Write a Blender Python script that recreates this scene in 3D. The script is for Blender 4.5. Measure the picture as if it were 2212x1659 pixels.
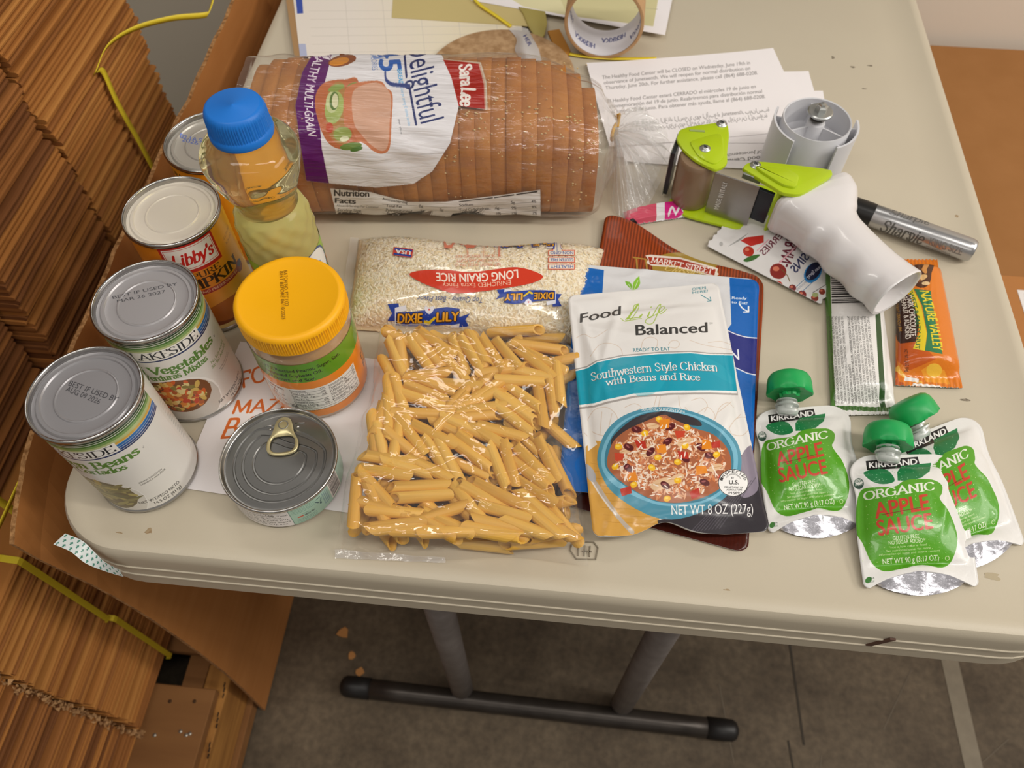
import bpy, math, random
import numpy as np
from mathutils import Vector, Matrix

for _o in list(bpy.data.objects):
    bpy.data.objects.remove(_o)
SC = bpy.context.scene
COL = SC.collection
PI = math.pi
random.seed(7)
RNG = np.random.default_rng(11)

# ------------------------------------------------------------------ camera
F_PX, IW, IH = 1692.5, 2212, 1659
CAM_ROT = (0.5712, 0.0064, 0.0988)
CAM_LOC = (-0.0104, -0.1769, 0.5511)
FLOOR = -0.71
cd = bpy.data.cameras.new('camera')
cam = bpy.data.objects.new('camera', cd)
COL.objects.link(cam)
cam.location = CAM_LOC
cam.rotation_euler = CAM_ROT
cd.sensor_width = 36.0
cd.lens = F_PX / IW * 36.0
cd.clip_start = 0.01
cd.dof.use_dof = True
cd.dof.focus_distance = 0.575
cd.dof.aperture_fstop = 9.0
SC.camera = cam

# ------------------------------------------------------------------ light
w = bpy.data.worlds.new('world')
SC.world = w
w.use_nodes = True
w.node_tree.nodes['Background'].inputs[0].default_value = (1.0, 0.94, 0.87, 1)
w.node_tree.nodes['Background'].inputs[1].default_value = 0.24


def area(name, loc, sx, sy, power, col=(1, 0.95, 0.88), rot=(0, 0, 0)):
    l = bpy.data.lights.new(name, 'AREA')
    l.shape = 'RECTANGLE'
    l.size, l.size_y, l.energy, l.color = sx, sy, power, col
    o = bpy.data.objects.new(name, l)
    COL.objects.link(o)
    o.location = loc
    o.rotation_euler = rot
    return o


# rows of fluorescent fixtures under the warehouse roof, plus added wall and side lights
area('ceiling_lamp', (-0.75, -0.35, 2.1), 1.15, 0.16, 8.5)
area('ceiling_lamp', (0.75, -0.35, 2.1), 1.15, 0.16, 8.5)
area('ceiling_lamp', (-0.6, 1.7, 2.3), 1.2, 0.2, 6)
area('ceiling_lamp', (1.9, -0.15, 2.2), 1.2, 0.2, 26)  # moved over the carton and strengthened to brighten the cream wall
area('ceiling_lamp', (0.2, -2.2, 2.2), 2.4, 0.3, 11)
area('side_fill', (2.6, 0.1, 1.45), 0.5, 1.8, 26, rot=(0, math.radians(58), 0))  # unseen light added on the right to brighten the upright cardboard faces
VS = SC.view_settings
VS.view_transform = 'Standard'
VS.look = 'None'
VS.exposure = 0.0
VS.gamma = 1.0
VS.use_curve_mapping = False

# ------------------------------------------------------------------ geometry of the view (turns a photo pixel into a point on a plane)
_cx, _cy, _cz = CAM_ROT
CM = np.array(Matrix.Rotation(_cz, 3, 'Z') @ Matrix.Rotation(_cy, 3, 'Y') @ Matrix.Rotation(_cx, 3, 'X'))
CL = np.array(CAM_LOC)


def spot(px, py, z=0.0, x=None, y=None):
    d = CM @ np.array([(px - IW / 2) / F_PX, -(py - IH / 2) / F_PX, -1.0])
    if x is not None:
        k = (x - CL[0]) / d[0]
    elif y is not None:
        k = (y - CL[1]) / d[1]
    else:
        k = (z - CL[2]) / d[2]
    return CL + k * d


def project(P):
    q = (np.asarray(P, float) - CL) @ CM
    return np.stack([IW / 2 + F_PX * q[..., 0] / -q[..., 2], IH / 2 - F_PX * q[..., 1] / -q[..., 2]], -1)


# ------------------------------------------------------------------ materials
def lin(c):
    if isinstance(c, str):
        c = c.lstrip('#')
        c = [int(c[i:i + 2], 16) / 255 for i in (0, 2, 4)]
    c = np.asarray(c[:3], float)
    return tuple(np.where(c <= 0.04045, c / 12.92, ((c + 0.055) / 1.055) ** 2.4))


def hexrgb(c):
    if isinstance(c, str):
        c = c.lstrip('#')
        return np.array([int(c[i:i + 2], 16) / 255 for i in (0, 2, 4)])
    return np.asarray(c, float)


def nd(m, t, **k):
    n = m.node_tree.nodes.new(t)
    for a, b in k.items():
        setattr(n, a, b)
    return n


def mat(name, col='808080', rough=0.5, metal=0.0, spec=0.5, var=None, bump=None, coat=0.0, trans=0.0, ior=1.45, coords='Object', alpha=1.0, sss=0.0):
    """var=(colour2, scale, contrast, (sx,sy,sz)); bump=(scale, strength, distance, (sx,sy,sz))"""
    m = bpy.data.materials.new(name)
    m.use_nodes = True
    L = m.node_tree.links.new
    p = m.node_tree.nodes['Principled BSDF']
    p.inputs['Base Color'].default_value = (*lin(col), 1)
    p.inputs['Roughness'].default_value = rough
    p.inputs['Metallic'].default_value = metal
    p.inputs['Specular IOR Level'].default_value = spec
    p.inputs['Coat Weight'].default_value = coat
    p.inputs['Coat Roughness'].default_value = 0.06
    p.inputs['Transmission Weight'].default_value = trans
    p.inputs['IOR'].default_value = ior
    p.inputs['Alpha'].default_value = alpha
    if sss:
        p.inputs['Subsurface Weight'].default_value = sss
        p.inputs['Subsurface Radius'].default_value = (0.004, 0.003, 0.0015)
    if var or bump:
        tc = nd(m, 'ShaderNodeTexCoord')
    if var:
        c2, sc, con, st = (list(var) + [(1, 1, 1)])[:4]
        mp = nd(m, 'ShaderNodeMapping')
        mp.inputs['Scale'].default_value = st
        L(tc.outputs[coords], mp.inputs[0])
        nz = nd(m, 'ShaderNodeTexNoise')
        nz.inputs['Scale'].default_value = sc
        nz.inputs['Detail'].default_value = 6
        L(mp.outputs[0], nz.inputs[0])
        rp = nd(m, 'ShaderNodeValToRGB')
        rp.color_ramp.elements[0].position = 0.5 - con
        rp.color_ramp.elements[1].position = 0.5 + con
        rp.color_ramp.elements[0].color = (*lin(col), 1)
        rp.color_ramp.elements[1].color = (*lin(c2), 1)
        L(nz.outputs[0], rp.inputs[0])
        L(rp.outputs[0], p.inputs['Base Color'])
    if bump:
        sc, s, dist, st = (list(bump) + [(1, 1, 1)])[:4]
        mp = nd(m, 'ShaderNodeMapping')
        mp.inputs['Scale'].default_value = st
        L(tc.outputs[coords], mp.inputs[0])
        nz = nd(m, 'ShaderNodeTexNoise')
        nz.inputs['Scale'].default_value = sc
        nz.inputs['Detail'].default_value = 4
        L(mp.outputs[0], nz.inputs[0])
        b = nd(m, 'ShaderNodeBump')
        b.inputs['Strength'].default_value = s
        b.inputs['Distance'].default_value = dist
        L(nz.outputs[0], b.inputs['Height'])
        L(b.outputs[0], p.inputs['Normal'])
    return m


_cache = {}


def flat(col, rough=0.45, metal=0.0, coat=0.0):
    k = (str(col), rough, metal, coat)
    if k not in _cache:
        _cache[k] = mat('plain_' + str(col), col, rough, metal, coat=coat)
    return _cache[k]


def printmat(name, img, rough=0.35, bump=None, coat=0.0, metal=0.0, spec=0.5):
    """printed surface: the drawing made below, on the UVs of the thing"""
    m = mat(name, 'ffffff', rough, metal, spec=spec, bump=bump, coat=coat)
    t = nd(m, 'ShaderNodeTexImage')
    t.image = img
    t.extension = 'EXTEND'
    m.node_tree.links.new(t.outputs[0], m.node_tree.nodes['Principled BSDF'].inputs['Base Color'])
    return m


def filmmat(name, img=None, tint=(1, 1, 1), haze=0.06, rough=0.07, bump=None, refl=1.0, ior=1.5, white=(0.9, 0.9, 0.92)):
    """clear plastic film: lets light through, mirrors the lamps, printed where the drawing has alpha"""
    m = bpy.data.materials.new(name)
    m.use_nodes = True
    nt = m.node_tree
    L = nt.links.new
    p = nt.nodes['Principled BSDF']
    out = nt.nodes['Material Output']
    tr = nd(m, 'ShaderNodeBsdfTransparent')
    tr.inputs[0].default_value = (*tint, 1)
    df = nd(m, 'ShaderNodeBsdfDiffuse')
    df.inputs[0].default_value = (*white, 1)
    mx = nd(m, 'ShaderNodeMixShader')
    mx.inputs[0].default_value = haze
    L(tr.outputs[0], mx.inputs[1])
    L(df.outputs[0], mx.inputs[2])
    gl = nd(m, 'ShaderNodeBsdfGlossy')
    gl.inputs['Roughness'].default_value = rough
    gl.inputs[0].default_value = (refl, refl, refl, 1)
    lw = nd(m, 'ShaderNodeLayerWeight')
    pw = nd(m, 'ShaderNodeMath', operation='POWER')
    pw.inputs[1].default_value = 4.0
    L(lw.outputs['Facing'], pw.inputs[0])
    fr = nd(m, 'ShaderNodeMath', operation='MULTIPLY_ADD')
    fr.inputs[1].default_value = 0.55
    fr.inputs[2].default_value = ((ior - 1) / (ior + 1)) ** 2 * 1.4
    L(pw.outputs[0], fr.inputs[0])
    m2 = nd(m, 'ShaderNodeMixShader')
    L(fr.outputs[0], m2.inputs[0])
    L(mx.outputs[0], m2.inputs[1])
    L(gl.outputs[0], m2.inputs[2])
    last = m2
    if bump:
        sc, s, dist, st = (list(bump) + [(1, 1, 1)])[:4]
        tc = nd(m, 'ShaderNodeTexCoord')
        mp = nd(m, 'ShaderNodeMapping')
        mp.inputs['Scale'].default_value = st
        L(tc.outputs['Object'], mp.inputs[0])
        nz = nd(m, 'ShaderNodeTexNoise')
        nz.inputs['Scale'].default_value = sc
        nz.inputs['Detail'].default_value = 3
        nz.inputs['Distortion'].default_value = 0.6
        L(mp.outputs[0], nz.inputs[0])
        b = nd(m, 'ShaderNodeBump')
        b.inputs['Strength'].default_value = s
        b.inputs['Distance'].default_value = dist
        L(nz.outputs[0], b.inputs['Height'])
        L(b.outputs[0], gl.inputs['Normal'])
        L(b.outputs[0], p.inputs['Normal'])
    if img:
        t = nd(m, 'ShaderNodeTexImage')
        t.image = img
        t.extension = 'CLIP'
        p.inputs['Roughness'].default_value = 0.25
        L(t.outputs[0], p.inputs['Base Color'])
        m3 = nd(m, 'ShaderNodeMixShader')
        L(t.outputs[1], m3.inputs[0])
        L(m2.outputs[0], m3.inputs[1])
        L(p.outputs[0], m3.inputs[2])
        last = m3
    L(last.outputs[0], out.inputs[0])
    return m


# ------------------------------------------------------------------ objects
def empty(name, loc, label, cat, group=None, rotz=0.0):
    o = bpy.data.objects.new(name, None)
    COL.objects.link(o)
    o.empty_display_size = 0.02
    o.location = [float(c) for c in loc]
    o.rotation_euler = (0, 0, rotz)
    o['label'], o['category'] = label, cat
    if group:
        o['group'] = group
    return o


def tag(o, label=None, cat=None, group=None, kind=None):
    for k, v in (('label', label), ('category', cat), ('group', group), ('kind', kind)):
        if v:
            o[k] = v
    return o


def wloc(o):
    v = np.array(o.location, float)
    while o.parent is not None:
        o = o.parent
        v = v + np.array(o.location, float)
    return v


def obj(name, V, Fs, mats, parent=None, smooth=True, uv=None, fmat=None, local=False, base=None):
    """one mesh object; V in world coordinates unless local, uv is one pair per vertex"""
    V = np.asarray(V, float).reshape(-1, 3)
    if not local:
        if parent is not None:
            V = V - wloc(parent)
        elif base is not None:
            V = V - np.asarray(base, float)
    me = bpy.data.meshes.new(name)
    me.from_pydata(V.tolist(), [], [tuple(int(i) for i in f) for f in Fs])
    if not isinstance(mats, (list, tuple)):
        mats = [mats]
    for m in mats:
        me.materials.append(m)
    if fmat is not None:
        me.polygons.foreach_set('material_index', np.asarray(fmat, np.int32))
    if uv is not None:
        ul = me.uv_layers.new(name='UVMap')
        li = np.empty(len(me.loops), np.int32)
        me.loops.foreach_get('vertex_index', li)
        ul.data.foreach_set('uv', np.asarray(uv, np.float32)[li].ravel())
    if smooth:
        me.polygons.foreach_set('use_smooth', np.ones(len(me.polygons), bool))
    me.update()
    o = bpy.data.objects.new(name, me)
    COL.objects.link(o)
    if parent is not None:
        o.parent = parent
    elif base is not None:
        o.location = [float(c) for c in base]
    return o


def sharp(o, ang=40):
    o.data.set_sharp_from_angle(angle=math.radians(ang))
    return o


def struct(o):
    o['kind'] = 'structure'
    return o


def join(parts):
    V, Fs, n = [], [], 0
    for v, f in parts:
        v = np.asarray(v, float).reshape(-1, 3)
        V.append(v)
        Fs += [tuple(i + n for i in q) for q in f]
        n += len(v)
    return np.concatenate(V), Fs


def lathe(prof, n=64, c=(0, 0, 0), cap0=False, cap1=False, rf=None):
    """profile [(r,z)] turned about z"""
    prof = np.asarray(prof, float)
    a = np.arange(n) * 2 * PI / n
    V = np.zeros((len(prof), n, 3))
    R = prof[:, 0][:, None] * np.ones(n)
    if rf is not None:
        R = rf(R, a[None, :], prof[:, 1][:, None])
    V[..., 0] = R * np.cos(a)
    V[..., 1] = R * np.sin(a)
    V[..., 2] = prof[:, 1][:, None]
    V = V.reshape(-1, 3) + np.asarray(c, float)
    Fs = []
    for i in range(len(prof) - 1):
        for j in range(n):
            k = (j + 1) % n
            Fs.append((i * n + j, i * n + k, (i + 1) * n + k, (i + 1) * n + j))
    if cap0:
        Fs.append(tuple(range(n))[::-1])
    if cap1:
        Fs.append(tuple((len(prof) - 1) * n + j for j in range(n)))
    return V, Fs


def tube(path, r, n=12, caps=True, up=(0, 0, 1), sec=None):
    """swept circle (or section list of (a,b)) along a path; r scalar or list"""
    P = np.asarray(path, float)
    m = len(P)
    r = np.broadcast_to(np.asarray(r, float), (m,)) if sec is None else None
    T = np.gradient(P, axis=0)
    T /= np.linalg.norm(T, axis=1)[:, None] + 1e-12
    V = []
    ref = np.asarray(up, float)
    for i in range(m):
        s = np.cross(T[i], ref)
        if np.linalg.norm(s) < 1e-4:
            s = np.cross(T[i], (1, 0, 0))
        s /= np.linalg.norm(s)
        u = np.cross(s, T[i])
        for j in range(n):
            a = 2 * PI * j / n
            if sec is None:
                V.append(P[i] + r[i] * (math.cos(a) * s + math.sin(a) * u))
            else:
                x, y = sec[i](a) if callable(sec[i]) else (sec[i][0] * math.cos(a), sec[i][1] * math.sin(a))
                V.append(P[i] + x * s + y * u)
    Fs = []
    for i in range(m - 1):
        for j in range(n):
            k = (j + 1) % n
            Fs.append((i * n + j, i * n + k, (i + 1) * n + k, (i + 1) * n + j))
    if caps:
        Fs.append(tuple(range(n))[::-1])
        Fs.append(tuple((m - 1) * n + j for j in range(n)))
    return np.array(V), Fs


def box(c, s, rotz=0.0, bev=0.0):
    """box centre c, size s, with chamfered edges"""
    hx, hy, hz = s[0] / 2, s[1] / 2, s[2] / 2
    b = min(bev, hx * 0.9, hy * 0.9, hz * 0.9)
    if b <= 0:
        V = np.array([(x, y, z) for z in (-hz, hz) for x, y in ((-hx, -hy), (hx, -hy), (hx, hy), (-hx, hy))])
        Fs = [(3, 2, 1, 0), (4, 5, 6, 7), (0, 1, 5, 4), (1, 2, 6, 5), (2, 3, 7, 6), (3, 0, 4, 7)]
    else:
        V = []
        for z, i in ((-hz, b), (-hz + b, 0), (hz - b, 0), (hz, b)):
            x, y = hx - i, hy - i
            k = b if i == 0 else b * 0.4
            V += [(-x + k, -y, z), (x - k, -y, z), (x, -y + k, z), (x, y - k, z), (x - k, y, z), (-x + k, y, z), (-x, y - k, z), (-x, -y + k, z)]
        V = np.array(V)
        Fs = [tuple(range(8))[::-1], tuple(range(24, 32))]
        for i in range(3):
            for j in range(8):
                k = (j + 1) % 8
                Fs.append((i * 8 + j, i * 8 + k, i * 8 + 8 + k, i * 8 + 8 + j))
    ca, sa = math.cos(rotz), math.sin(rotz)
    V = np.stack([V[:, 0] * ca - V[:, 1] * sa, V[:, 0] * sa + V[:, 1] * ca, V[:, 2]], 1) + np.asarray(c, float)
    return V, Fs


def prism(poly, z0, z1, bev=0.0):
    """outline (xy, counter-clockwise) extruded from z0 to z1, with a bevel on the top rim"""
    P = np.asarray(poly, float)[:, :2]
    if np.sum(P[:, 0] * np.roll(P[:, 1], -1) - np.roll(P[:, 0], -1) * P[:, 1]) < 0:
        P = P[::-1]
    n = len(P)
    rings = [(P, z0)]
    if bev:
        t = np.roll(P, -1, 0) - np.roll(P, 1, 0)
        t /= np.linalg.norm(t, axis=1)[:, None] + 1e-12
        inn = np.stack([-t[:, 1], t[:, 0]], 1)
        rings += [(P, z1 - bev), (P + inn * bev * 0.35, z1 - bev * 0.3), (P + inn * bev, z1)]
    else:
        rings += [(P, z1)]
    V = np.concatenate([np.column_stack([q, np.full(n, z)]) for q, z in rings])
    Fs = [tuple(range(n))[::-1], tuple((len(rings) - 1) * n + i for i in range(n))]
    for k in range(len(rings) - 1):
        for i in range(n):
            j = (i + 1) % n
            Fs.append((k * n + i, k * n + j, k * n + n + j, k * n + n + i))
    return V, Fs


def smooth_path(pts, k=8, closed=False):
    P = np.asarray(pts, float)
    n = len(P)
    out = []
    rng = range(n) if closed else range(n - 1)
    for i in rng:
        if closed:
            a, b, c, d = P[(i - 1) % n], P[i], P[(i + 1) % n], P[(i + 2) % n]
        else:
            a, b, c, d = P[max(i - 1, 0)], P[i], P[i + 1], P[min(i + 2, n - 1)]
        for j in range(k):
            t = j / k
            out.append(0.5 * (2 * b + (c - a) * t + (2 * a - 5 * b + 4 * c - d) * t * t + (3 * b - a - 3 * c + d) * t ** 3))
    if not closed:
        out.append(P[-1])
    return np.array(out)


def ribbon(path, width, thick, side):
    """flat band along a 3-D path; side = direction of its width"""
    P = np.asarray(path, float)
    s = np.asarray(side, float)
    s = s / np.linalg.norm(s)
    T = np.gradient(P, axis=0)
    N = np.cross(T, s)
    N /= np.linalg.norm(N, axis=1)[:, None] + 1e-12
    R = [P - s * width / 2 - N * thick / 2, P + s * width / 2 - N * thick / 2, P + s * width / 2 + N * thick / 2, P - s * width / 2 + N * thick / 2]
    m = len(P)
    V = np.stack(R, 1).reshape(-1, 3)
    Fs = []
    for i in range(m - 1):
        for j in range(4):
            k = (j + 1) % 4
            Fs.append((i * 4 + j, i * 4 + k, i * 4 + 4 + k, i * 4 + 4 + j))
    Fs += [(3, 2, 1, 0), tuple((m - 1) * 4 + j for j in range(4))]
    return V, Fs


def vnoise(u, v, seed=0, f=4.0, octv=3):
    """cheap smooth noise from a few sine waves"""
    r = np.random.default_rng(seed)
    z = 0
    for o in range(octv):
        for _ in range(3):
            a = r.uniform(0, 2 * PI)
            k = f * (1.9 ** o) * r.uniform(0.7, 1.3)
            z = z + np.sin(k * (np.cos(a) * u + np.sin(a) * v) * 2 * PI + r.uniform(0, 6.28)) / (1.8 ** o)
    return z / 4.5


def ridges(u, v, seed, n, amp=1.0, w=0.02, length=0.35):
    """straight soft creases scattered over a unit square"""
    r = np.random.default_rng(seed)
    z = 0 * u
    for _ in range(n):
        cx, cy, a, l = r.uniform(0, 1), r.uniform(0, 1), r.uniform(0, PI), length * r.uniform(0.4, 1.2)
        ww = w * r.uniform(0.6, 1.6)
        p = (u - cx) * math.cos(a) + (v - cy) * math.sin(a)
        q = -(u - cx) * math.sin(a) + (v - cy) * math.cos(a)
        z = z + r.uniform(-0.6, 1.0) * np.exp(-(q / ww) ** 2) * np.exp(-(p / l) ** 4)
    return z * amp
# ------------------------------------------------------------------ lettering and printed drawings
_tc = bpy.data.curves.new('lettering', 'FONT')
_to = bpy.data.objects.new('lettering', _tc)
COL.objects.link(_to)
_glyphs = {}


def contours(s):
    """outline contours of a word in the built-in sans; cap height 1"""
    if s in _glyphs:
        return _glyphs[s]
    _tc.body = s
    dg = bpy.context.evaluated_depsgraph_get()
    dg.update()
    cu = _to.to_curve(dg)
    out = []
    for sp in cu.splines:
        b = sp.bezier_points
        n = len(b)
        pts = []
        for i in range(n):
            p, q = b[i], b[(i + 1) % n]
            a0, a1, a2, a3 = (np.array(v[:2]) for v in (p.co, p.handle_right, q.handle_left, q.co))
            straight = abs(np.cross(a1 - a0, a3 - a0)) + abs(np.cross(a2 - a0, a3 - a0)) < 1e-5
            ts = (0, 0.34, 0.67) if straight else (0, 0.25, 0.5, 0.75)
            for t in ts:
                pts.append((1 - t) ** 3 * a0 + 3 * t * (1 - t) ** 2 * a1 + 3 * t * t * (1 - t) * a2 + t ** 3 * a3)
        if len(pts) > 2:
            out.append(np.array(pts) / 0.73)
    _to.to_curve_clear()
    _glyphs[s] = out
    return out


# single-stroke letters for serif, hand and script lettering: glyph: (advance, strokes); c = curved
X = 0.68
PEN = {
    'A': (.84, ['.06,0 .42,1 .78,0', '.2,.36 .64,.36']), 'B': (.68, ['.12,0 .12,1', 'c.12,1 .45,.98 .53,.77 .43,.55 .12,.53', 'c.12,.53 .5,.52 .62,.28 .48,.03 .12,0']),
    'C': (.8, ['c.7,.8 .56,.97 .36,.99 .14,.83 .06,.5 .15,.16 .38,.01 .58,.04 .72,.22']), 'D': (.86, ['.14,0 .14,1', 'c.14,1 .5,.98 .76,.75 .78,.35 .55,.04 .14,0']),
    'E': (.68, ['.14,0 .14,1', '.14,.98 .6,.98 .6,.84', '.14,.52 .48,.52', '.14,.02 .62,.02 .62,.17']), 'F': (.64, ['.14,0 .14,1', '.14,.98 .6,.98 .6,.84', '.14,.5 .46,.5']),
    'G': (.86, ['c.72,.8 .58,.97 .38,.99 .15,.83 .06,.5 .15,.16 .38,.01 .6,.05 .72,.2', '.72,.2 .72,.44', '.54,.44 .78,.44']), 'H': (.84, ['.14,0 .14,1', '.7,0 .7,1', '.14,.52 .7,.52']),
    'I': (.36, ['.18,0 .18,1']), 'K': (.8, ['.14,0 .14,1', '.66,1 .16,.48', '.3,.6 .72,0']), 'L': (.64, ['.14,0 .14,1', '.14,.02 .58,.02 .58,.2']),
    'M': (1.02, ['.12,0 .16,1 .5,.1 .86,1 .9,0']), 'N': (.86, ['.14,0 .14,1 .72,.02 .72,1']), 'O': (.9, ['c.45,.99 .2,.9 .07,.5 .2,.1 .45,.01 .7,.1 .83,.5 .7,.9 .45,.99']),
    'P': (.68, ['.14,0 .14,1', 'c.14,1 .5,.98 .61,.74 .5,.48 .14,.46']), 'R': (.76, ['.14,0 .14,1', 'c.14,1 .48,.98 .59,.76 .48,.52 .14,.5', '.36,.5 .7,0']),
    'S': (.62, ['c.52,.82 .42,.97 .28,.99 .12,.9 .12,.7 .3,.54 .5,.38 .53,.16 .36,.01 .18,.03 .06,.2']), 'T': (.74, ['.37,0 .37,1', '.05,.82 .05,.98 .69,.98 .69,.82']),
    'U': (.82, ['.14,1 .14,.35', 'c.14,.35 .2,.07 .42,.01 .62,.07 .68,.35', '.68,.35 .68,1']), 'V': (.8, ['.05,1 .4,.01 .75,1']), 'W': (1.1, ['.05,1 .3,.02 .55,.9 .8,.02 1.05,1']),
    'Z': (.7, ['.1,.98 .62,.98 .08,.02 .64,.02']), 'Y': (.76, ['.05,1 .38,.48 .71,1', '.38,.48 .38,0']), 'X': (.78, ['.08,1 .7,0', '.7,1 .08,0']), 'Q': (.9, ['c.45,.99 .2,.9 .07,.5 .2,.1 .45,.01 .7,.1 .83,.5 .7,.9 .45,.99', '.5,.2 .85,-.15']),
    'a': (.54, ['c.1,.55 .2,.67 .34,.66 .42,.52 .42,.2 .5,.02', 'c.42,.4 .2,.38 .08,.22 .14,.04 .3,.04 .42,.2']), 'b': (.6, ['.13,0 .13,1', 'c.13,.5 .3,.68 .47,.6 .54,.34 .46,.06 .28,.0 .13,.14']),
    'c': (.5, ['c.44,.54 .34,.67 .22,.66 .08,.52 .07,.22 .18,.03 .34,.02 .45,.16']), 'd': (.6, ['.47,0 .47,1', 'c.47,.5 .32,.68 .15,.6 .06,.34 .14,.06 .32,.0 .47,.14']),
    'e': (.52, ['c.08,.38 .45,.4 .4,.6 .26,.68 .12,.58 .07,.34 .14,.08 .3,.0 .46,.14']), 'f': (.36, ['c.42,.94 .32,1.02 .2,.9 .17,.6 .17,0', '.04,.64 .34,.64']),
    'g': (.56, ['c.44,.58 .3,.68 .14,.6 .1,.42 .2,.3 .36,.32 .44,.46 .38,.64', 'c.2,.3 .1,.18 .2,.08 .42,.04 .48,-.1 .3,-.27 .1,-.2 .12,-.04 .22,.07']), 'h': (.62, ['.13,0 .13,1', 'c.13,.5 .3,.68 .44,.62 .48,.42 .48,0']),
    'i': (.3, ['.15,0 .15,.68', '.15,.9 .15,.94']), 'k': (.58, ['.13,0 .13,1', '.46,.66 .15,.3', '.26,.42 .52,0']), 'l': (.3, ['.15,0 .15,1']),
    'm': (.92, ['.13,0 .13,.68', 'c.13,.5 .28,.68 .4,.62 .46,.42 .46,0', 'c.46,.5 .6,.68 .73,.62 .79,.42 .79,0']), 'n': (.62, ['.13,0 .13,.68', 'c.13,.5 .3,.68 .44,.62 .48,.42 .48,0']),
    'o': (.58, ['c.29,.67 .13,.6 .06,.34 .13,.07 .29,.01 .45,.07 .52,.34 .45,.6 .29,.67']), 'p': (.6, ['.13,-.3 .13,.68', 'c.13,.5 .3,.68 .47,.6 .54,.34 .46,.06 .28,.0 .13,.14']),
    'r': (.44, ['.13,0 .13,.68', 'c.13,.46 .24,.66 .36,.67 .42,.6']), 's': (.44, ['c.37,.56 .28,.67 .16,.66 .08,.54 .14,.42 .28,.34 .37,.2 .3,.04 .16,.02 .05,.14']),
    't': (.38, ['c.17,.86 .17,.3 .2,.06 .34,.04', '.03,.64 .34,.64']), 'u': (.62, ['.13,.68 .13,.2', 'c.13,.2 .2,.02 .34,.02 .48,.18', '.48,.68 .48,0']), 'v': (.54, ['.04,.67 .27,.01 .5,.67']),
    'w': (.8, ['.04,.67 .22,.02 .4,.6 .58,.02 .76,.67']), 'x': (.54, ['.06,.67 .5,0', '.5,.67 .06,0']), 'y': (.54, ['.04,.67 .28,.02', 'c.5,.67 .28,.02 .16,-.26 .04,-.26']), ' ': (.34, []), '-': (.4, ['.06,.36 .34,.36']),
    '.': (.24, ['.1,.02 .12,.05']), "'": (.2, ['.1,.8 .1,1']), '%': (.9, ['.15,0 .75,1', 'c.2,.95 .08,.75 .2,.58 .32,.75 .2,.95', 'c.7,.42 .58,.22 .7,.03 .82,.22 .7,.42']),
}


def pen_strokes(s):
    x, out = 0.0, []
    for ch in s:
        adv, st = PEN.get(ch, PEN.get(ch.upper(), PEN[' ']))
        for k in st:
            c = k[0] == 'c'
            P = np.array([[float(q) for q in p.split(',')] for p in k.lstrip('c').split()])
            if c:
                P = smooth_path(P, 4)
            P = P.copy()
            P[:, 0] += x
            out.append((P, c))
        x += adv
    return out, x


def stroke_polys(P, wid):
    """quads and round joins covering a pen line; wid(dx,dy) gives the half width"""
    polys = []
    for i in range(len(P) - 1):
        d = P[i + 1] - P[i]
        l = math.hypot(*d)
        if l < 1e-9:
            continue
        w_ = wid(d[0] / l, d[1] / l)
        n = np.array([-d[1], d[0]]) / l * w_
        polys.append(np.array([P[i] - n, P[i + 1] - n, P[i + 1] + n, P[i] + n]))
        for q in (P[i], P[i + 1]):
            a = np.arange(8) * PI / 4
            polys.append(np.stack([q[0] + w_ * np.cos(a), q[1] + w_ * np.sin(a)], 1))
    return polys


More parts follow.
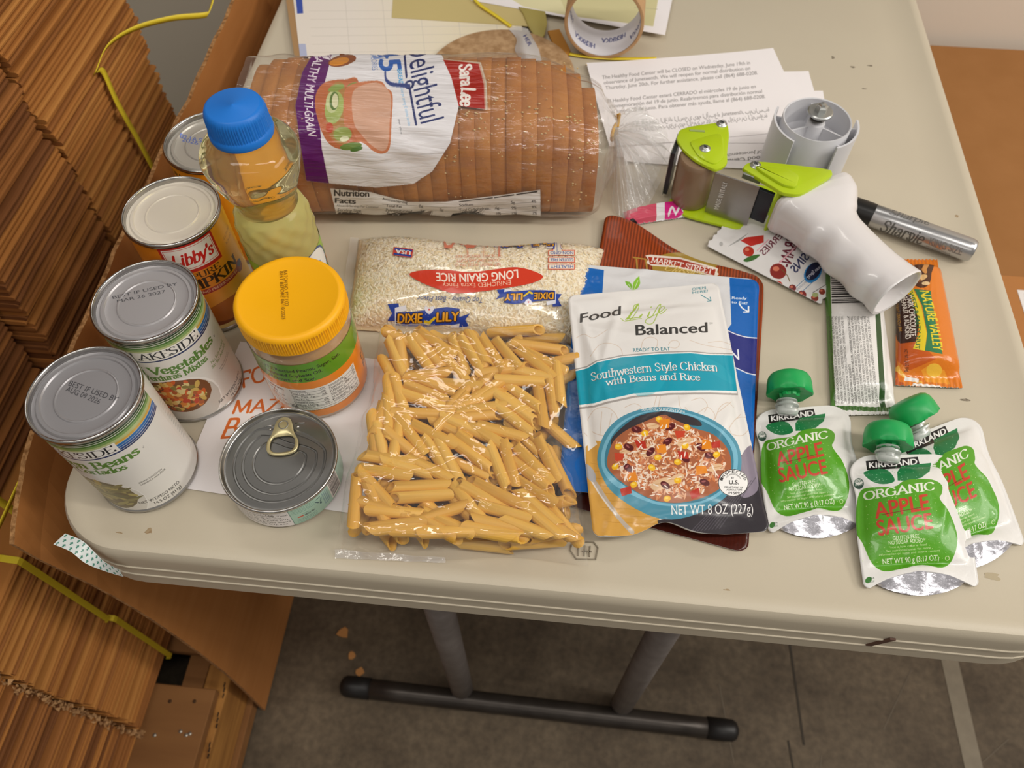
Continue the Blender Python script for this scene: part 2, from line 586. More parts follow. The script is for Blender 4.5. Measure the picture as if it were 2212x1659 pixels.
class Art:
    """a printed sheet w x h metres drawn at ppm pixels per metre; xf maps drawing coordinates to the sheet"""

    def __init__(s, w, h, ppm, bg='ffffff', alpha=1.0, xf=None):
        s.w, s.h, s.ppm = w, h, ppm
        s.W, s.H = max(4, int(w * ppm)), max(4, int(h * ppm))
        s.ss = 2
        s.A = np.zeros((s.H * 2, s.W * 2, 4), np.float32)
        s.A[..., :3] = hexrgb(bg)
        s.A[..., 3] = alpha
        s.xf = xf or (lambda p: p)

    def fill(s, polys, col, op=1.0, raw=False, sub=False):
        """non-zero winding fill"""
        E = []
        ymin, ymax = 1e9, -1e9
        k = s.ppm * 2
        for P in polys:
            P = np.asarray(P, float)
            if sub:
                P = np.concatenate([P[i] + (P[(i + 1) % len(P)] - P[i]) * np.linspace(0, 1, 7)[:-1, None] for i in range(len(P))])
            if not raw:
                P = s.xf(P)
            P = P * k
            E.append(np.concatenate([P, np.roll(P, -1, 0)], 1))
        if not E:
            return
        E = np.concatenate(E)
        E = E[np.isfinite(E).all(1)]
        E = E[E[:, 1] != E[:, 3]]
        if len(E) == 0:
            return
        sg = np.where(E[:, 3] > E[:, 1], 1, -1)
        lo, hi = np.minimum(E[:, 1], E[:, 3]), np.maximum(E[:, 1], E[:, 3])
        sl = (E[:, 2] - E[:, 0]) / (E[:, 3] - E[:, 1])
        y0, y1 = max(0, int(lo.min() - 0.5)), min(s.H * 2 - 1, int(hi.max() + 0.5))
        col = hexrgb(col).astype(np.float32)
        Wd = s.W * 2
        for y in range(y0, y1 + 1):
            yc = y + 0.5
            m = (lo <= yc) & (hi > yc)
            if not m.any():
                continue
            x = E[m, 0] + (yc - E[m, 1]) * sl[m]
            o = np.argsort(x)
            x = x[o]
            wn = np.cumsum(sg[m][o])
            for i in np.nonzero(wn[:-1])[0]:
                a, b = int(math.ceil(max(x[i], 0) - 0.5)), int(math.ceil(min(x[i + 1], Wd) - 0.5))
                if b > a:
                    r = s.A[y, a:b]
                    if op >= 1:
                        r[:, :3] = col
                        r[:, 3] = 1
                    else:
                        r[:, :3] += (col - r[:, :3]) * op if r[0, 3] > 0 else (col - r[:, :3])
                        r[:, 3] = r[:, 3] + (1 - r[:, 3]) * op
        return

    def poly(s, pts, col, op=1.0, smooth=0):
        P = np.asarray(pts, float)
        if smooth:
            P = smooth_path(P, smooth, True)
            s.fill([P], col, op)
        else:
            s.fill([P], col, op, sub=True)

    def rect(s, x0, y0, x1, y1, col, op=1.0):
        s.poly([(x0, y0), (x1, y0), (x1, y1), (x0, y1)], col, op)

    def ell(s, cx, cy, rx, ry, col, rot=0.0, op=1.0, n=20):
        a = np.arange(n) * 2 * PI / n
        c, q = math.cos(math.radians(rot)), math.sin(math.radians(rot))
        x, y = rx * np.cos(a), ry * np.sin(a)
        s.fill([np.stack([cx + x * c - y * q, cy + x * q + y * c], 1)], col, op)

    def line(s, pts, wd, col, op=1.0, smooth=0, closed=False):
        P = np.asarray(pts, float)
        if smooth:
            P = smooth_path(P, smooth, closed)
        elif closed:
            P = np.concatenate([P, P[:1]])
        if len(P) < 8 and not smooth:
            P = np.concatenate([P[i] + (P[i + 1] - P[i]) * np.linspace(0, 1, 7)[:-1, None] for i in range(len(P) - 1)] + [P[-1:]])
        P = s.xf(P)
        s.fill(stroke_polys(P, lambda dx, dy: wd / 2), col, op, raw=True)

    def _frame(s, p0, p1, p2):
        p0, p1, p2 = (np.asarray(p, float) for p in (p0, p1, p2))
        return p0, p1 - p0, p2 - p0

    def text(s, t, p0, p1, p2, col, bold=0.0, bend=0.0, op=1.0, italic=0.0, outline=None):
        """sans lettering: p0-p1 baseline from start to end of the word, p2 the cap line above p0; bend lifts the middle (in cap heights)"""
        C = contours(t)
        if not C:
            return
        x0, x1 = min(c[:, 0].min() for c in C), max(c[:, 0].max() for c in C)
        o, ex, ey = s._frame(p0, p1, p2)
        asp = (x1 - x0)

        def place(c, dx=0, dy=0):
            tx = (c[:, 0] - x0) / asp
            ty = c[:, 1] + dy + bend * 4 * tx * (1 - tx)
            tx = tx + (dx + italic * c[:, 1]) / asp
            return o + ex * tx[:, None] + ey * ty[:, None]
        if outline:
            oc, ow = outline
            for a in range(8):
                s.fill([place(c, ow * math.cos(a * PI / 4), ow * math.sin(a * PI / 4)) for c in C], oc, op)
        offs = [(0, 0)] if not bold else [(-bold, 0), (bold, 0), (0, bold * .6), (0, -bold * .6)]
        for dx, dy in offs:
            s.fill([place(c, dx, dy) for c in C], col, op)

    def pen(s, t, p0, p1, p2, col, thick=0.16, thin=0.06, serif=True, bend=0.0, italic=0.0, op=1.0, outline=None):
        """stroke-built lettering: serif faces, brush script or handwriting"""
        st, wdt = pen_strokes(t)
        o, ex, ey = s._frame(p0, p1, p2)
        for extra, cc in (([(outline[1], outline[0])] if outline else []) + [(0, col)]):
            polys = []
            for P, c in st:
                polys += stroke_polys(P, lambda dx, dy: (thin + (thick - thin) * abs(dy) ** 1.5) / 2 + extra)
                if serif and not c:
                    for q, nb in ((P[0], P[1]), (P[-1], P[-2])):
                        if abs(q[1] - nb[1]) > 0.3 and min(abs(q[1] - v) for v in (0, 1, X, -.3)) < 0.035:
                            polys += stroke_polys(np.array([q + (-.14, 0), q + (.14, 0)]), lambda dx, dy: thin * 0.55 + extra)
            out = []
            for P in polys:
                tx = P[:, 0] / wdt
                ty = P[:, 1] + bend * 4 * tx * (1 - tx)
                out.append(o + ex * (tx + italic * P[:, 1] / wdt)[:, None] + ey * ty[:, None])
            # keep every piece winding the same way after mapping
            fx = []
            for P in out:
                Q = s.xf(P)
                if np.sum(Q[:, 0] * np.roll(Q[:, 1], -1) - np.roll(Q[:, 0], -1) * Q[:, 1]) < 0:
                    Q = Q[::-1]
                fx.append(Q)
            s.fill(fx, cc, op, raw=True)

    def lines(s, rows, col, op=1.0, wd=None):
        """rows of small print: each (text, p0, p1, p2)"""
        for r in rows:
            s.text(r[0], r[1], r[2], r[3], col, op=op)

    def shade(s, fn):
        """fn(u, v, A) edits the sheet in place; u,v in 0..1"""
        v, u = np.mgrid[0:s.H * 2, 0:s.W * 2]
        s.A[...] = fn((u + 0.5) / (s.W * 2), (v + 0.5) / (s.H * 2), s.A)

    def image(s, name):
        B = s.A.copy()
        B[..., :3] *= B[..., 3:4]
        B = B.reshape(s.H, 2, s.W, 2, 4).mean((1, 3))
        al = np.maximum(B[..., 3:4], 1e-4)
        B[..., :3] = np.where(B[..., 3:4] > 1e-3, B[..., :3] / al, s.A[::2, ::2, :3][:s.H, :s.W])
        im = bpy.data.images.new(name, s.W, s.H, alpha=True)
        im.alpha_mode = 'CHANNEL_PACKED'
        im.pixels.foreach_set(np.clip(B, 0, 1).astype(np.float32).ravel())
        im.update()
        im.pack()
        return im


class Unwrap:
    """inverse of a surface grid P[nv, nu] with UVs in 0..1: photo pixel -> sheet metres"""

    def __init__(s, P, w, h, flipv=True, seen=None, vs=None, U=None):
        s.vs, s.U = vs, U
        s.Q = project(P)
        s.S = s.Q if seen is None else np.where(seen[..., None], s.Q, 1e6)
        s.nv, s.nu = s.Q.shape[:2]
        s.w, s.h, s.flip = w, h, flipv

    def samp(s, u, v):
        i = np.clip(v.astype(int), 0, s.nv - 2)
        j = np.clip(u.astype(int), 0, s.nu - 2)
        a, b = (u - j)[:, None], (v - i)[:, None]
        Q = s.Q
        return (Q[i, j] * (1 - a) + Q[i, j + 1] * a) * (1 - b) + (Q[i + 1, j] * (1 - a) + Q[i + 1, j + 1] * a) * b

    def __call__(s, P):
        P = np.asarray(P, float)
        sv, su = max(1, s.nv // 18), max(1, s.nu // 18)
        sub = s.S[::sv, ::su]
        d = ((P[:, None, None, :] - sub[None]) ** 2).sum(-1).reshape(len(P), -1).argmin(1)
        v = (d // sub.shape[1] * sv).astype(float)
        u = (d % sub.shape[1] * su).astype(float)
        for _ in range(7):
            q = s.samp(u, v)
            e = 0.35
            du = (s.samp(u + e, v) - s.samp(u - e, v)) / (2 * e)
            dv = (s.samp(u, v + e) - s.samp(u, v - e)) / (2 * e)
            r = P - q
            det = du[:, 0] * dv[:, 1] - du[:, 1] * dv[:, 0]
            det = np.where(abs(det) < 1e-6, 1e-6, det)
            a = np.clip((r[:, 0] * dv[:, 1] - r[:, 1] * dv[:, 0]) / det, -4, 4)
            b = np.clip((du[:, 0] * r[:, 1] - du[:, 1] * r[:, 0]) / det, -4, 4)
            u, v = u + 0.9 * a, v + 0.9 * b
            u = np.clip(u, -s.nu * .3, s.nu * 1.3)
            v = np.clip(v, -s.nv * .3, s.nv * 1.3)
        U, V = u / (s.nu - 1), v / (s.nv - 1)
        if s.vs is not None:
            V = np.interp(v, np.arange(s.nv), s.vs)
            i0 = np.interp(v, np.arange(s.nv), s.U[:, 0])
            U = i0 + U * (1 - 2 * i0)
        return np.stack([U * s.w, (1 - V if s.flip else V) * s.h], 1)


def grid_faces(nv, nu, off=0, flip=False):
    Fs = []
    for i in range(nv - 1):
        for j in range(nu - 1):
            a, b, c, d = i * nu + j, i * nu + j + 1, (i + 1) * nu + j + 1, (i + 1) * nu + j
            Fs.append(tuple(q + off for q in ((a, b, c, d) if flip else (d, c, b, a))))
    return Fs
# ------------------------------------------------------------------ the setting
def plane_obj(name, x0, x1, y0, y1, z, m):
    return obj(name, [(x0, y0, z), (x1, y0, z), (x1, y1, z), (x0, y1, z)], [(0, 1, 2, 3)], m, smooth=False)


def concrete():
    m = mat('concrete', '5f564a', 0.75, bump=(60, 0.25, 0.002))
    L = m.node_tree.links.new
    tc = nd(m, 'ShaderNodeTexCoord')
    a = nd(m, 'ShaderNodeTexNoise')
    a.inputs['Scale'].default_value = 4.5
    a.inputs['Detail'].default_value = 9
    a.inputs['Roughness'].default_value = 0.72
    L(tc.outputs['Object'], a.inputs[0])
    b = nd(m, 'ShaderNodeTexNoise')
    b.inputs['Scale'].default_value = 90
    b.inputs['Detail'].default_value = 4
    L(tc.outputs['Object'], b.inputs[0])
    r = nd(m, 'ShaderNodeValToRGB')
    r.color_ramp.elements[0].position = 0.33
    r.color_ramp.elements[0].color = (*lin('433729'), 1)
    r.color_ramp.elements[1].position = 0.68
    r.color_ramp.elements[1].color = (*lin('6d5f4c'), 1)
    L(a.outputs[0], r.inputs[0])
    mx = nd(m, 'ShaderNodeMix', data_type='RGBA', blend_type='OVERLAY')
    mx.inputs[0].default_value = 0.55
    L(r.outputs[0], mx.inputs[6])
    L(b.outputs[0], mx.inputs[7])
    L(mx.outputs[2], m.node_tree.nodes['Principled BSDF'].inputs['Base Color'])
    return m


floor = struct(plane_obj('floor', -4, 4, -3, 5, FLOOR, concrete()))
V, Fs = join([box((0.388, 0.12, FLOOR + 0.0003), (0.0035, 0.16, 0.0006), 0.05), box((0.376, -0.02, FLOOR + 0.0003), (0.003, 0.13, 0.0006), 0.1)])
obj('crack', V, Fs, flat('3b342b', 0.9), floor, smooth=False)
V, Fs = join([box((0.15 + 0.13 * i, 0.12 - 0.06 * (i % 3), FLOOR + 0.0002), (0.0015, 0.06 + 0.05 * (i % 2), 0.0004), 0.5 - 0.35 * i) for i in range(6)])
obj('scratches', V, Fs, flat('665b4c', 0.8), floor, smooth=False)
struct(obj('wall_left', *box((-1.6, 1.35, 0.3), (2.3, 0.1, 2.02)), mat('grey_partition', 'e0d6c2', .7, bump=(300, .1, .001)), smooth=False))
wallm = mat('painted_wall', 'f4eadb', 0.7, var=('efe4d3', 3, 0.3), bump=(300, 0.1, 0.001))
greym = mat('grey_wall', '98917f', 0.7, bump=(300, 0.1, 0.001))
struct(obj('wall_right', *box((1.35, .985, 0.3), (1.86, 0.1, 2.02)), wallm, smooth=False))
struct(obj('wall_back', *box((0, 3.6, 0.6), (8, 0.08, FLOOR * -2 + 1.2)), greym, smooth=False))

V, Fs = box((0.633, 0.05, FLOOR + 0.0004), (0.026, 0.9, 0.0008), 0.03)
tag(obj('floor_tape', V - (0.633, 0.05, FLOOR), Fs, mat('floor_tape', '857a66', 0.6, var=('766b59', 40, 0.2)), smooth=False, base=None, local=True), 'strip of beige marking tape stuck on the concrete floor', 'tape').location = (0.633, 0.05, FLOOR)
for k, (px, py, s, lb) in enumerate(((741, 1367, .009, 'largest torn orange cardboard flake on the floor under the table'), (760, 1416, .006, 'middle one of three orange cardboard flakes on the floor'), (777, 1452, .0065, 'orange cardboard flake on the floor beside the black foot bar end'))):
    c = spot(px, py, FLOOR)
    a = np.arange(9) * 2 * PI / 9
    rr = s * (0.75 + 0.5 * RNG.random(9))
    V, Fs = prism(np.stack([rr * np.cos(a), rr * np.sin(a)], 1), 0, 0.0016)
    o = obj('cardboard_flake', V, Fs, mat('flake', 'c58b50', 0.8), local=True, smooth=False)
    o.location = c
    tag(o, lb, 'scrap', 'cardboard flakes on the floor')

# ------------------------------------------------------------------ folding table
TW, TL = 0.3886, 1.83
plastic = mat('table_plastic', 'c3b8a3', 0.42, var=('cbc1ac', 5, 0.35), bump=(900, 0.12, 0.0006))
table = empty('folding_table', (0, 0.9, FLOOR), 'beige plastic folding table with dark steel legs under all the groceries', 'table')


def rrect(x0, x1, y0, y1, r, n=10):
    P = []
    for cx, cy, a0 in ((x1 - r, y0 + r, -90), (x1 - r, y1 - r, 0), (x0 + r, y1 - r, 90), (x0 + r, y0 + r, 180)):
        for i in range(n + 1):
            a = math.radians(a0 + 90 * i / n)
            P.append((cx + r * math.cos(a), cy + r * math.sin(a)))
    return np.array(P)


rings = []
for ins, z in ((0.05, -0.0012), (0.016, -0.0012), (0.0135, 0.0), (0.007, 0.0), (0.0035, -0.0012), (0.0012, -0.0045), (0.0, -0.011), (-0.0002, -0.027), (-0.0010, -0.0275), (-0.0012, -0.0285), (-0.0004, -0.029), (-0.0008, -0.042), (-0.0016, -0.0425), (-0.0018, -0.0435), (-0.0010, -0.044), (-0.0014, -0.0605), (0.004, -0.0615), (0.006, -0.05)):
    P = rrect(-TW + ins, TW - ins, ins, TL - ins, max(0.062 - ins, 0.012))
    rings.append(np.column_stack([P, np.full(len(P), z)]))
n = len(rings[0])
V = np.concatenate(rings)
Fs = [tuple(range(n))]
for k in range(len(rings) - 1):
    for i in range(n):
        j = (i + 1) % n
        Fs.append((k * n + i, k * n + n + i, k * n + n + j, k * n + j))
sharp(obj('table_top', V, Fs, plastic, table), 35)
V, Fs = prism(rrect(-TW + .01, TW - .01, .01, TL - .01, .05), -0.045, -0.03)
obj('underside_panel', V, Fs, plastic, table, smooth=False)
# moulded maker's hexagon near the front edge
hexm = mat('emblem_line', '877d6b', 0.6)
e = [spot(px, py, 0) for px, py in ((1238, 1168), (1283, 1171), (1292, 1183), (1287, 1208), (1245, 1207), (1232, 1188))]
parts = []
for i in range(6):
    a, b = e[i][:2], e[(i + 1) % 6][:2]
    c, l = (a + b) / 2, np.linalg.norm(b - a)
    parts.append(box((c[0], c[1], -0.0008), (l, 0.0008, 0.0014), math.atan2(*(b - a)[::-1])))
for p, q in (((1264, 1178), (1262, 1201)), ((1275, 1179), (1273, 1202)), ((1258, 1190), (1278, 1191)), ((1250, 1177), (1249, 1200))):
    a, b = spot(*p)[:2], spot(*q)[:2]
    c, l = (a + b) / 2, np.linalg.norm(b - a)
    parts.append(box((c[0], c[1], -0.0008), (l, 0.0008, 0.0014), math.atan2(*(b - a)[::-1])))
obj('moulded_emblem', *join(parts), hexm, table, smooth=False)
# dried spots and scuffs on the plastic
stain = mat('stain', '8d6f4c', 0.7, var=('b4a384', 500, 0.25))
scuff = mat('scuff', '5d5245', 0.7, var=('a09582', 900, 0.2))
for k, (px, py, rx, ry, m) in enumerate(((255, 1151, .0028, .0018, stain), (320, 1146, .003, .0028, stain), (1572, 1277, .003, .0032, stain), (2145, 1243, .006, .004, None), (2086, 862, .005, .0014, scuff), (1843, 143, .003, .002, scuff), (1880, 140, .004, .0015, scuff), (1800, 122, .002, .003, scuff), (1868, 190, .003, .001, scuff), (2068, 465, .002, .002, stain), (1215, 1265, .001, .001, scuff), (423, 1170, .001, .001, scuff), (162, 1035, .003, .004, stain))):
    c = spot(px, py, 0)
    a = np.arange(14) * 2 * PI / 14
    rr = 0.6 + 0.5 * RNG.random(14)
    P = np.stack([c[0] + rx * rr * np.cos(a), c[1] + ry * rr * np.sin(a)], 1)
    V, Fs = prism(P, -0.0013, -0.00105)
    obj('stain', V, Fs, m or mat('faint_stain', 'b3a588', 0.6), table, smooth=False)
V, Fs = box((0.239, -0.0012, -0.032), (0.004, 0.0016, 0.02))
V[:, 0] += (V[:, 2] + 0.03) * 0.5
obj('scratch', V, Fs, mat('scratch', '5a4034', 0.7), table, smooth=False)
steel = mat('dark_steel', '4b4540', 0.35, 0.55, var=('35302c', 25, 0.25), bump=(80, 0.15, 0.0006))
legm = mat('grey_steel', '918a87', 0.5, 0.15, var=('7d7673', 40, 0.2))
blackp = mat('black_plastic', '1c1a19', 0.45)
for side, y in ((0, 0.0595), (1, TL - 0.0595)):
    fz = FLOOR + 0.0175
    a, b = (np.array(spot(757, 1483, fz)), np.array(spot(1572, 1577, fz))) if side == 0 else (np.array((-0.29, y, fz)), np.array((0.29, y, fz)))
    obj('foot_bar', *tube(np.linspace(a, b, 8), 0.0148, 16), steel, table)
    for p, d in ((a, a - b), (b, b - a)):
        d = d / np.linalg.norm(d)
        V, Fs = tube([p - d * .03, p - d * .004, p + d * .006, p + d * .012, p + d * .0155], [0.0160, 0.0160, 0.0155, 0.0122, 0.005], 16)
        obj('foot_cap', V, Fs, blackp, table)
    for px, py, tx in ((999, 1490, 0.0), (1342, 1523, 0.0)):
        c = np.array(spot(px, py, fz)) if side == 0 else np.array((-0.118 if px < 1200 else 0.121, y, fz))
        V, Fs = tube([c + (0, 0, -.002), c + (0, 0, .3), c + (0, 0, .66)], [0.0165, 0.0165, 0.0165], 18)
        obj('leg', V, Fs, legm, table)
    yy = a[1]
    obj('cross_bar', *box((0, yy, -0.095), (0.30, 0.022, 0.03), 0, .004), steel, table, smooth=False)

# ------------------------------------------------------------------ upright cardboard sheet beside the table
kraft = mat('kraft_inner', 'b87a40', 0.8, var=('ad6f35', 14, 0.3, (1, 1, 5)), bump=(120, 0.12, 0.0008, (6, 1, .6)))
kedge = mat('kraft_edge', 'b98a58', 0.9, var=('7a5026', 260, 0.15))
kx = np.interp
zs_ = np.array([-.706, -.694, -.55, -.446, -.35, -.268, -.2, -.14, -.1, -.065, -.03, 0, .03])
xs_ = np.array([-.411, -.41, -.396, -.389, -.387, -.388, -.391, -.398, -.409, -.4195, -.424, -.4245, -.424])
ys_ = np.concatenate([np.linspace(0.009, 0.16, 14), np.linspace(0.18, 0.95, 40)])
top = []
for y in ys_:
    zt = np.interp(y, [0.0, .03, .08, .3, .5, .7, 1.0], [-.036, -.018, .004, .012, .014, .022, .026]) + RNG.normal(0, .0012)
    top.append(zt)
rows = 22
P = np.zeros((len(ys_), rows, 3))
for i, y in enumerate(ys_):
    z = np.linspace(-.706, top[i], rows)
    P[i, :, 0] = np.interp(z, zs_, xs_) * 1.0 + (-0.002 if y > .25 else 0)
    P[i, :, 1] = y
    P[i, :, 2] = z
P2 = P.copy()
P2[..., 0] -= 0.0042
nr = rows
V = np.concatenate([P.reshape(-1, 3), P2.reshape(-1, 3)])
N0 = len(ys_) * rows
Fs, fm = [], []
for i in range(len(ys_) - 1):
    for j in range(rows - 1):
        q = (i * rows + j, (i + 1) * rows + j, (i + 1) * rows + j + 1, i * rows + j + 1)
        Fs.append(q)
        Fs.append(tuple(k + N0 for k in q[::-1]))
        fm += [0, 0]
    for j in (0, rows - 1):
        q = (i * rows + j, (i + 1) * rows + j, (i + 1) * rows + j + N0, i * rows + j + N0)
        Fs.append(q if j else q[::-1])
        fm.append(1)
for j in range(rows - 1):
    Fs.append((j, j + 1, j + 1 + N0, j + N0)[::-1])
    fm.append(1)
    k = (len(ys_) - 1) * rows
    Fs.append((k + j, k + j + 1, k + j + 1 + N0, k + j + N0))
    fm.append(1)
sh = obj('cardboard_sheet', V, Fs, [kraft, kedge], fmat=fm, base=(-.41, .4, FLOOR), smooth=False)
tag(sh, 'large brown corrugated sheet standing on edge along the left table side', 'cardboard')

# ------------------------------------------------------------------ pallet with bundles of flattened boxes
wood = mat('pallet_wood', '96683a', 0.8, var=('7b5028', 9, 0.3, (.4, 3, 3)), bump=(40, 0.3, 0.001, (.3, 4, 4)))
woodside = mat('pallet_wood_cut', 'b9823f', 0.8, var=('8c5c28', 22, 0.22, (3, .4, 4)))
DZ = -0.565
pal = empty('pallet', (-.75, .2, FLOOR), 'wooden pallet on the floor under the flattened boxes left of the table', 'pallet')
for y0, y1 in ((-.48, -.36), (-.34, -.15), (-.13, .008), (.052, .19), (.22, .36), (.4, .54), (.58, .7)):
    obj('deck_board', *box((-.76, (y0 + y1) / 2, DZ - .009), (.64, y1 - y0, .018), 0, .0012), wood, pal, smooth=False)
for x in (-.4485, -.76, -1.07):
    V, Fs = box((x, .11, DZ - .066), (.034, 1.2, .094), 0, .0015)
    obj('stringer', V, Fs, woodside, pal, smooth=False)
    obj('bottom_board', *box((x, .11, DZ - .128), (.05, 1.2, .026), 0, .001), wood, pal, smooth=False)
obj('under_board', *box((-.482, .11, DZ - .03), (.03, 1.2, .016)), wood, pal, smooth=False)
nailm = mat('nail', 'b9b3a6', 0.4, 0.8)
for px, py in ((367, 1515), (420, 1515), (334, 1588), (402, 1588), (390, 1580), (410, 1585)):
    c = spot(px, py, DZ)
    obj('nail', *lathe([(0.0001, .0012), (.0022, .001), (.0026, 0), (.0026, -.002)], 10, c), nailm if py > 1550 else mat('nail_hole', '4a3018', .9), pal)
inkm = flat('1d1712', .8)
for px, py in ((484, 1490), (470, 1555), (452, 1620)):
    c = spot(px, py, x=-.4312)
    obj('mill_mark', *join([box((-.4312, c[1] + d, c[2] + e_), (.0006, .006, .0035), 0) for d, e_ in ((0, 0), (.006, .004), (-.007, -.003))]), inkm, pal, smooth=False)

boxm = [mat('box_kraft_a', 'ba7b3b', 0.85, var=('ac6f32', 60, .5, (1, .05, .3)), bump=(200, .15, .0005, (2, .3, 2))), mat('box_kraft_b', 'a56a34', 0.85, var=('915a28', 60, .5, (1, .05, .3)), bump=(200, .15, .0005, (2, .3, 2))),
        mat('box_kraft_c', 'c48743', 0.85, var=('b67a3a', 60, .5, (1, .05, .3)), bump=(200, .15, .0005, (2, .3, 2))), mat('box_kraft_d', '865228', 0.85, var=('72441e', 60, .5, (1, .05, .3)), bump=(200, .15, .0005, (2, .3, 2)))]
strapm = mat('yellow_strap', 'f3da3a', 0.4, bump=(900, .2, .0003))
_sheetmesh = {}


def sheet_mesh(depth, width, t, mi, var):
    """one knocked-down box: two boards folded to a rounded nose, slightly bowed"""
    k = (depth, width, t, mi, var)
    if k in _sheetmesh:
        return _sheetmesh[k]
    r = np.random.default_rng(var * 31 + mi)
    ys = np.linspace(-width / 2, width / 2, 5)
    V = []
    for y in ys:
        o = r.normal(0, .0004)
        sec = [(-depth, t * .12), (-.0034, 0.03 * t), (-.0010, t * .14), (.0002, t * .40), (-.0016, t * .5), (.0002, t * .60), (-.0010, t * .86), (-.0034, t * .97), (-depth, t * .88)]
        V += [(x + o * (x > -depth), y, z) for x, z in sec]
    n_ = 9
    Fs = []
    for i in range(4):
        for j in range(n_):
            k2 = (j + 1) % n_
            Fs.append((i * n_ + j, (i + 1) * n_ + j, (i + 1) * n_ + k2, i * n_ + k2)[::-1])
    Fs += [tuple(range(n_))[::-1], tuple(4 * n_ + j for j in range(n_))]
    me = bpy.data.meshes.new('flat_box')
    me.from_pydata(V, [], Fs)
    me.materials.append(boxm[mi])
    me.update()
    _sheetmesh[k] = me
    return me


def bundle(x, y0, y1, z0, z1, t, label, tones, straps=(), depth=.32, jit=.0016, seed=0, lean=0.0):
    r = np.random.default_rng(seed)
    root = empty('box_bundle', (x - depth / 2, (y0 + y1) / 2, z0), label, 'cardboard', 'bundles of flattened boxes on the pallet')
    n_ = int(round((z1 - z0) / t))
    t = (z1 - z0) / n_
    drift = 0
    for i in range(n_):
        drift = drift * .8 + r.normal(0, jit)
        me = sheet_mesh(depth, round(y1 - y0, 4), round(t, 5), int(tones[r.integers(len(tones))]), int(r.integers(5)))
        o = bpy.data.objects.new('flat_box', me)
        COL.objects.link(o)
        o.parent = root
        o.location = (depth / 2 + drift + lean * i / n_ - (r.random() < .32) * r.uniform(.0025, .007), r.normal(0, .0009), i * t)
        if r.random() < .5:
            o.scale = (1, -1, 1)
    for ys in straps:
        V, Fs = ribbon([(x - .12, ys, z1 + .001), (x - .012, ys, z1 + .0015), (x + .0035, ys, z1 - .001), (x + .0045, ys, z1 - .006), (x + .0042 + lean / 2, ys, (z0 + z1) / 2), (x + .0038, ys, z0 + .004), (x - .004, ys, z0)], .0068, .0008, (0, 1, 0))
        obj('strap', V, Fs, strapm, root, smooth=False)
    return root


XF = -.53
bundle(XF, .405, .622, -.17, .095, .0056, 'flattened boxes in the far lower bundle by the grey floor gap', (0, 2, 1, 0), seed=1)
bundle(XF, .405, .622, .096, .37, .0056, 'flattened boxes in the far upper bundle at the top left', (0, 2, 1, 0), seed=2)
bundle(XF - .004, .243, .4, -.17, .095, .0054, 'darker flattened boxes in the middle lower bundle behind the cans', (1, 0, 1, 3), seed=3)
bundle(XF - .004, .243, .4, .096, .37, .0054, 'flattened boxes in the middle upper bundle at the left edge', (1, 0, 1, 3), seed=4)
bundle(XF - .03, -.06, .238, -.17, .08, .0050, 'flattened boxes in painted shade tones bundled left of the green bean can', (3, 1, 3, 1), seed=5)  # darker tones put the left stack's shading into the colour, both tiers
bundle(XF - .03, -.06, .238, .081, .3, .0050, 'flattened boxes in painted shade tones bundled at the far left edge of the frame', (3, 1, 3), seed=6)
XL = -.52
s1a, s1b = spot(62, 1230, x=XL), spot(222, 1361, x=XL)
s2a, s2b = spot(240, 1338, x=XL), spot(345, 1420, x=XL)
zm = s1b[2] - .002
bundle(XL, -.052, .27, zm + .001, -.175, .0058, 'yellow-strapped bundle of flat boxes below the table corner, upper one', (1, 0, 0, 2), straps=(s1a[1],), seed=7)
bundle(XL + .003, -.05, .27, DZ, zm, .0058, 'yellow-strapped bundle of flat boxes lying on the pallet boards', (0, 1, 0, 2), straps=(s2a[1],), seed=8)
kb = bundle(XL - .004, -.46, -.058, DZ, -.178, .0042, 'frayed dense bundle of flat boxes at the bottom left corner', (1, 3, 1, 0), seed=9, jit=.0022)
# torn paper fringe along the frayed corner
parts = []
r = np.random.default_rng(5)
for i in range(260):
    z = r.uniform(DZ + .008, -.185)
    c = np.array((XL + .004 + r.normal(0, .004), -.0605 + r.normal(0, .0016), z))
    s = r.uniform(.0015, .0042)
    a = r.normal(size=(4, 3))
    a /= np.linalg.norm(a, axis=1)[:, None]
    parts.append((c + a * s, [(0, 1, 2), (0, 2, 3), (0, 3, 1), (1, 3, 2)]))
tag(obj('torn_fringe', *join(parts), mat('torn_paper', 'b58a5c', .9), kb, smooth=False), kind='stuff')
# loose yellow straps
def strap_thing(label, pts3, wd=.009, side=(0, 1, 0), k=8):
    P = smooth_path(pts3, k)
    b = P.mean(0)
    o = obj('yellow_strap', *ribbon(P, wd, .0009, side), strapm, base=b, smooth=True)
    return tag(o, label, 'strap', 'yellow packing straps')


sx = XF + .006
strap_thing('loose yellow strap arching over the grey gap at top left', [spot(205, 158, x=sx), spot(232, 100, x=sx + .004), spot(290, 62, x=sx + .02), spot(370, 40, x=sx + .05), spot(440, 33, x=sx + .08), spot(452, 24, x=sx + .085), spot(462, -10, x=sx + .085)], .008, (.5, .3, .6))
strap_thing('yellow strap running down the far stack behind the pumpkin can', [spot(212, 152, x=sx), spot(225, 158, x=sx), spot(255, 225, x=sx), spot(300, 305, x=sx), spot(342, 385, x=sx), spot(390, 470, x=sx)], .008, (0, 1, 0))
strap_thing('straight yellow strap stretched beside the cardboard sheet near the left edge', [spot(225, 715, x=-.47), spot(90, 945, x=-.47), spot(0, 1133, x=-.47), spot(-60, 1260, x=-.47)], .007, (.3, 0, 1))
strap_thing('short yellow strap end crossing the left frame edge', [spot(-30, 1064, x=-.50), spot(0, 1083, x=-.50), spot(34, 1107, x=-.50)], .007, (0, 1, .2))

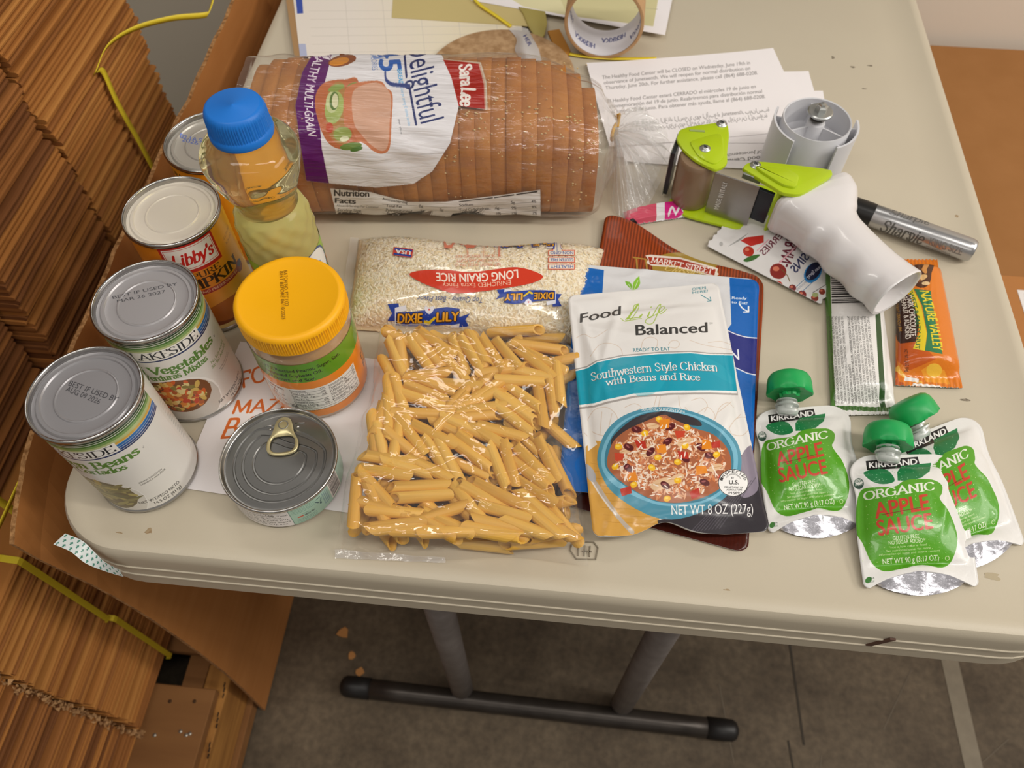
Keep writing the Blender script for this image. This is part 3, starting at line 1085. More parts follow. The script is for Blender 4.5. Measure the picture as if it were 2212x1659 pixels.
# ------------------------------------------------------------------ carton on the right
cz = -.15
ca = box((1.0, .59, (cz + FLOOR) / 2 - .0003), (1.17, .66, cz - FLOOR - .001), 0.0, .003)
carton = obj('carton', *ca, mat('carton_kraft', '9c6a38', .75, var=('93622f', 25, .3), bump=(200, .1, .0006)), base=(1.0, .59, FLOOR), smooth=False)
tag(carton, 'big brown cardboard carton standing right of the table', 'carton')
tp = spot(2200, 598, cz)
V, Fs = box((1.0, tp[1] - .085, cz + .0002), (1.17, .17, .0006))
obj('packing_tape', V, Fs, mat('clear_tape', 'ae733c', .2), carton, smooth=False)
c = spot(2196, 627, cz)
V, Fs = box((c[0] + .06, c[1] - .08, cz + .0007), (.12, .16, .0004))
obj('shipping_label', V, Fs, flat('e4dfdc', .5), carton, smooth=False)
V, Fs = join([box((c[0] + .065, c[1] - .006, cz + .001), (.1, .0006, .0003)), box((c[0] + .007, c[1] - .08, cz + .001), (.0006, .15, .0003))])
obj('label_border', V, Fs, flat('8f8a88', .6), carton, smooth=False)
def inkmat(name, img, rough=.5):
    m = mat(name, 'ffffff', rough)
    t = nd(m, 'ShaderNodeTexImage')
    t.image = img
    t.extension = 'CLIP'
    p = m.node_tree.nodes['Principled BSDF']
    m.node_tree.links.new(t.outputs[0], p.inputs['Base Color'])
    m.node_tree.links.new(t.outputs[1], p.inputs['Alpha'])
    return m


# ------------------------------------------------------------------ tins
tin = mat('tin_steel', 'b3b1ae', 0.3, 0.92)
tinw = mat('tin_white', 'd2ccc0', 0.3, 0.6)
tinrim = mat('tin_rim', 'c2c0bd', 0.2, 1.0)


def cyl_label(name, parent, c, r, z0, z1, az0, az1, art_fn, ppm=5000, bg='e9e6e0', rough=.32, n=72, coat=0.25, back=None):
    """printed paper wrap: drawing coordinates are (azimuth in degrees, height in mm)"""
    L_ = r * math.radians(az1 - az0)
    a = Art(L_, z1 - z0, ppm, bg, xf=lambda p: np.stack([(p[:, 0] - az0) / (az1 - az0) * L_, (p[:, 1] / 1000 - z0)], 1))
    art_fn(a)
    im = a.image(name + '_print')
    m = printmat(name + '_print', im, rough, coat=coat)
    V, uv, Fs, fm = [], [], [], []
    zz = np.linspace(z0, z1, 7)
    th = np.linspace(az0, az1, n + 1)
    for z in zz:
        for t in th:
            V.append((c[0] + r * math.cos(math.radians(t)), c[1] + r * math.sin(math.radians(t)), z))
            uv.append(((t - az0) / (az1 - az0), (z - z0) / (z1 - z0)))
    for i in range(6):
        for j in range(n):
            k = i * (n + 1) + j
            Fs.append((k, k + 1, k + n + 2, k + n + 1))
    return obj(name, V, Fs, m, parent, uv=uv)


def lid_disc(parent, c, r, z, art_fn, base_mat_args, name='lid_panel', prof=None, ppm=4500, n=72):
    """stamped lid: concentric beads turned from a profile, ink printed on top (drawn in photo pixels)"""
    P0 = c[:2]
    a = Art(2 * r, 2 * r, ppm, base_mat_args['col'], xf=lambda p: np.stack([spot(q[0], q[1], z)[:2] for q in p]) - P0 + r)
    art_fn(a)
    im = a.image(name + '_ink')
    m = printmat(name + '_ink', im, base_mat_args.get('rough', .33), metal=base_mat_args.get('metal', .85))
    V, Fs = lathe(prof, n, (0, 0, 0), cap1=False)
    V = np.concatenate([V, [(0, 0, prof[-1][1])]])
    k = (len(prof) - 1) * n
    Fs += [(k + j, k + (j + 1) % n, len(V) - 1) for j in range(n)]
    uv = V[:, :2] / (2 * r) + .5
    return sharp(obj(name, V + np.array((c[0], c[1], 0)), Fs, m, parent, uv=uv), 16)


def can(c, label, ink, lidcol, metal=.85, h=.1127, r=.0381, label_fn=None, az=None, bg='e9e6e0', lidrough=.33, wrapname='paper_label'):
    root = empty('food_can', (c[0], c[1], 0), label, 'can')
    rb = r - .0014
    # body, bottom seam and neck
    V, Fs = lathe([(rb - .004, .002), (rb - .001, .0004), (rb + .0008, .0006), (rb + .0014, .0022), (rb + .0008, .0036), (rb - .0004, .0042), (rb - .0003, h - .0042), (rb + .0002, h - .0036)], 72, (c[0], c[1], 0), cap0=True)
    obj('can_body', V, Fs, tin, root)
    V, Fs = lathe([(rb + .0002, h - .0038), (r, h - .0032), (r + .0001, h - .0008), (r - .0006, h - .0001), (r - .0016, h - .0001), (r - .0022, h - .0010), (r - .0026, h - .0042)], 96, (c[0], c[1], 0))
    obj('can_rim', V, Fs, tinrim, root)
    z = h - .0044
    R = r - .0026
    prof = [(R, z), (R - .0022, z - .0002), (R - .0026, z + .0002), (R - .0036, z + .0012), (R - .0054, z + .0012), (R - .0062, z + .0002), (R - .0085, z - .0001), (R - .0140, z - .0001), (R - .0146, z + .0006), (R - .0152, z + .0007), (R - .0160, z + .0001), (.004, z + .0001)]
    lid_disc(root, c, R, h - .004, ink, dict(col=lidcol, rough=lidrough, metal=metal), prof=prof)
    z0, z1 = .0045, h - .0048
    cyl_label(wrapname, root, c, rb + .0004, z0, z1, az[0], az[1], label_fn, bg=bg)
    return root


GREEN, NAVY = '5d8a3a', '1f3a78'
STRIPES = ((107.0, 1.0, '253d24'), (105.0, .9, '3b5c2c'), (102.8, 1.1, '4f7a35'), (100.6, 1.5, '7fa35a'), (98.3, 1.9, 'b9c48a'), (95.7, 1.6, 'd7ab4d'), (93.0, 1.6, '2c6fb2'), (90.6, 1.2, '2d5fa4'), (88.4, 1.1, '26457f'), (86.4, .9, '1d2f60'))


def lakeside(a, az0, brand, end):
    for z, t, c in STRIPES:
        a.rect(-360, z - t * .78 - .2, 360, z + t * .78 - .2, c)
    a.rect(brand[0] - 3, 87.2, brand[1] + 3.2, 97.6, 'f2efe9')
    a.pen('LAKESIDE', (brand[0], 88.6), (brand[1], 88.6), (brand[0], 96.2), '22262c', .13, .05)
    a.rect(end, 0, end + 95, 110, 'e4e0d8')
    for k in range(16):
        a.line([(end + 6, 78 - k * 4), (end + 60 - (k * 37) % 17, 78 - k * 4)], .0005, '6d6a66', .8)


def beans_label(a):
    lakeside(a, -38, (-131, -51.5), 14)
    a.pen('Green Beans', (-142, 73.2), (-35, 73.2), (-142, 82), GREEN, .2, .09)
    a.text('U', (-30.5, 74.6), (-29, 74.6), (-30.5, 77), '3a3a3a')
    a.ell(-29.7, 75.8, 2.1, 2.2, '3a3a3a', op=.0)
    a.pen('Ejotes Cortados', (-150, 65.0), (-55, 65.0), (-150, 71.6), GREEN, .2, .09)
    # bowl of beans
    a.ell(-104, 24, 42, 32, 'f4f2ee')
    a.ell(-104, 24, 41, 31, 'dcd8d0')
    a.ell(-105, 30, 36, 24, '6d5f3a')
    r = np.random.default_rng(3)
    for k in range(90):
        x, y = -105 + r.normal(0, 17), 32 + r.normal(0, 9)
        if ((x + 105) / 36) ** 2 + ((y - 30) / 24) ** 2 < .9:
            a.ell(x, y, r.uniform(5, 11), r.uniform(1.4, 2.2), ('8d8350', 'a09554', 'b3a35c', '6f6a3e', '7d7440')[r.integers(5)], r.uniform(-35, 25))
    a.ell(-98, 50, 4, 4.5, 'b39a45')
    a.text('SERVING SUGGESTION', (-58, 41.5), (-30, 41.5), (-58, 43.4), '4a4744')
    a.text('SUGERENCIA PARA SERVIR', (-58, 38.5), (-27, 38.5), (-58, 40.4), '4a4744')
    a.text('NET WT/PESO NETO', (-74, 13.6), (-24.5, 13.6), (-74, 17.4), '3c3a38', .012)
    a.text('14.5 OZ (411g)', (-60, 7.6), (-26, 7.6), (-60, 11.6), '3c3a38', .012)


def ink_beans(a):
    a.text('BEST IF USED BY', (146, 832), (250, 868), (153, 821), '4d4d52', .0)
    a.text('AUG 09 2026', (140, 844), (212, 873), (147, 833), '4d4d52', .0)


can((-.3234, .070), 'can of cut green beans with white striped label nearest the table corner', ink_beans, 'a5a3a6', metal=.5, label_fn=beans_label, az=(-215, 145))


def veg_label(a):
    lakeside(a, -47, (-98, -19), 30)
    a.pen('Mixed Vegetables', (-143, 70.2), (-4, 70.2), (-143, 79.0), GREEN, .2, .09)
    a.text('U', (1, 70), (3.4, 70), (1, 72.6), '3a3a3a')
    a.pen('Verduras Mixtas', (-101, 62.0), (-23, 62.0), (-101, 68.4), GREEN, .2, .09)
    a.text('No Salt Added', (-22, 54.6), (13, 54.6), (-22, 58), '6d8f45')
    a.text('Sin Sal Añadida', (-24, 49.8), (14, 49.8), (-24, 53.2), '6d8f45')
    a.text('SERVING SUGGESTION', (-16, 42.4), (10, 42.4), (-16, 43.6), '6b6864')
    a.text('SUGERENCIA PARA SERVIR', (-16, 39.8), (12, 39.8), (-16, 41), '6b6864')
    a.ell(-74, 29, 46, 33, 'f6f4f0')
    a.ell(-74, 28, 44, 31, 'cfc9c0')
    a.ell(-78, 38, 42, 22, '7c4a22')
    r = np.random.default_rng(8)
    for k in range(200):
        x, y = -78 + r.normal(0, 20), 38 + r.normal(0, 10)
        if ((x + 78) / 42) ** 2 + ((y - 38) / 22) ** 2 < .92:
            a.ell(x, y, r.uniform(2.5, 5.5), r.uniform(1.8, 3), ('d9601f', 'e0872e', 'd8b45a', 'e6d290', 'c8401e', '8a7a34', 'b45a22', 'e8c070')[r.integers(8)], r.uniform(-60, 60))
    a.text('NET WT/PESO NETO', (-38, 11.0), (12, 11.0), (-38, 14.6), '3c3a38', .012)
    a.text('15 OZ (425g)', (-20, 5.8), (9, 5.8), (-20, 9.2), '3c3a38', .012)


def ink_veg(a):
    a.text('BEST IF USED BY', (243, 645), (383, 615), (241.5, 638.5), '57575c', .0)
    a.text('MAR 26 2027', (253, 654), (357, 632), (251.5, 647.5), '57575c', .0)


can((-.3108, .1504), 'can of mixed vegetables with white striped label, middle of the left can row', ink_veg, 'b5b2b4', metal=.45, label_fn=veg_label, az=(-215, 145))


def pumpkin_label(a):
    def grad(u, v, A):
        t = np.clip((u - .46) / .2, 0, 1)[..., None]
        c = hexrgb('e68a1f') * (1 - t) + hexrgb('f0c235') * t
        t2 = np.clip((u - .68) / .1, 0, 1)[..., None]
        c = c * (1 - t2) + hexrgb('dc8420') * t2
        t3 = np.clip((.52 - v) / .3, 0, 1)[..., None] * np.clip(1 - abs(u - .55) * 5, 0, 1)[..., None]
        c = c * (1 - t3 * .6) + hexrgb('f4d67c') * t3 * .6
        A[..., :3] = c
        return A
    a.shade(grad)
    a.rect(-90, 78, -22, 109, 'c2271d')
    a.rect(-87, 81.5, -25, 106, 'f0ece4')
    a.line([(-85.5, 83), (-26.5, 83), (-26.5, 104.5), (-85.5, 104.5)], .0004, 'c9302a', closed=True)
    a.pen("Libby's", (-82, 87.5), (-30, 87.5), (-82, 99), 'c9221c', .2, .08, serif=False, italic=.25)
    a.pen('100% PURE', (-97, 70.5), (-30, 70.5), (-97, 76.3), '4a2f14', .14, .06)
    a.pen('PUMPKIN', (-109, 58.5), (-3.5, 58.5), (-109, 68.5), '3a2412', .19, .07)
    a.poly([(-100, 51), (-2, 50), (-2, 55.5), (-100, 56.5)], 'a8302a')
    a.text('NO PRESERVATIVES', (-64, 52), (-10, 52), (-64, 55), 'e8c9a0', .02)
    a.ell(-2, 53, 8, 6, '8f3f3a')
    a.ell(0, 55, 6, 3, '3f4f8a')
    a.text('GLUTEN FREE', (-10, 88), (14, 88), (-10, 91), 'b87a22')
    a.text('NON GMO', (-8, 82), (10, 82), (-8, 85), 'b87a22')
    a.pen('Libby', (-128, 82), (-96, 82), (-128, 86), 'c07019', .15, .08, serif=False)
    a.ell(-40, 20, 46, 16, '8a3f12')
    a.ell(-40, 24, 40, 12, 'b8661e')
    a.rect(-100, 0, 40, 9, 'f0d48c')
    a.rect(-34, 3.5, -20, 10.5, 'f0d9a0')
    a.line([(-34, 3.5), (-20, 3.5), (-20, 10.5), (-34, 10.5)], .0005, '3a2412', closed=True)
    a.text('OZ', (-32, 5), (-22, 5), (-32, 9), '3a2412')


can((-.3219, .2389), 'pumpkin can with orange label and plain lid in a pale painted reflection, behind the mixed vegetables', lambda a: None, 'ebe2d4', metal=.12, label_fn=pumpkin_label, az=(-215, 145), lidrough=.3, bg='e89a22')  # lid colour lightened to carry its bright reflection


def ink_back(a):
    a.text('02 1A SEP', (388, 297), (450, 311), (390, 288), '6f7fc0', .03)
    a.text('2026 3', (392, 304), (440, 316), (394, 296), '6f7fc0', .03)


def orange_label(a):
    a.rect(-150, 0, 60, 100, 'f1a723')
    a.rect(-150, 0, 60, 30, 'd8871a')
    for k in range(3):
        a.text('ORANGE', (-140 + k * 62, 97.5), (-92 + k * 62, 97.5), (-140 + k * 62, 103), '3a2a12', .03)


can((-.3168, .3205), 'can with orange label half hidden behind the blue-capped oil bottle', ink_back, 'b7b2a9', label_fn=orange_label, az=(-215, 145), bg='f1a723', metal=.5)

# ------------------------------------------------------------------ flat tuna tin
TC, TR_, TH = (-.2138, .0738), .0440, .0310
tuna = empty('tuna_can', (*TC, 0), 'low grey pull-tab fish tin with pale green label on the white paper', 'can')
V, Fs = lathe([(.036, .0012), (.0395, .0004), (.0415, .001), (.0425, .004), (.0427, TH - .004), (.0432, TH - .0035)], 72, (*TC, 0), cap0=True)
obj('can_body', V, Fs, tin, tuna)
V, Fs = lathe([(.0428, TH - .0036), (.0439, TH - .003), (TR_, TH - .0008), (.0434, TH), (.0426, TH), (.0421, TH - .001), (.0416, TH - .0034), (.0410, TH - .0040)], 96, (*TC, 0))
obj('can_rim', V, Fs, tinrim, tuna)


def tuna_label(a):
    a.rect(-200, 0, -68, 40, 'e9e4e4')
    a.rect(-68.4, 0, -67.8, 40, '3f6a60')
    a.rect(-67.8, 0, 200, 40, 'a9cdbb')
    for k, (t, x0, x1) in enumerate((('Nutrition Facts Serv. size: 1 can,', -140, -86), ('Amount per serving: Calories 110, Total', -150, -70), ('Fat 1g, Sat. Fat 0g, Trans Fat 0g, Cholest.', -150, -76), ('Sodium 15%, Total Carb. 10g (4% DV),', -150, -70.5), ('Fiber 0g, Total Sugars 0g Added Sugars', -150, -70), ('0g, Protein 26g, Calcium 0% DV), Iron', -150, -74))):
        z = 23.6 - k * 3.6
        a.text(t, (x0, z), (x1, z), (x0, z + 2.3), '4b4648', .01)
    a.text('110', (-90.5, 19.8), (-83, 19.8), (-90.5, 23.4), '3a3638', .03)
    for k in range(4):
        z = 24 - k * 2
        a.text('Thai product packed in water with vegetable broth', (-66, z), (-41, z), (-66, z + 1.2), '3f6b62')
    a.text('Distributed by', (-57, 14.2), (-50, 14.2), (-57, 15.4), '3f6b62')
    a.text('MEGA FISH', (-55, 10.8), (-44, 10.8), (-55, 13), '26343a', .03)
    a.ell(-60, 11.9, 2.6, 1.0, 'd4482a')
    a.ell(-57.4, 11.9, 1.1, .9, 'd4482a')
    for k in range(3):
        z = 7.6 - k * 2.2
        a.text('Product of Thailand distributed by', (-64, z), (-43, z), (-64, z + 1.2), '3f6b62')
    for k in range(3):
        t = k * 120 + 90
        c, s_ = math.cos(math.radians(t)), math.sin(math.radians(t))
        a.line([(-37 + c * 2.6 - s_ * 2.2, 19.5 + (s_ * 2.6 + c * 2.2)), (-37 + c * 3.0 + s_ * 2.2, 19.5 + s_ * 3.0 - c * 2.2)], .0009, '2f5560')
    a.ell(-36, 14, 1.1, 1.6, '2f5560')
    for k in range(4):
        a.text('Keep refrigerated after opening store in', (-31 + k * 2, 7), (-31 + k * 2, 24), (-32.6 + k * 2, 7), '3f5f86')
    a.rect(-22.4, 3.5, -4.4, 26.5, 'efe9e4')
    x = 5.5
    r = np.random.default_rng(2)
    while x < 24.8:
        t = r.choice([.3, .45, .7, .9])
        a.rect(-21, x, -6, x + t, '33292a')
        x += t + r.choice([.4, .6, .9])


cyl_label('tin_label', tuna, TC, .0429, .0022, TH - .0038, -200, 160, tuna_label, bg='a9cdbb', ppm=5200)
z = TH - .0042
R = .0410
prof = [(R, z), (R - .001, z - .0002), (R - .0022, z), (R - .0060, z), (R - .0066, z - .0008), (R - .0076, z - .0009), (R - .0083, z), (R - .0125, z), (R - .0131, z - .0008), (R - .0141, z - .0009), (R - .0148, z), (R - .0205, z), (R - .0211, z - .0007), (R - .0221, z - .0008), (R - .0228, z), (.004, z)]


def tab_lid(R_, a_, z_):
    return R_


# the beads stop short of the tab: pull the ring radii in on the tab side
def rf(Rm, a_, z_):
    ta = math.radians(78)
    d = np.cos(a_ - ta)
    k = np.clip((d - .55) / .45, 0, 1)
    inner = (Rm < R - .004)
    return np.where(inner, Rm * (1 - .42 * k * np.clip((R - Rm) / .012, .25, 1)), Rm)


lidm = mat('tin_lid', '8f8e8c', .3, .9)
V, Fs = lathe(prof, 96, (0, 0, 0), cap1=True, rf=rf)
sharp(obj('lid_panel', V + np.array((*TC, 0)), Fs, lidm, tuna), 14)
brass = mat('brass_tab', 'cbbf93', .32, .65)
A0, A1 = np.array(spot(612, 898, TH)), np.array(spot(607, 981, TH))
ax = (A1 - A0)[:2]
tl = np.linalg.norm(ax)
ax /= tl
ay = np.array([-ax[1], ax[0]])


def tabpt(s, t, z):
    return np.array([*(A0[:2] + ax * s + ay * t), z])


zt = TH - .0022
outl = [(0, 0), (.0014, .0034), (.005, .0049), (.011, .0062), (.0165, .0086), (.0215, .0086), (.0247, .006), (.0258, 0)]
outl = outl + [(s, -t) for s, t in outl[-2:0:-1]]
outl = smooth_path(outl, 4, True) * np.array([tl / .0258, 1.35])
hole = smooth_path([(.0128, 0), (.0136, .0052), (.0165, .0067), (.0208, .0066), (.0232, .0046), (.0238, 0), (.0232, -.0046), (.0208, -.0066), (.0165, -.0067), (.0136, -.0052)], 4, True) * np.array([tl / .0258, 1.35])
n = len(outl)
hc = np.array([.0185 * tl / .0258, 0])
ang = np.arctan2(outl[:, 1] - hc[1], outl[:, 0] - hc[0])
ha = np.arctan2(hole[:, 1] - hc[1], hole[:, 0] - hc[0])
hr = np.hypot(hole[:, 0] - hc[0], hole[:, 1] - hc[1])
o_ = np.argsort(ha)
rr = np.interp(ang, np.concatenate([ha[o_] - 2 * PI, ha[o_], ha[o_] + 2 * PI]), np.tile(hr[o_], 3))
inn = hc + np.stack([rr * np.cos(ang), rr * np.sin(ang)], 1)
mid = inn + (outl - inn) * .5
rings = [(outl, zt - .0008), (outl, zt), (outl * .93 + mid * .07, zt + .0007), (mid, zt + .0009), (inn * .9 + mid * .1, zt + .0005), (inn, zt - .0006)]
V = np.concatenate([[tabpt(s, t, z_) for s, t in Rr] for Rr, z_ in rings])
Fs = []
for k in range(len(rings) - 1):
    for i in range(n):
        j = (i + 1) % n
        Fs.append((k * n + i, k * n + j, k * n + n + j, k * n + n + i))
tab = obj('pull_tab', V, Fs, brass, tuna)
c = tabpt(.0072, 0, 0)
obj('rivet', *lathe([(.0042, zt + .0004), (.0039, zt + .0011), (.0032, zt + .0011), (.0029, zt + .0006), (.0001, zt + .0007)], 20, (c[0], c[1], 0)), flat('8f8d84', .35, .7), tab)
for s, t in ((.0086, .0105), (.0086, -.0105)):
    c = tabpt(s, t, 0)
    obj('dimple', *lathe([(.0013, z), (.0011, z + .0006), (.0005, z + .001), (.0001, z + .0011)], 12, (c[0], c[1], 0)), tinrim, tuna)
for t0, t1 in ((.0085, .0155), (-.0085, -.0155)):
    V, Fs = tube([tabpt(.0052, t0, z + .0002), tabpt(.0058, t1, z + .0002)], .0005, 8)
    obj('score_line', V, Fs, tinrim, tuna)

# ------------------------------------------------------------------ peanut butter jar
JC = (-.2093, .1642)
jar = empty('peanut_butter_jar', (*JC, 0), 'clear jar of peanut butter with bright yellow lid and green and orange label', 'jar')
pb = mat('peanut_butter', 'a9825a', .3, var=('b99467', 30, .3), coat=1.0)
H = .1106
V, Fs = lathe([(.030, .0012), (.0368, .0004), (.0388, .0025), (.0396, .008), (.0399, .016), (.0399, .076), (.0394, .083), (.0378, .089), (.0362, .0925), (.0358, .096)], 72, (*JC, 0), cap0=True)
obj('jar_body', V, Fs, pb, jar)
lidy = mat('yellow_lid', 'ffb80a', .42, bump=(700, .05, .0003))
nr_ = 128


def ribs(Rm, a_, z_):
    return Rm + np.where((z_ > H - .0165) & (z_ < H - .0045), .00035 * np.sign(np.sin(a_ * nr_)), 0)


V, Fs = lathe([(.0368, H - .0185), (.0398, H - .0185), (.0404, H - .0178), (.0403, H - .0168), (.0402, H - .0162), (.0402, H - .0046), (.0403, H - .0042), (.0401, H - .0026), (.0388, H - .0006), (.0372, H), (.0352, H), (.0345, H - .0004), (.001, H - .0004)], nr_ * 4, (*JC, 0), cap1=True, rf=ribs)
lid = sharp(obj('lid', V, Fs, lidy, jar), 50)
a = Art(.08, .08, 6000, 'ffb80a', 0.0, xf=lambda p: np.stack([spot(q[0], q[1], H)[:2] for q in p]) - np.array(JC) + .04)
a.text('BATCH NO. FTC1123', (613, 585), (616, 661), (621, 584), '7a5410', .0)
a.text('BEST BEFORE 06/10/2025', (604, 586), (609, 690), (612, 586), '7a5410', .0)
im = a.image('lid_ink')
ink = inkmat('lid_ink', im)
obj('date_stamp', [(JC[0] - .03, JC[1] - .03, H + .0001), (JC[0] + .03, JC[1] - .03, H + .0001), (JC[0] + .03, JC[1] + .03, H + .0001), (JC[0] - .03, JC[1] + .03, H + .0001)], [(0, 1, 2, 3)], ink, lid, smooth=False, uv=[(.125, .125), (.875, .125), (.875, .875), (.125, .875)])


def pb_label(a):
    a.rect(-220, 0, 160, 58, 'ef8a1f')
    a.rect(-220, 57, 160, 81, '5f9a22')
    for k, t in enumerate(('INGREDIENTS: Roasted Peanut, Sugar, Salt.', 'Fully Hydrogenated Soybean Oil.', 'Contains: Peanuts and Soy.')):
        a.text(t, (-148 + k * 1, 71 - k * 6.2), ((-30.5, -55, -64)[k], 71 - k * 6.2), (-148 + k * 1, 75 - k * 6.2), '1c2410', .02)
    a.rect(-134, 17, -16, 47.5, 'ece9e4')
    a.text('Nutrition', (-131, 42.4), (-106, 42.4), (-131, 46.4), '1e1c1a', .03)
    a.text('Facts', (-131, 37), (-116, 37), (-131, 41), '1e1c1a', .03)
    for k, t in enumerate(('15 servings per container', 'Serving size', '2 Tbsp (32g)', 'Amount per serving', 'Calories')):
        a.text(t, (-131, 33.6 - k * 3.2), (-107 - (k % 2) * 6, 33.6 - k * 3.2), (-131, 35.6 - k * 3.2), '3a3734')
    a.text('206', (-105, 19.4), (-96, 19.4), (-105, 24), '1e1c1a', .03)
    for k, (t, p) in enumerate((('Amount/serving', '% DV'), ('Total Fat 16g', '20%'), ('Sat. Fat 3g', '16%'), ('Trans Fat 0g', ''), ('Cholesterol 0mg', '0%'), ('Sodium 150mg', '6%'))):
        zz = 44 - k * 4.0
        a.text(t, (-98, zz), (-80 + (k % 3) * 4, zz), (-98, zz + 2.2), '2e2b29', .015 if k in (1, 4, 5) else 0)
        if p:
            a.text(p, (-64, zz), (-59, zz), (-64, zz + 2.2), '2e2b29', .015)
        a.rect(-98, zz - .9, -58, zz - .5, '5a5652')
    for k, (t, p) in enumerate((('Amount/serving', '% DV'), ('Total Carb. 7g', '3%'), ('Fiber 2g', '9%'), ('Total Sugars 3g', ''), ('Incl. 3g Added Sugars', '6%'), ('Protein 7g', ''))):
        zz = 44 - k * 4.0
        a.text(t, (-55, zz), (-36 + (k % 3) * 4, zz), (-55, zz + 2.2), '2e2b29', .015 if k in (1, 5) else 0)
        if p:
            a.text(p, (-22, zz), (-18, zz), (-22, zz + 2.2), '2e2b29', .015)
        a.rect(-55, zz - .9, -17, zz - .5, '5a5652')
    for k, t in enumerate(('Vit. D 0mcg 0%  Calcium 16mg 1%  Iron 0.6mg 4%  Potas. 190mg 4%', 'The % Daily Value (DV) tells you how much a nutrient in a serving of food', 'contributes to a daily diet. 2,000 calories a day is used for general nutrition advice.')):
        a.text(t, (-92 - k * 6, 19.4 - k * 2.6 + 2), (-20, 19.4 - k * 2.6 + 2), (-92 - k * 6, 21 - k * 2.6 + 2), '4a4643')
    a.text('P', (3, 33), (7.5, 33), (3, 41), '5a3410', .03)
    a.text('BUTTER', (3, 22), (40, 22), (3, 30), '5a3410', .03)
    a.text('PEANUT', (10, 33), (44, 33), (10, 41), '5a3410', .03)


cyl_label('jar_label', jar, JC, .0401, .0075, .0805, -230, 130, pb_label, bg='ef8a1f', ppm=5200, coat=.6, rough=.25)
# clear shoulder of the jar above the label
V, Fs = lathe([(.0403, .0815), (.0401, .085), (.0388, .0905), (.0372, .0935)], 72, (*JC, 0))
obj('jar_shoulder', V, Fs, filmmat('clear_plastic', haze=.04, rough=.05, ior=1.6), jar)

# ------------------------------------------------------------------ oil bottle
OC = (-.2365, .2325)
oil = empty('oil_bottle', (*OC, 0), 'clear bottle of yellow cooking oil with a blue screw cap', 'bottle')
oilm = mat('oil', 'f3ecbb', .03, trans=.93, ior=1.25)
oilb = [(.022, .0015), (.026, .0005), (.0285, .004), (.0292, .012), (.0292, .09), (.0289, .110), (.0284, .122), (.0264, .1300), (.0232, .1345), (.0216, .1375), (.0220, .1415), (.0245, .148), (.0282, .158), (.0320, .169), (.0343, .1775), (.0344, .1825), (.0328, .1868), (.0290, .1915), (.0236, .1950), (.0195, .197), (.0165, .1985), (.0160, .204)]


def dimples(Rm, a_, z_):
    k = ((z_ > .098) & (z_ < .13)) * .0009 * np.sin(a_ * 11) * np.sin((z_ - .098) * 390)
    f_ = ((z_ > .146) & (z_ < .17)) * .0006 * np.cos(a_ * 8)
    return Rm + k + f_


prof = smooth_path(oilb, 4)
V, Fs = lathe(prof, 96, (*OC, 0), cap0=True, cap1=True, rf=dimples)
oill = mat('oil_deep', 'f0e494', .07, trans=.5, ior=1.2)
nf_ = [0 if V[f[0]][2] > .1345 else 1 for f in Fs]
obj('bottle_body', V, Fs, [oilm, oill], oil, fmat=nf_)
bluem = mat('blue_cap', '1878d8', .42)
H2 = .2209
nc = 72


def cribs(Rm, a_, z_):
    return Rm + np.where((z_ > H2 - .0165) & (z_ < H2 - .0055), .0003 * np.sign(np.sin(a_ * nc)), 0)


V, Fs = lathe([(.0165, .1985), (.0214, .1985), (.0217, .1995), (.0216, .2035), (.0208, .2043), (.0206, .2052), (.0203, H2 - .0056), (.0200, H2 - .0035), (.0188, H2 - .0009), (.0170, H2), (.0012, H2 - .0002), (.0006, H2 + .0003)], nc * 4, (*OC, 0), cap1=True, rf=cribs)
sharp(obj('bottle_cap', V, Fs, bluem, oil), 50)


def oil_label(a):
    a.rect(-250, 0, 120, 110, '9cc23a')
    r = np.random.default_rng(4)
    for k in range(60):
        a.ell(-250 + 370 * r.random(), 60 + 35 * r.random(), r.uniform(6, 14), r.uniform(4, 9), ('6fae2c', 'e07c2a', 'd94a30', 'f0a63c', '3f8a2c')[r.integers(5)], r.uniform(-40, 40))
    a.ell(-20, 74, 34, 21, '2d4a86')
    a.ell(-20, 74, 31, 19, 'f2f1ec')
    a.text('OIL', (-38, 66), (-4, 66), (-38, 80), '2d4a86', .05)


cyl_label('bottle_label', oil, OC, .0295, .012, .0935, -250, 110, oil_label, bg='9cc23a', ppm=2500)
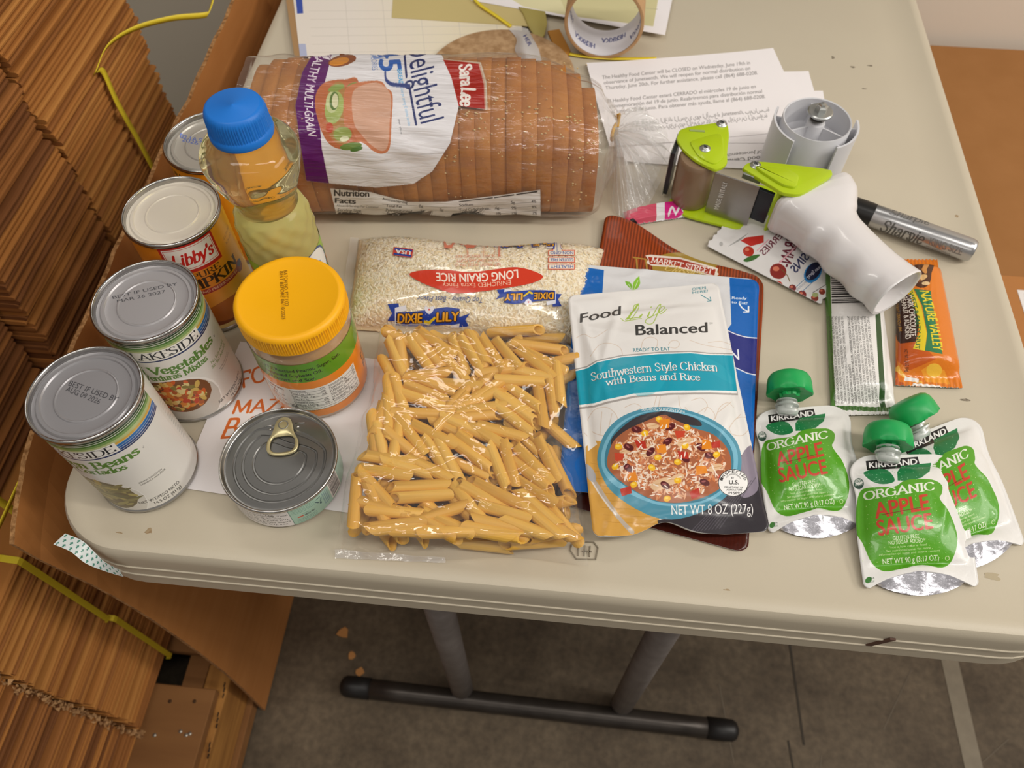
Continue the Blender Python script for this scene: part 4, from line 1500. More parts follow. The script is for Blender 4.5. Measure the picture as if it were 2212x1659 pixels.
# ------------------------------------------------------------------ papers and packing things at the back of the table
def paper(name, label, corners, z, art_fn=None, ppm=3000, bg='f5f0f1', curl=.0, rough=.7, group=None, cat='paper', nx=14, ny=10, thick=.0002):
    """sheet from four table points TL,TR,BR,BL; drawn in photo pixels"""
    c = [np.asarray(q[:2], float) for q in corners]
    w_, h_ = np.linalg.norm(c[1] - c[0]), np.linalg.norm(c[3] - c[0])
    u, v = np.meshgrid(np.linspace(0, 1, nx), np.linspace(0, 1, ny))
    xy = (c[0] * (1 - u[..., None]) + c[1] * u[..., None]) * (1 - v[..., None]) + (c[3] * (1 - u[..., None]) + c[2] * u[..., None]) * v[..., None]
    zz = z + curl * (abs(u - .5) * 2) ** 4 * (abs(v - .5) * 2) ** 2 + thick
    P = np.concatenate([xy, zz[..., None]], -1)
    uv = np.stack([u, 1 - v], -1).reshape(-1, 2)
    a = Art(w_, h_, ppm, bg, xf=Unwrap(P, w_, h_))
    if art_fn:
        art_fn(a)
    m = printmat(name + '_print', a.image(name + '_print'), rough)
    B = P.copy()
    B[..., 2] -= thick
    V = np.concatenate([P.reshape(-1, 3), B.reshape(-1, 3)])
    Fs = grid_faces(ny, nx) + grid_faces(ny, nx, nx * ny, True)
    per = [j for j in range(nx)] + [i * nx + nx - 1 for i in range(1, ny)] + [(ny - 1) * nx + j for j in range(nx - 2, -1, -1)] + [i * nx for i in range(ny - 2, 0, -1)]
    n_ = nx * ny
    Fs += [(per[i], per[(i + 1) % len(per)], per[(i + 1) % len(per)] + n_, per[i] + n_) for i in range(len(per))]
    o = obj(name, V, Fs, m, uv=np.concatenate([uv, uv]), base=(*xy.mean((0, 1)), z), smooth=False)
    return tag(o, label, cat, group)


def hand(a):
    for t, p0, p1, p2 in (('FOR', (522, 838), (604, 812), (518, 806)), ('MAZA', (499, 893), (632, 888), (508, 866)), ('BAG', (474, 946), (590, 938), (492, 906))):
        a.pen(t, p0, p1, p2, 'e2702c', .15, .13, serif=False)


t_ = np.array([.9982, -.06])
n_ = np.array([.06, .9982])
bl = np.array([-.2965, .0562])
paper('note_sheet', 'white half sheet with orange handwriting under the tins and pasta bag', [bl + n_ * .1405, bl + t_ * .216 + n_ * .1405, bl + t_ * .216, bl], .0, hand)


def rows(a, lines, x0, x1, dx, y0, dy, slope, cap, col, op=.9):
    for k, (t, f) in enumerate(lines):
        xa = x0 + dx * k
        xb = xa + (x1 - x0) * f
        ya = y0 + dy * k
        a.text(t, (xa, ya), (xb, ya + slope * (xb - xa)), (xa - cap * .06, ya - cap), col, .012, op=op)


NOTICE = [('The Healthy Food Center will be CLOSED on Wednesday, June 19th in', 1.0), ('observance of Juneteenth. We will reopen for normal distribution on', .99), ('Thursday, June 20th. For further assistance, please call (864) 688-0208.', 1.03)]
NOTICE2 = [('El Healthy Food Center estará CERRADO el miércoles 19 de junio en', 1.0), ('conmemoración del 19 de junio. Reabriremos para distribución normal', 1.03), ('el jueves 20 de junio. Para obtener más ayuda, llame al (864) 688-0208.', 1.04)]


def notice(a):
    rows(a, NOTICE, 1301, 1620, 3.5, 171, 11.3, -.1, 8, '8d8888')
    rows(a, NOTICE2, 1313, 1632, 4, 222, 11.5, -.1, 8, '8d8888')
    rows(a, [('سيتم إغلاق مركز الغذاء الصحي يوم الأربعاء Juneteenth, بمناسبة', .98), ('فتح للتوزيع الطبيعي يوم الخميس 20 يونيو. لمزيد من المساعدة', .95)], 1335, 1668, 6, 273, 12, -.1, 9, '8d8888')


def half_sheet(tr, ang, w_=.2159, h_=.1397):
    t = np.array([math.cos(ang), math.sin(ang)])
    d = np.array([t[1], -t[0]])
    tr = np.array(tr[:2])
    return [tr - t * w_, tr, tr + d * h_, tr - t * w_ + d * h_]


def flipped(a):
    a.text('observance of Juneteenth', (1716, 318), (1570, 332), (1716, 325), '6d6868', .01)
    a.text('The Healthy Food Center', (1740, 327), (1560, 345), (1740, 336), '6d6868', .02)


paper('notice_sheet', 'bottom notice sheet with upside-down print under the other closing notices', half_sheet(spot(1776, 200), math.radians(1), h_=.128), .0003, lambda a: None, curl=.002, group='printed notice half sheets')
paper('notice_sheet', 'notice sheet with upside-down text peeking out below the top notice', half_sheet(spot(1746, 166), math.radians(3), h_=.1397), .0009, flipped, group='printed notice half sheets')
paper('notice_sheet', 'blank-looking white notice sheet turned right under the top notice', half_sheet(spot(1745, 158), math.radians(5), h_=.118), .0015, lambda a: None, group='printed notice half sheets', curl=.001)
paper('notice_sheet', 'topmost closing notice with three printed paragraphs beside the tape gun', half_sheet(spot(1668, 110), math.radians(12.5)), .0022, notice, group='printed notice half sheets', curl=.0015)

# clipboard with form
B = [spot(612, -40, .004), spot(1115, -60, .004), spot(1150, 260, .004), spot(652, 230, .004)]
P = [B[0], B[1], B[2], B[3]]
V, Fs = prism([p[:2] for p in P], 0.0, .004)
tag(obj('clipboard', V, Fs, mat('hardboard', 'b08a5e', .6), base=(*P[0][:2], 0), smooth=False), 'brown hardboard clipboard lying under the form behind the bread', 'clipboard')


def form(a):
    def g(u, v, A):
        t = np.clip((u - .25) / .5, 0, 1)[..., None]
        A[..., :3] = hexrgb('f0e8de') * (1 - t) + hexrgb('efe4c8') * t
        return A
    a.shade(g)
    a.poly([(638, -10), (652, -10), (655, 29), (642, 30)], '3d55b0')
    for k in range(6):
        a.line([(668 + k * 1.5, 24 + k * 18), (1085 + k * 3, 22 + k * 17)], .0005, 'cfc8bb')
    for k in range(5):
        a.line([(745 + k * 80, -5), (757 + k * 81, 130)], .0005, 'd2cbbf')
    a.poly([(640, 95), (660, 95), (666, 145), (648, 145)], 'b9c0dd')


paper('form_sheet', 'cream printed form with a blue corner mark clipped behind the bread bag', [spot(630, -30, .005), spot(1115, -45, .005), spot(1150, 250, .005), spot(660, 222, .005)], .0042, form)
paper('yellow_sheet', 'thin yellow sheet lying over the cream form at the top edge', [spot(850, -30, .006), spot(1140, -30, .006), spot(1146, 55, .006), spot(846, 36, .006)], .0046, lambda a: None, bg='cdbb80')


def sleeve(a):
    a.poly([(1075, -20), (1425, -20), (1411, 57), (1226, 34), (1130, 14)], 'e3dcb0')
    a.poly([(1200, -25), (1425, -25), (1411, 57), (1226, 34)], 'c9c08e', .55)
    a.line([(1370, 16), (1420, 20)], .0006, 'b5ad8c')


paper('window_envelope', 'white sheet with a pale yellow window behind the standing tape core', [spot(960, -60, .007), spot(1460, -40, .007), spot(1437, 73, .007), spot(1018, -2, .007)], .0052, sleeve, cat='envelope')
# plastic tag tip
Pt = [spot(x, y, .006) for x, y in ((1120, 15), (1178, 25), (1182, 50), (1177, 74), (1168, 87), (1156, 81), (1142, 58), (1130, 30))]
tag(obj('plastic_tag', *prism([p[:2] for p in Pt], .0046, .0066, .0008), mat('olive_plastic', 'b3a45c', .35), base=(*Pt[0][:2], .0046)), 'pointed olive-yellow plastic tag between the form and the tape core', 'tag')
Pt = [spot(x, y, .001) for x, y in ((1183, 70), (1208, 66), (1232, 112), (1224, 128), (1196, 100))]
tag(obj('cardboard_scrap', *prism([p[:2] for p in Pt], 0, .003), mat('orange_board', 'bd8336', .8), base=(*Pt[0][:2], 0), smooth=False), 'small orange-brown cardboard scrap beside the standing tape core', 'scrap')
# round cardboard disc lying flat behind the loaf
q_ = [np.array(spot(x, y, .009)[:2]) for x, y in ((944, 114), (1018, 72), (1088, 63))]
m_ = np.array([q_[1] - q_[0], q_[2] - q_[0]]) * 2
kc = np.linalg.solve(m_, [q_[1] @ q_[1] - q_[0] @ q_[0], q_[2] @ q_[2] - q_[0] @ q_[0]])
kr = float(np.linalg.norm(q_[0] - kc))
V, Fs = lathe([(kr - .0006, .0052), (kr, .0058), (kr, .0085), (kr - .0006, .009), (.001, .009)], 96, (*kc, 0), cap0=True, cap1=True)
tag(sharp(obj('cardboard_disc', V, Fs, mat('kraft_disc', 'a07c55', .8, var=('bf9c74', 110, .14)), base=(*kc, .0052)), 30), 'round brown speckled cardboard disc half hidden behind the bread', 'cardboard')
# torn strip of clear printed tape hanging off it
SP = [[spot(x, y, z_) for x, y, z_ in r] for r in (((1098, 62, .0098), (1118, 57, .0098), (1140, 62, .0095)), ((1116, 84, .0105), (1130, 82, .016), (1152, 84, .009)), ((1112, 108, .0105), (1136, 108, .018), (1166, 106, .008)), ((1122, 128, .0105), (1146, 132, .016), (1178, 130, .006)), ((1108, 146, .0105), (1150, 150, .012), (1196, 140, .004)))]
SP = np.array(SP)
Gs = np.array([smooth_path(r, 4) for r in np.array([smooth_path(SP[:, j], 4) for j in range(3)]).transpose(1, 0, 2)])
a = Art(.04, .05, 5000, 'e4e0de', .55, xf=Unwrap(Gs, .04, .05))
a.text('HER', (1130, 78), (1142, 100), (1138, 74), '3b3f78', .03)
a.poly([(1170, 80), (1185, 76), (1192, 105), (1172, 104)], '2c2a33')
a.poly([(1174, 104), (1194, 104), (1196, 128), (1180, 130)], '8d8ca0')
nv, nu = Gs.shape[:2]
uu, vv = np.meshgrid(np.linspace(0, 1, nu), np.linspace(1, 0, nv))
tag(obj('tape_strip', Gs.reshape(-1, 3), grid_faces(nv, nu), filmmat('printed_film', a.image('tape_print'), haze=.25, rough=.15), base=Gs[0, 0], uv=np.stack([uu, vv], -1).reshape(-1, 2)), 'crumpled clear tape strip with dark print lying over the brown disc edge', 'tape')

# empty tape core standing on its rim
rc = np.array(spot(1297, 128, 0))
RO, RI, RL = .0435, .0398, .05
axd = np.array([.03, 1.0]) / math.hypot(.03, 1)
core = empty('tape_core', (*rc[:2], 0), 'empty cardboard tape core with blue print standing on its rim at the back', 'tape core')
cc0 = np.array([rc[0], rc[1], RO + .0002])


def corept(r_, th, s_):
    return cc0 + np.array([axd[1], -axd[0], 0]) * (r_ * math.cos(th)) + np.array([0, 0, 1]) * (r_ * math.sin(th)) + np.array([*axd, 0]) * s_


nc_ = 72
secs = [(RI, 0.0006), (RI + .0006, 0), (RO - .0005, 0), (RO, .0006), (RO, RL - .0006), (RO - .0005, RL), (RI + .0006, RL), (RI, RL - .0006)]
V = np.array([corept(r_, 2 * PI * j / nc_, s_) for r_, s_ in secs for j in range(nc_)])
Fs = []
for i in range(len(secs) - 1):
    for j in range(nc_):
        k = (j + 1) % nc_
        Fs.append((i * nc_ + j, i * nc_ + k, (i + 1) * nc_ + k, (i + 1) * nc_ + j)[::-1])
sharp(obj('core_tube', V, Fs, mat('core_kraft', 'b98e63', .75, var=('c9a377', 60, .2)), core), 35)
ths = np.linspace(0, 2 * PI, 97)
ss_ = np.linspace(.001, RL - .001, 4)
G = np.array([[corept(RI - .0002, t, s_) for t in ths] for s_ in ss_])
a = Art(2 * PI * RI, RL, 4500, 'e9e6ea')
for k in range(7):
    x = .008 + k * .0357
    off = .008 + .014 * (k % 2)
    a.pen('HERKKA', (x + .029, .012 + off), (x, .012 + off), (x + .029, .004 + off), '4a4f86', .2, .14, serif=False)
uu, vv = np.meshgrid(np.linspace(0, 1, 97), np.linspace(0, 1, 4))
obj('inner_liner', G.reshape(-1, 3), grid_faces(4, 97, 0, True), printmat('core_print', a.image('core_print'), .5), core, uv=np.stack([uu, vv], -1).reshape(-1, 2))

strap_thing('thin yellow strap lying across the yellow sheet at the top', [spot(1012, -20, .0075), spot(1034, 8, .0072), (spot(1070, 33, .0068)), spot(1104, 57, .0064)], .0045, (.4, .9, 0))
strap_thing('thin yellow strap running past the standing tape core to the notices', [spot(1140, 79, .009), spot(1180, 98, .003), spot(1230, 116, .0012), spot(1290, 124, .0012), spot(1345, 127, .0012), spot(1418, 126, .0012)], .0045, (.1, 1, 0))

# ------------------------------------------------------------------ sliced loaf and its bag
BO = np.array([-.299, .330])
BA = math.radians(5.5)
BX, BY = np.array([math.cos(BA), math.sin(BA)]), np.array([-math.sin(BA), math.cos(BA)])
LW, LH, LL = .129, .112, .310


def bl2w(x, y, z):
    q = BO + BX * x + BY * y
    return np.array([q[0], q[1], z])


loaf = empty('bread_loaf', (*bl2w(LL / 2, LW / 2, 0)[:2], 0), 'long sliced brown multigrain loaf inside the clear bag', 'bread')
crust = mat('crust', '9c5a20', .65, var=('c0803a', 34, .28), bump=(220, .5, .0015))
cr2 = mat('crust_light', 'a26024', .65, var=('c6863e', 34, .28), bump=(220, .5, .0015))
cr3 = mat('crust_gold', 'be7f36', .7, var=('a56524', 28, .3), bump=(220, .5, .0015))
crumb = mat('crumb', 'b8864e', .85, var=('95632f', 160, .2), bump=(300, .6, .002))


def sq(a, n=3.6):
    c, s_ = np.cos(a), np.sin(a)
    return np.sign(c) * abs(c) ** (2 / n), np.sign(s_) * abs(s_) ** (2 / n)


NSL = 23
dx = LL / NSL
for k in range(NSL):
    t = np.linspace(0, 2 * PI, 41)[:-1]
    cy, cz_ = sq(t)
    sc = 1 - .012 * RNG.random()
    endk = 1 - .06 * max(0, (k - NSL + 3) / 2) ** 2 - .05 * max(0, (2 - k) / 2) ** 2
    hw, hh = LW / 2 * sc * endk, LH / 2 * sc * endk
    yo, zo = RNG.normal(0, .0004), 0
    tp_ = max(0, (k - NSL + 6) / 5) ** 2
    hw, hh, yo = hw * (1 - .17 * tp_), hh * (1 - .10 * tp_), yo - LW * .085 * tp_
    V = []
    for s_, ins in ((0, .05), (.0000, .006), (.0004, 0), (dx - .0004, 0), (dx, .006), (dx, .05)):
        V += [bl2w(k * dx + s_, LW / 2 + yo + a_ * hw * (1 - ins), hh + .0008 + b_ * hh * (1 - ins)) for a_, b_ in zip(cy, cz_)]
    Fs = []
    for i in range(5):
        for j in range(40):
            q = (j + 1) % 40
            Fs.append((i * 40 + j, i * 40 + q, (i + 1) * 40 + q, (i + 1) * 40 + j)[::-1])
    Fs += [tuple(range(40)), tuple(200 + j for j in range(40))[::-1]]
    fm = [1] * 40 + [0] * 120 + [1] * 40 + [1, 1]
    sharp(obj('slice', V, Fs, [crust if k % 5 else cr2, crumb], loaf, fmat=fm), 50)
oatm = mat('oat_flake', 'd9bd86', .8)
parts = []
r = np.random.default_rng(9)
for k in range(230):
    x = r.uniform(.17, .305) if r.random() < .6 else r.uniform(.02, .30)
    a_ = r.uniform(-.15, .95) * PI * .6 + PI * .5
    cy, cz_ = sq(np.array([a_]))
    c = bl2w(x, LW / 2 + cy[0] * LW / 2 * .985, LH / 2 + .0012 + cz_[0] * LH / 2 * .985)
    s_ = r.uniform(.0007, .0017)
    d = r.normal(size=(3,)) * .0004
    parts.append((c + d + np.array([(s_, 0, .0003), (0, s_ * .7, .0004), (-s_, 0, .0003), (0, -s_ * .7, .0004), (0, 0, .0012), (0, 0, -.0008)]), [(0, 1, 4), (1, 2, 4), (2, 3, 4), (3, 0, 4), (1, 0, 5), (2, 1, 5), (3, 2, 5), (0, 3, 5)]))
tag(obj('oat_flakes', *join(parts), oatm, loaf), kind='stuff')

tie = np.array(spot(1327, 285, .046))
bagroot = empty('bread_bag', (*bl2w(LL / 2, LW / 2, 0)[:2], 0), 'clear printed bread bag with yellow twist tie, wrapped round the brown loaf', 'bag')
NX, NT = 110, 84
xs = np.concatenate([np.linspace(-.008, LL - .02, 78), np.linspace(LL - .014, LL + .006, 18), np.linspace(0, 1, 15)[1:]])
th = np.linspace(math.radians(-52), math.radians(232), NT)
G = np.zeros((NT, NX, 3))
tl_ = (tie[:2] - BO) @ BX, (tie[:2] - BO) @ BY
for j in range(NX):
    for i in range(NT):
        a_ = th[NT - 1 - i] if False else math.radians(-52) + (math.radians(284)) * i / (NT - 1)
        cy, cz_ = sq(np.array([a_]), 3.2)
        y_, z_ = cy[0], cz_[0]
        if j < 96:
            x = xs[j]
            e = max(0, (x - LL + .016) / .022)
            k = 1.045 - .16 * e ** 2
            tp_ = min(1, max(0, (x / dx - NSL + 6) / 5)) ** 2
            ky, kz, sy = 1 - .17 * tp_, 1 - .10 * tp_, LW * .085 * tp_
            wr = .0012 * math.sin(a_ * 13 + 3 * math.sin(x * 25)) * math.sin(x * 60 + a_ * 2) + .0026 * abs(math.sin(a_ * 9.5 + x * 5)) ** .7 * np.clip((x - .15) / .12, 0, 1) + .0018 * math.exp(-((math.sin(a_ * 3.1 + x * 4) - .3) / .05) ** 2)
            P = bl2w(x, LW / 2 - sy + y_ * (LW / 2 * k * ky + wr), LH / 2 * kz + .0005 + z_ * (LH / 2 * k * kz + wr))
        else:
            f = xs[j]
            k0 = 1.045 - .16
            q0 = bl2w(LL + .006, LW * .415 + y_ * LW / 2 * k0 * .83, LH * .45 + z_ * LH / 2 * k0 * .9)
            q1 = tie + np.array([0, y_ * .005, z_ * .005])
            b = f ** .62
            P = q0 + (q1 - q0) * b + np.array([.010 * math.sin(PI * f) * (1 - .5 * abs(z_)), 0, 0])
            P = P + np.array([0, y_, z_]) * .0045 * math.sin(a_ * 17) * math.sin(PI * min(f, .95))
        P[2] = max(P[2], .0004)
        G[i, j] = P
G = G[::-1] if project(G[0, 40][None])[0, 1] > project(G[-1, 40][None])[0, 1] else G
du = np.gradient(G, axis=1)
dv = np.gradient(G, axis=0)
Nn = np.cross(dv, du)
ctr = np.array(bl2w(LL / 2, LW / 2, LH / 2))
mid_ = G.mean(0, keepdims=True)
Nn *= np.sign((Nn * (G - mid_)).sum(-1, keepdims=True))
seen = (Nn * (CL - G)).sum(-1) > 0
CW, CHh = .37, .33
a = Art(CW, CHh, 3600, 'e9e6e8', 0.0, xf=Unwrap(G, CW, CHh, seen=seen))
WH = 'e6e3e6'
a.poly([(719, 100), (800, 100), (946, 104), (975, 158), (991, 229), (972, 310), (934, 370), (893, 397), (812, 405), (711, 396), (690, 300), (690, 200)], WH)
a.poly([(676, 100), (722, 100), (706, 160), (692, 215), (690, 260), (695, 321), (710, 396), (662, 390), (647, 300), (638, 228), (652, 160)], '5e1a66')
a.text('HEALTHY MULTI-GRAIN', (691, 104), (666, 292), (711, 107), 'e9dfe9', .03, bend=-.95)
# sandwich
a.poly([(702, 178), (745, 172), (775, 178), (780, 300), (740, 322), (706, 305), (684, 250), (682, 205)], 'c06f48', smooth=5)
a.poly([(712, 190), (745, 186), (752, 300), (722, 305), (704, 260)], 'b3854f', smooth=5)
for k, (x, y, rx, ry, c) in enumerate(((722, 232, 20, 36, 'a9b86a'), (718, 220, 14, 24, 'c9cf9a'), (722, 218, 10, 20, '5f7a3e'), (724, 218, 7, 16, 'dbd9b0'), (740, 290, 20, 16, '9aa65a'), (712, 276, 8, 12, 'c4553c'), (758, 316, 24, 8, '6f8a44'), (744, 300, 10, 6, 'dfe0b8'), (770, 322, 14, 5, '567a3a'), (726, 190, 18, 7, '8ea255'), (762, 186, 14, 7, '7d9a50'))):
    a.ell(x, y, rx, ry, c, rot=10 - k * 3)
a.poly([(748, 190), (775, 178), (820, 175), (835, 190), (848, 205), (846, 260), (842, 318), (826, 332), (806, 326), (790, 312), (770, 300), (758, 276), (744, 270), (742, 220)], 'cb7e58', smooth=5)
a.poly([(764, 196), (790, 182), (820, 180), (844, 206), (842, 262), (838, 314), (824, 326), (800, 312), (782, 292), (766, 270), (760, 230)], 'd6a88f', smooth=5)
a.ell(739, 131, 31, 12, '8a4a2a', rot=-12)
a.ell(733, 133, 22, 8, 'd98a2c', rot=-12)
a.text('45', (814, 98), (822, 153), (862, 95), '2f62b5', .05)
a.text('CALORIES', (800, 112), (804, 152), (813, 111), '7d94c9', .0)
a.text('BREAD', (858, 150), (862, 184), (868, 149), '4aa0dd', .03)
a.text('2 slices per serving 45 calories per slice', (864, 186), (882, 272), (871, 185), '7db4e2', .0)
a.text('Delightful', (880, 100), (909, 268), (934, 86), '2c3568', -.0, bend=-.05)
a.line([(873, 112), (878, 165)], .0016, '2c3568')
a.line([(884, 186), (899, 270)], .0016, '2c3568')
a.line([(832, 155), (834, 172), (846, 182), (866, 184), (884, 186)], .0014, '3b4a86', smooth=4)
a.text('per slice', (860, 258), (866, 290), (864, 257), '6a6a74', .0)
a.poly([(957, 128), (1036, 136), (1048, 180), (1050, 236), (991, 229), (975, 167)], 'a8261c')
a.line([(957, 128), (1036, 136), (1048, 180), (1050, 236)], .0022, 'd6cdb5', op=.7)
a.pen('Sara', (992, 140), (996, 186), (1018, 138), 'efe6df', .24, .15, serif=False)
a.pen('Lee', (998, 188), (994, 228), (1026, 190), 'efe6df', .24, .15, serif=False)
NP = [(713, 407), (800, 415), (880, 436), (960, 436), (1060, 424), (1167, 410), (1168, 480), (1000, 482), (860, 480), (730, 478)]
a.poly(NP, 'e6e2df', .96)
K = '35302e'
a.text('Nutrition', (722, 423), (797, 425), (722, 409), K, .05)
a.text('Facts', (724, 438), (768, 440), (724, 427), K, .05)
a.text('About 10 Servings Per Container', (727, 446), (818, 450), (727, 441), '6b6663', .0)
a.text('Serving Size', (729, 456), (780, 458), (729, 450), K, .0)
a.text('2 slices (48g)', (731, 464), (782, 466), (731, 458), K, .02)
a.text('90', (742, 473), (760, 474), (742, 467), K, .04)
for k, (t, x0, x1, y, sl) in enumerate((('Amount/serving', 826, 880, 432, .16), ('Total Fat', 834, 868, 447, .06), ('Polyunsaturated', 834, 890, 456, .06), ('Monounsaturated', 836, 892, 465, .05), ('Cholesterol', 838, 880, 474, .03), ('0g', 905, 914, 448, 0), ('5g', 908, 917, 458, 0), ('0g', 950, 958, 456, 0), ('0%', 980, 990, 472, 0), ('Sodium', 992, 1022, 446, -.05), ('Total Carbohydrate', 992, 1056, 457, -.07), ('Dietary Fiber', 996, 1040, 465, -.04), ('Protein', 998, 1024, 474, -.02), ('6g', 1070, 1078, 452, 0), ('10%', 1072, 1082, 464, 0), ('5g', 1104, 1112, 440, 0), ('9%', 1105, 1115, 452, 0), ('12%', 1106, 1116, 464, 0), ('4%', 1148, 1158, 438, 0), ('8%', 1149, 1159, 450, 0), ('2%', 1150, 1160, 463, 0))):
    a.text(t, (x0, y), (x1, y + sl * (x1 - x0)), (x0, y - 6), K, .01)
a.line([(992, 436), (1064, 427)], .0008, K)
a.line([(1068, 427), (1110, 421)], .0008, K)
a.line([(1116, 420), (1160, 414)], .0008, K)
for y in (443, 452, 462, 471):
    a.line([(990, y + 8), (1060, y)], .0004, '7a7572')
    a.line([(1068, y), (1160, y - 7)], .0004, '7a7572')
    a.line([(826, y - 2), (985, y + 6)], .0004, '7a7572')
uu, vv = np.meshgrid(np.linspace(0, 1, NX), np.linspace(1, 0, NT))
film = filmmat('bread_film', a.image('bread_bag_print'), haze=.035, rough=.10, bump=(16, .55, .004, (1.2, 9, 9)))
obj('bag_sleeve', G.reshape(-1, 3), grid_faces(NT, NX), film, bagroot, uv=np.stack([uu, vv], -1).reshape(-1, 2))
# the folded heel of the bag and the ruffled neck
V = np.array([bl2w(-.009, .0 + .116 * u, .001 + .1 * v) + np.array((-.006 * math.sin(PI * v) - .018 * max(0, u - .6) * (1 - v), 0, 0)) for v in np.linspace(0, 1, 9) for u in np.linspace(-.03, 1.0, 9)])
obj('bag_heel', V, grid_faces(9, 9), filmmat('heel_film', haze=.22, rough=.12, bump=(30, .4, .003)), bagroot)
ruff = filmmat('ruffle_film', haze=.2, rough=.1, bump=(45, .6, .004, (1, 1, 2)), white=(.85, .84, .83))
for layer in range(2):
    endpx = [(1345, 246, .075), (1378, 240, .07), (1412, 252, .058), (1440, 288, .05), (1448, 322, .04), (1442, 358, .03), (1424, 398, .016), (1402, 440, .006), (1376, 470, .0012), (1352, 476, .0012), (1330, 452, .002), (1318, 410, .006), (1310, 360, .02)]
    E = smooth_path([np.array(spot(x - layer * 10, y - layer * 6, z_ * (.8 if layer else 1))) for x, y, z_ in endpx], 14)
    ns = 14
    G2 = np.zeros((ns, len(E), 3))
    for j, e_ in enumerate(E):
        for i in range(ns):
            f = i / (ns - 1)
            p = tie + (e_ - tie) * f
            amp = .0055 * math.sin(PI * min(f * .85, 1)) * (.6 + .4 * math.sin(j * .37))
            p = p + np.array((.3, .1, 1.0)) * amp * math.sin(j * .62 + layer * 1.5 + f * 1.2) + np.array((0, 0, .012)) * math.sin(PI * f) * (1 - layer)
            p[2] = max(p[2], .0006 + layer * .0004)
            G2[i, j] = p
    obj('bag_ruffle', G2.reshape(-1, 3), grid_faces(ns, len(E)), ruff, bagroot)
twm = mat('twist_tie', 'e0ac1c', .5)
tw = [tie + np.array((.004 * math.cos(t) * .6, .0075 * math.cos(t), .0075 * math.sin(t))) for t in np.linspace(0, 2 * PI, 24)]
V, Fs = tube(tw, .0017, 8)
V2, F2 = ribbon(smooth_path([tie + (.002, 0, .006), tie + (.003, .008, .012), np.array(spot(1336, 246, .066))], 6), .004, .0008, (.8, 0, .5))
obj('twist_tie', *join([(V, Fs), (V2, F2)]), twm, bagroot)
# ------------------------------------------------------------------ flat pouches
def pouch(name, label, cat, quad, zc, prof, art_fn, ppm, bg, w_, h_, nx=44, ny=64, rc=.008, edge=None, rough=.3, bump=(60, .35, .003), group=None, rtop=None, coat=0.0, back='c9c8c6', matfn=None, artonly=None, printname='front_print', under=.0004):
    """pouch lying flat: quad = four photo pixels (TL,TR,BR,BL), zc = height of the sheet at those corners, prof(u,v) = bulge"""
    Q = [np.asarray(spot(*q, z), float) for q, z in zip(quad, zc)]
    root = empty(name, (*np.mean([q[:2] for q in Q], 0), min(zc)), label, cat, group)
    tt = np.linspace(0, 1, ny - 12)
    v1 = np.unique(np.concatenate([tt, rc / h_ * (1 - np.cos(np.linspace(0, PI / 2, 7))), 1 - rc / h_ * (1 - np.cos(np.linspace(0, PI / 2, 7)))]))
    ny = len(v1)
    U, Vv = np.zeros((ny, nx)), np.zeros((ny, nx))
    for i, v in enumerate(v1):
        rt = rtop or rc
        d0, d1 = v * h_, (1 - v) * h_
        ins = rt - math.sqrt(max(0, rt * rt - (rt - d0) ** 2)) if d0 < rt else (rc - math.sqrt(max(0, rc * rc - (rc - d1) ** 2)) if d1 < rc else 0)
        U[i] = ins / w_ + np.linspace(0, 1, nx) * (1 - 2 * ins / w_)
        Vv[i] = v
    u3, v3 = U[..., None], Vv[..., None]
    P = (Q[0] * (1 - u3) + Q[1] * u3) * (1 - v3) + (Q[3] * (1 - u3) + Q[2] * u3) * v3
    if edge:
        P[..., :2] += edge(U, Vv)
    B = P.copy()
    bulge = prof(U, Vv)
    P[..., 2] += bulge
    P[..., 2] = np.maximum(P[..., 2], .0009)
    B[..., 2] = np.minimum(B[..., 2] + np.minimum(bulge * .02, 0) - under, P[..., 2] - under)
    B[..., 2] = np.maximum(B[..., 2], .0003)
    im = artonly
    if im is None:
        a = Art(w_, h_, ppm, bg, xf=Unwrap(P, w_, h_, vs=v1, U=U))
        art_fn(a)
        im = a.image(name + '_print')
    m = printmat(name + '_print', im, rough, bump=bump, coat=coat)
    uv = np.stack([U, 1 - Vv], -1).reshape(-1, 2)
    n_ = nx * ny
    V = np.concatenate([P.reshape(-1, 3), B.reshape(-1, 3)])
    Fs = grid_faces(ny, nx)
    fm = [0] * len(Fs)
    Fs2 = grid_faces(ny, nx, n_, True)
    per = [j for j in range(nx)] + [i * nx + nx - 1 for i in range(1, ny)] + [(ny - 1) * nx + j for j in range(nx - 2, -1, -1)] + [i * nx for i in range(ny - 2, 0, -1)]
    Fs2 += [(per[i], per[(i + 1) % len(per)], per[(i + 1) % len(per)] + n_, per[i] + n_) for i in range(len(per))]
    fm += [1] * len(Fs2)
    body = obj('pouch_body', V, Fs + Fs2, [m, flat(back, .35)], root, uv=np.concatenate([uv, uv]), fmat=fm)
    return root, P, im, body


def sm(x, a, b):
    t = np.clip((x - a) / (b - a), 0, 1)
    return t * t * (3 - 2 * t)


def pillow(u, v, su, s0, s1, p=.75):
    """bulge with flat seals: su at the sides, s0 top, s1 bottom"""
    a = np.clip((u - su) / (1 - 2 * su), 0, 1)
    b = np.clip((v - s0) / (1 - s0 - s1), 0, 1)
    return np.clip(np.sin(PI * a), 0, 1) ** p * np.clip(np.sin(PI * b), 0, 1) ** p


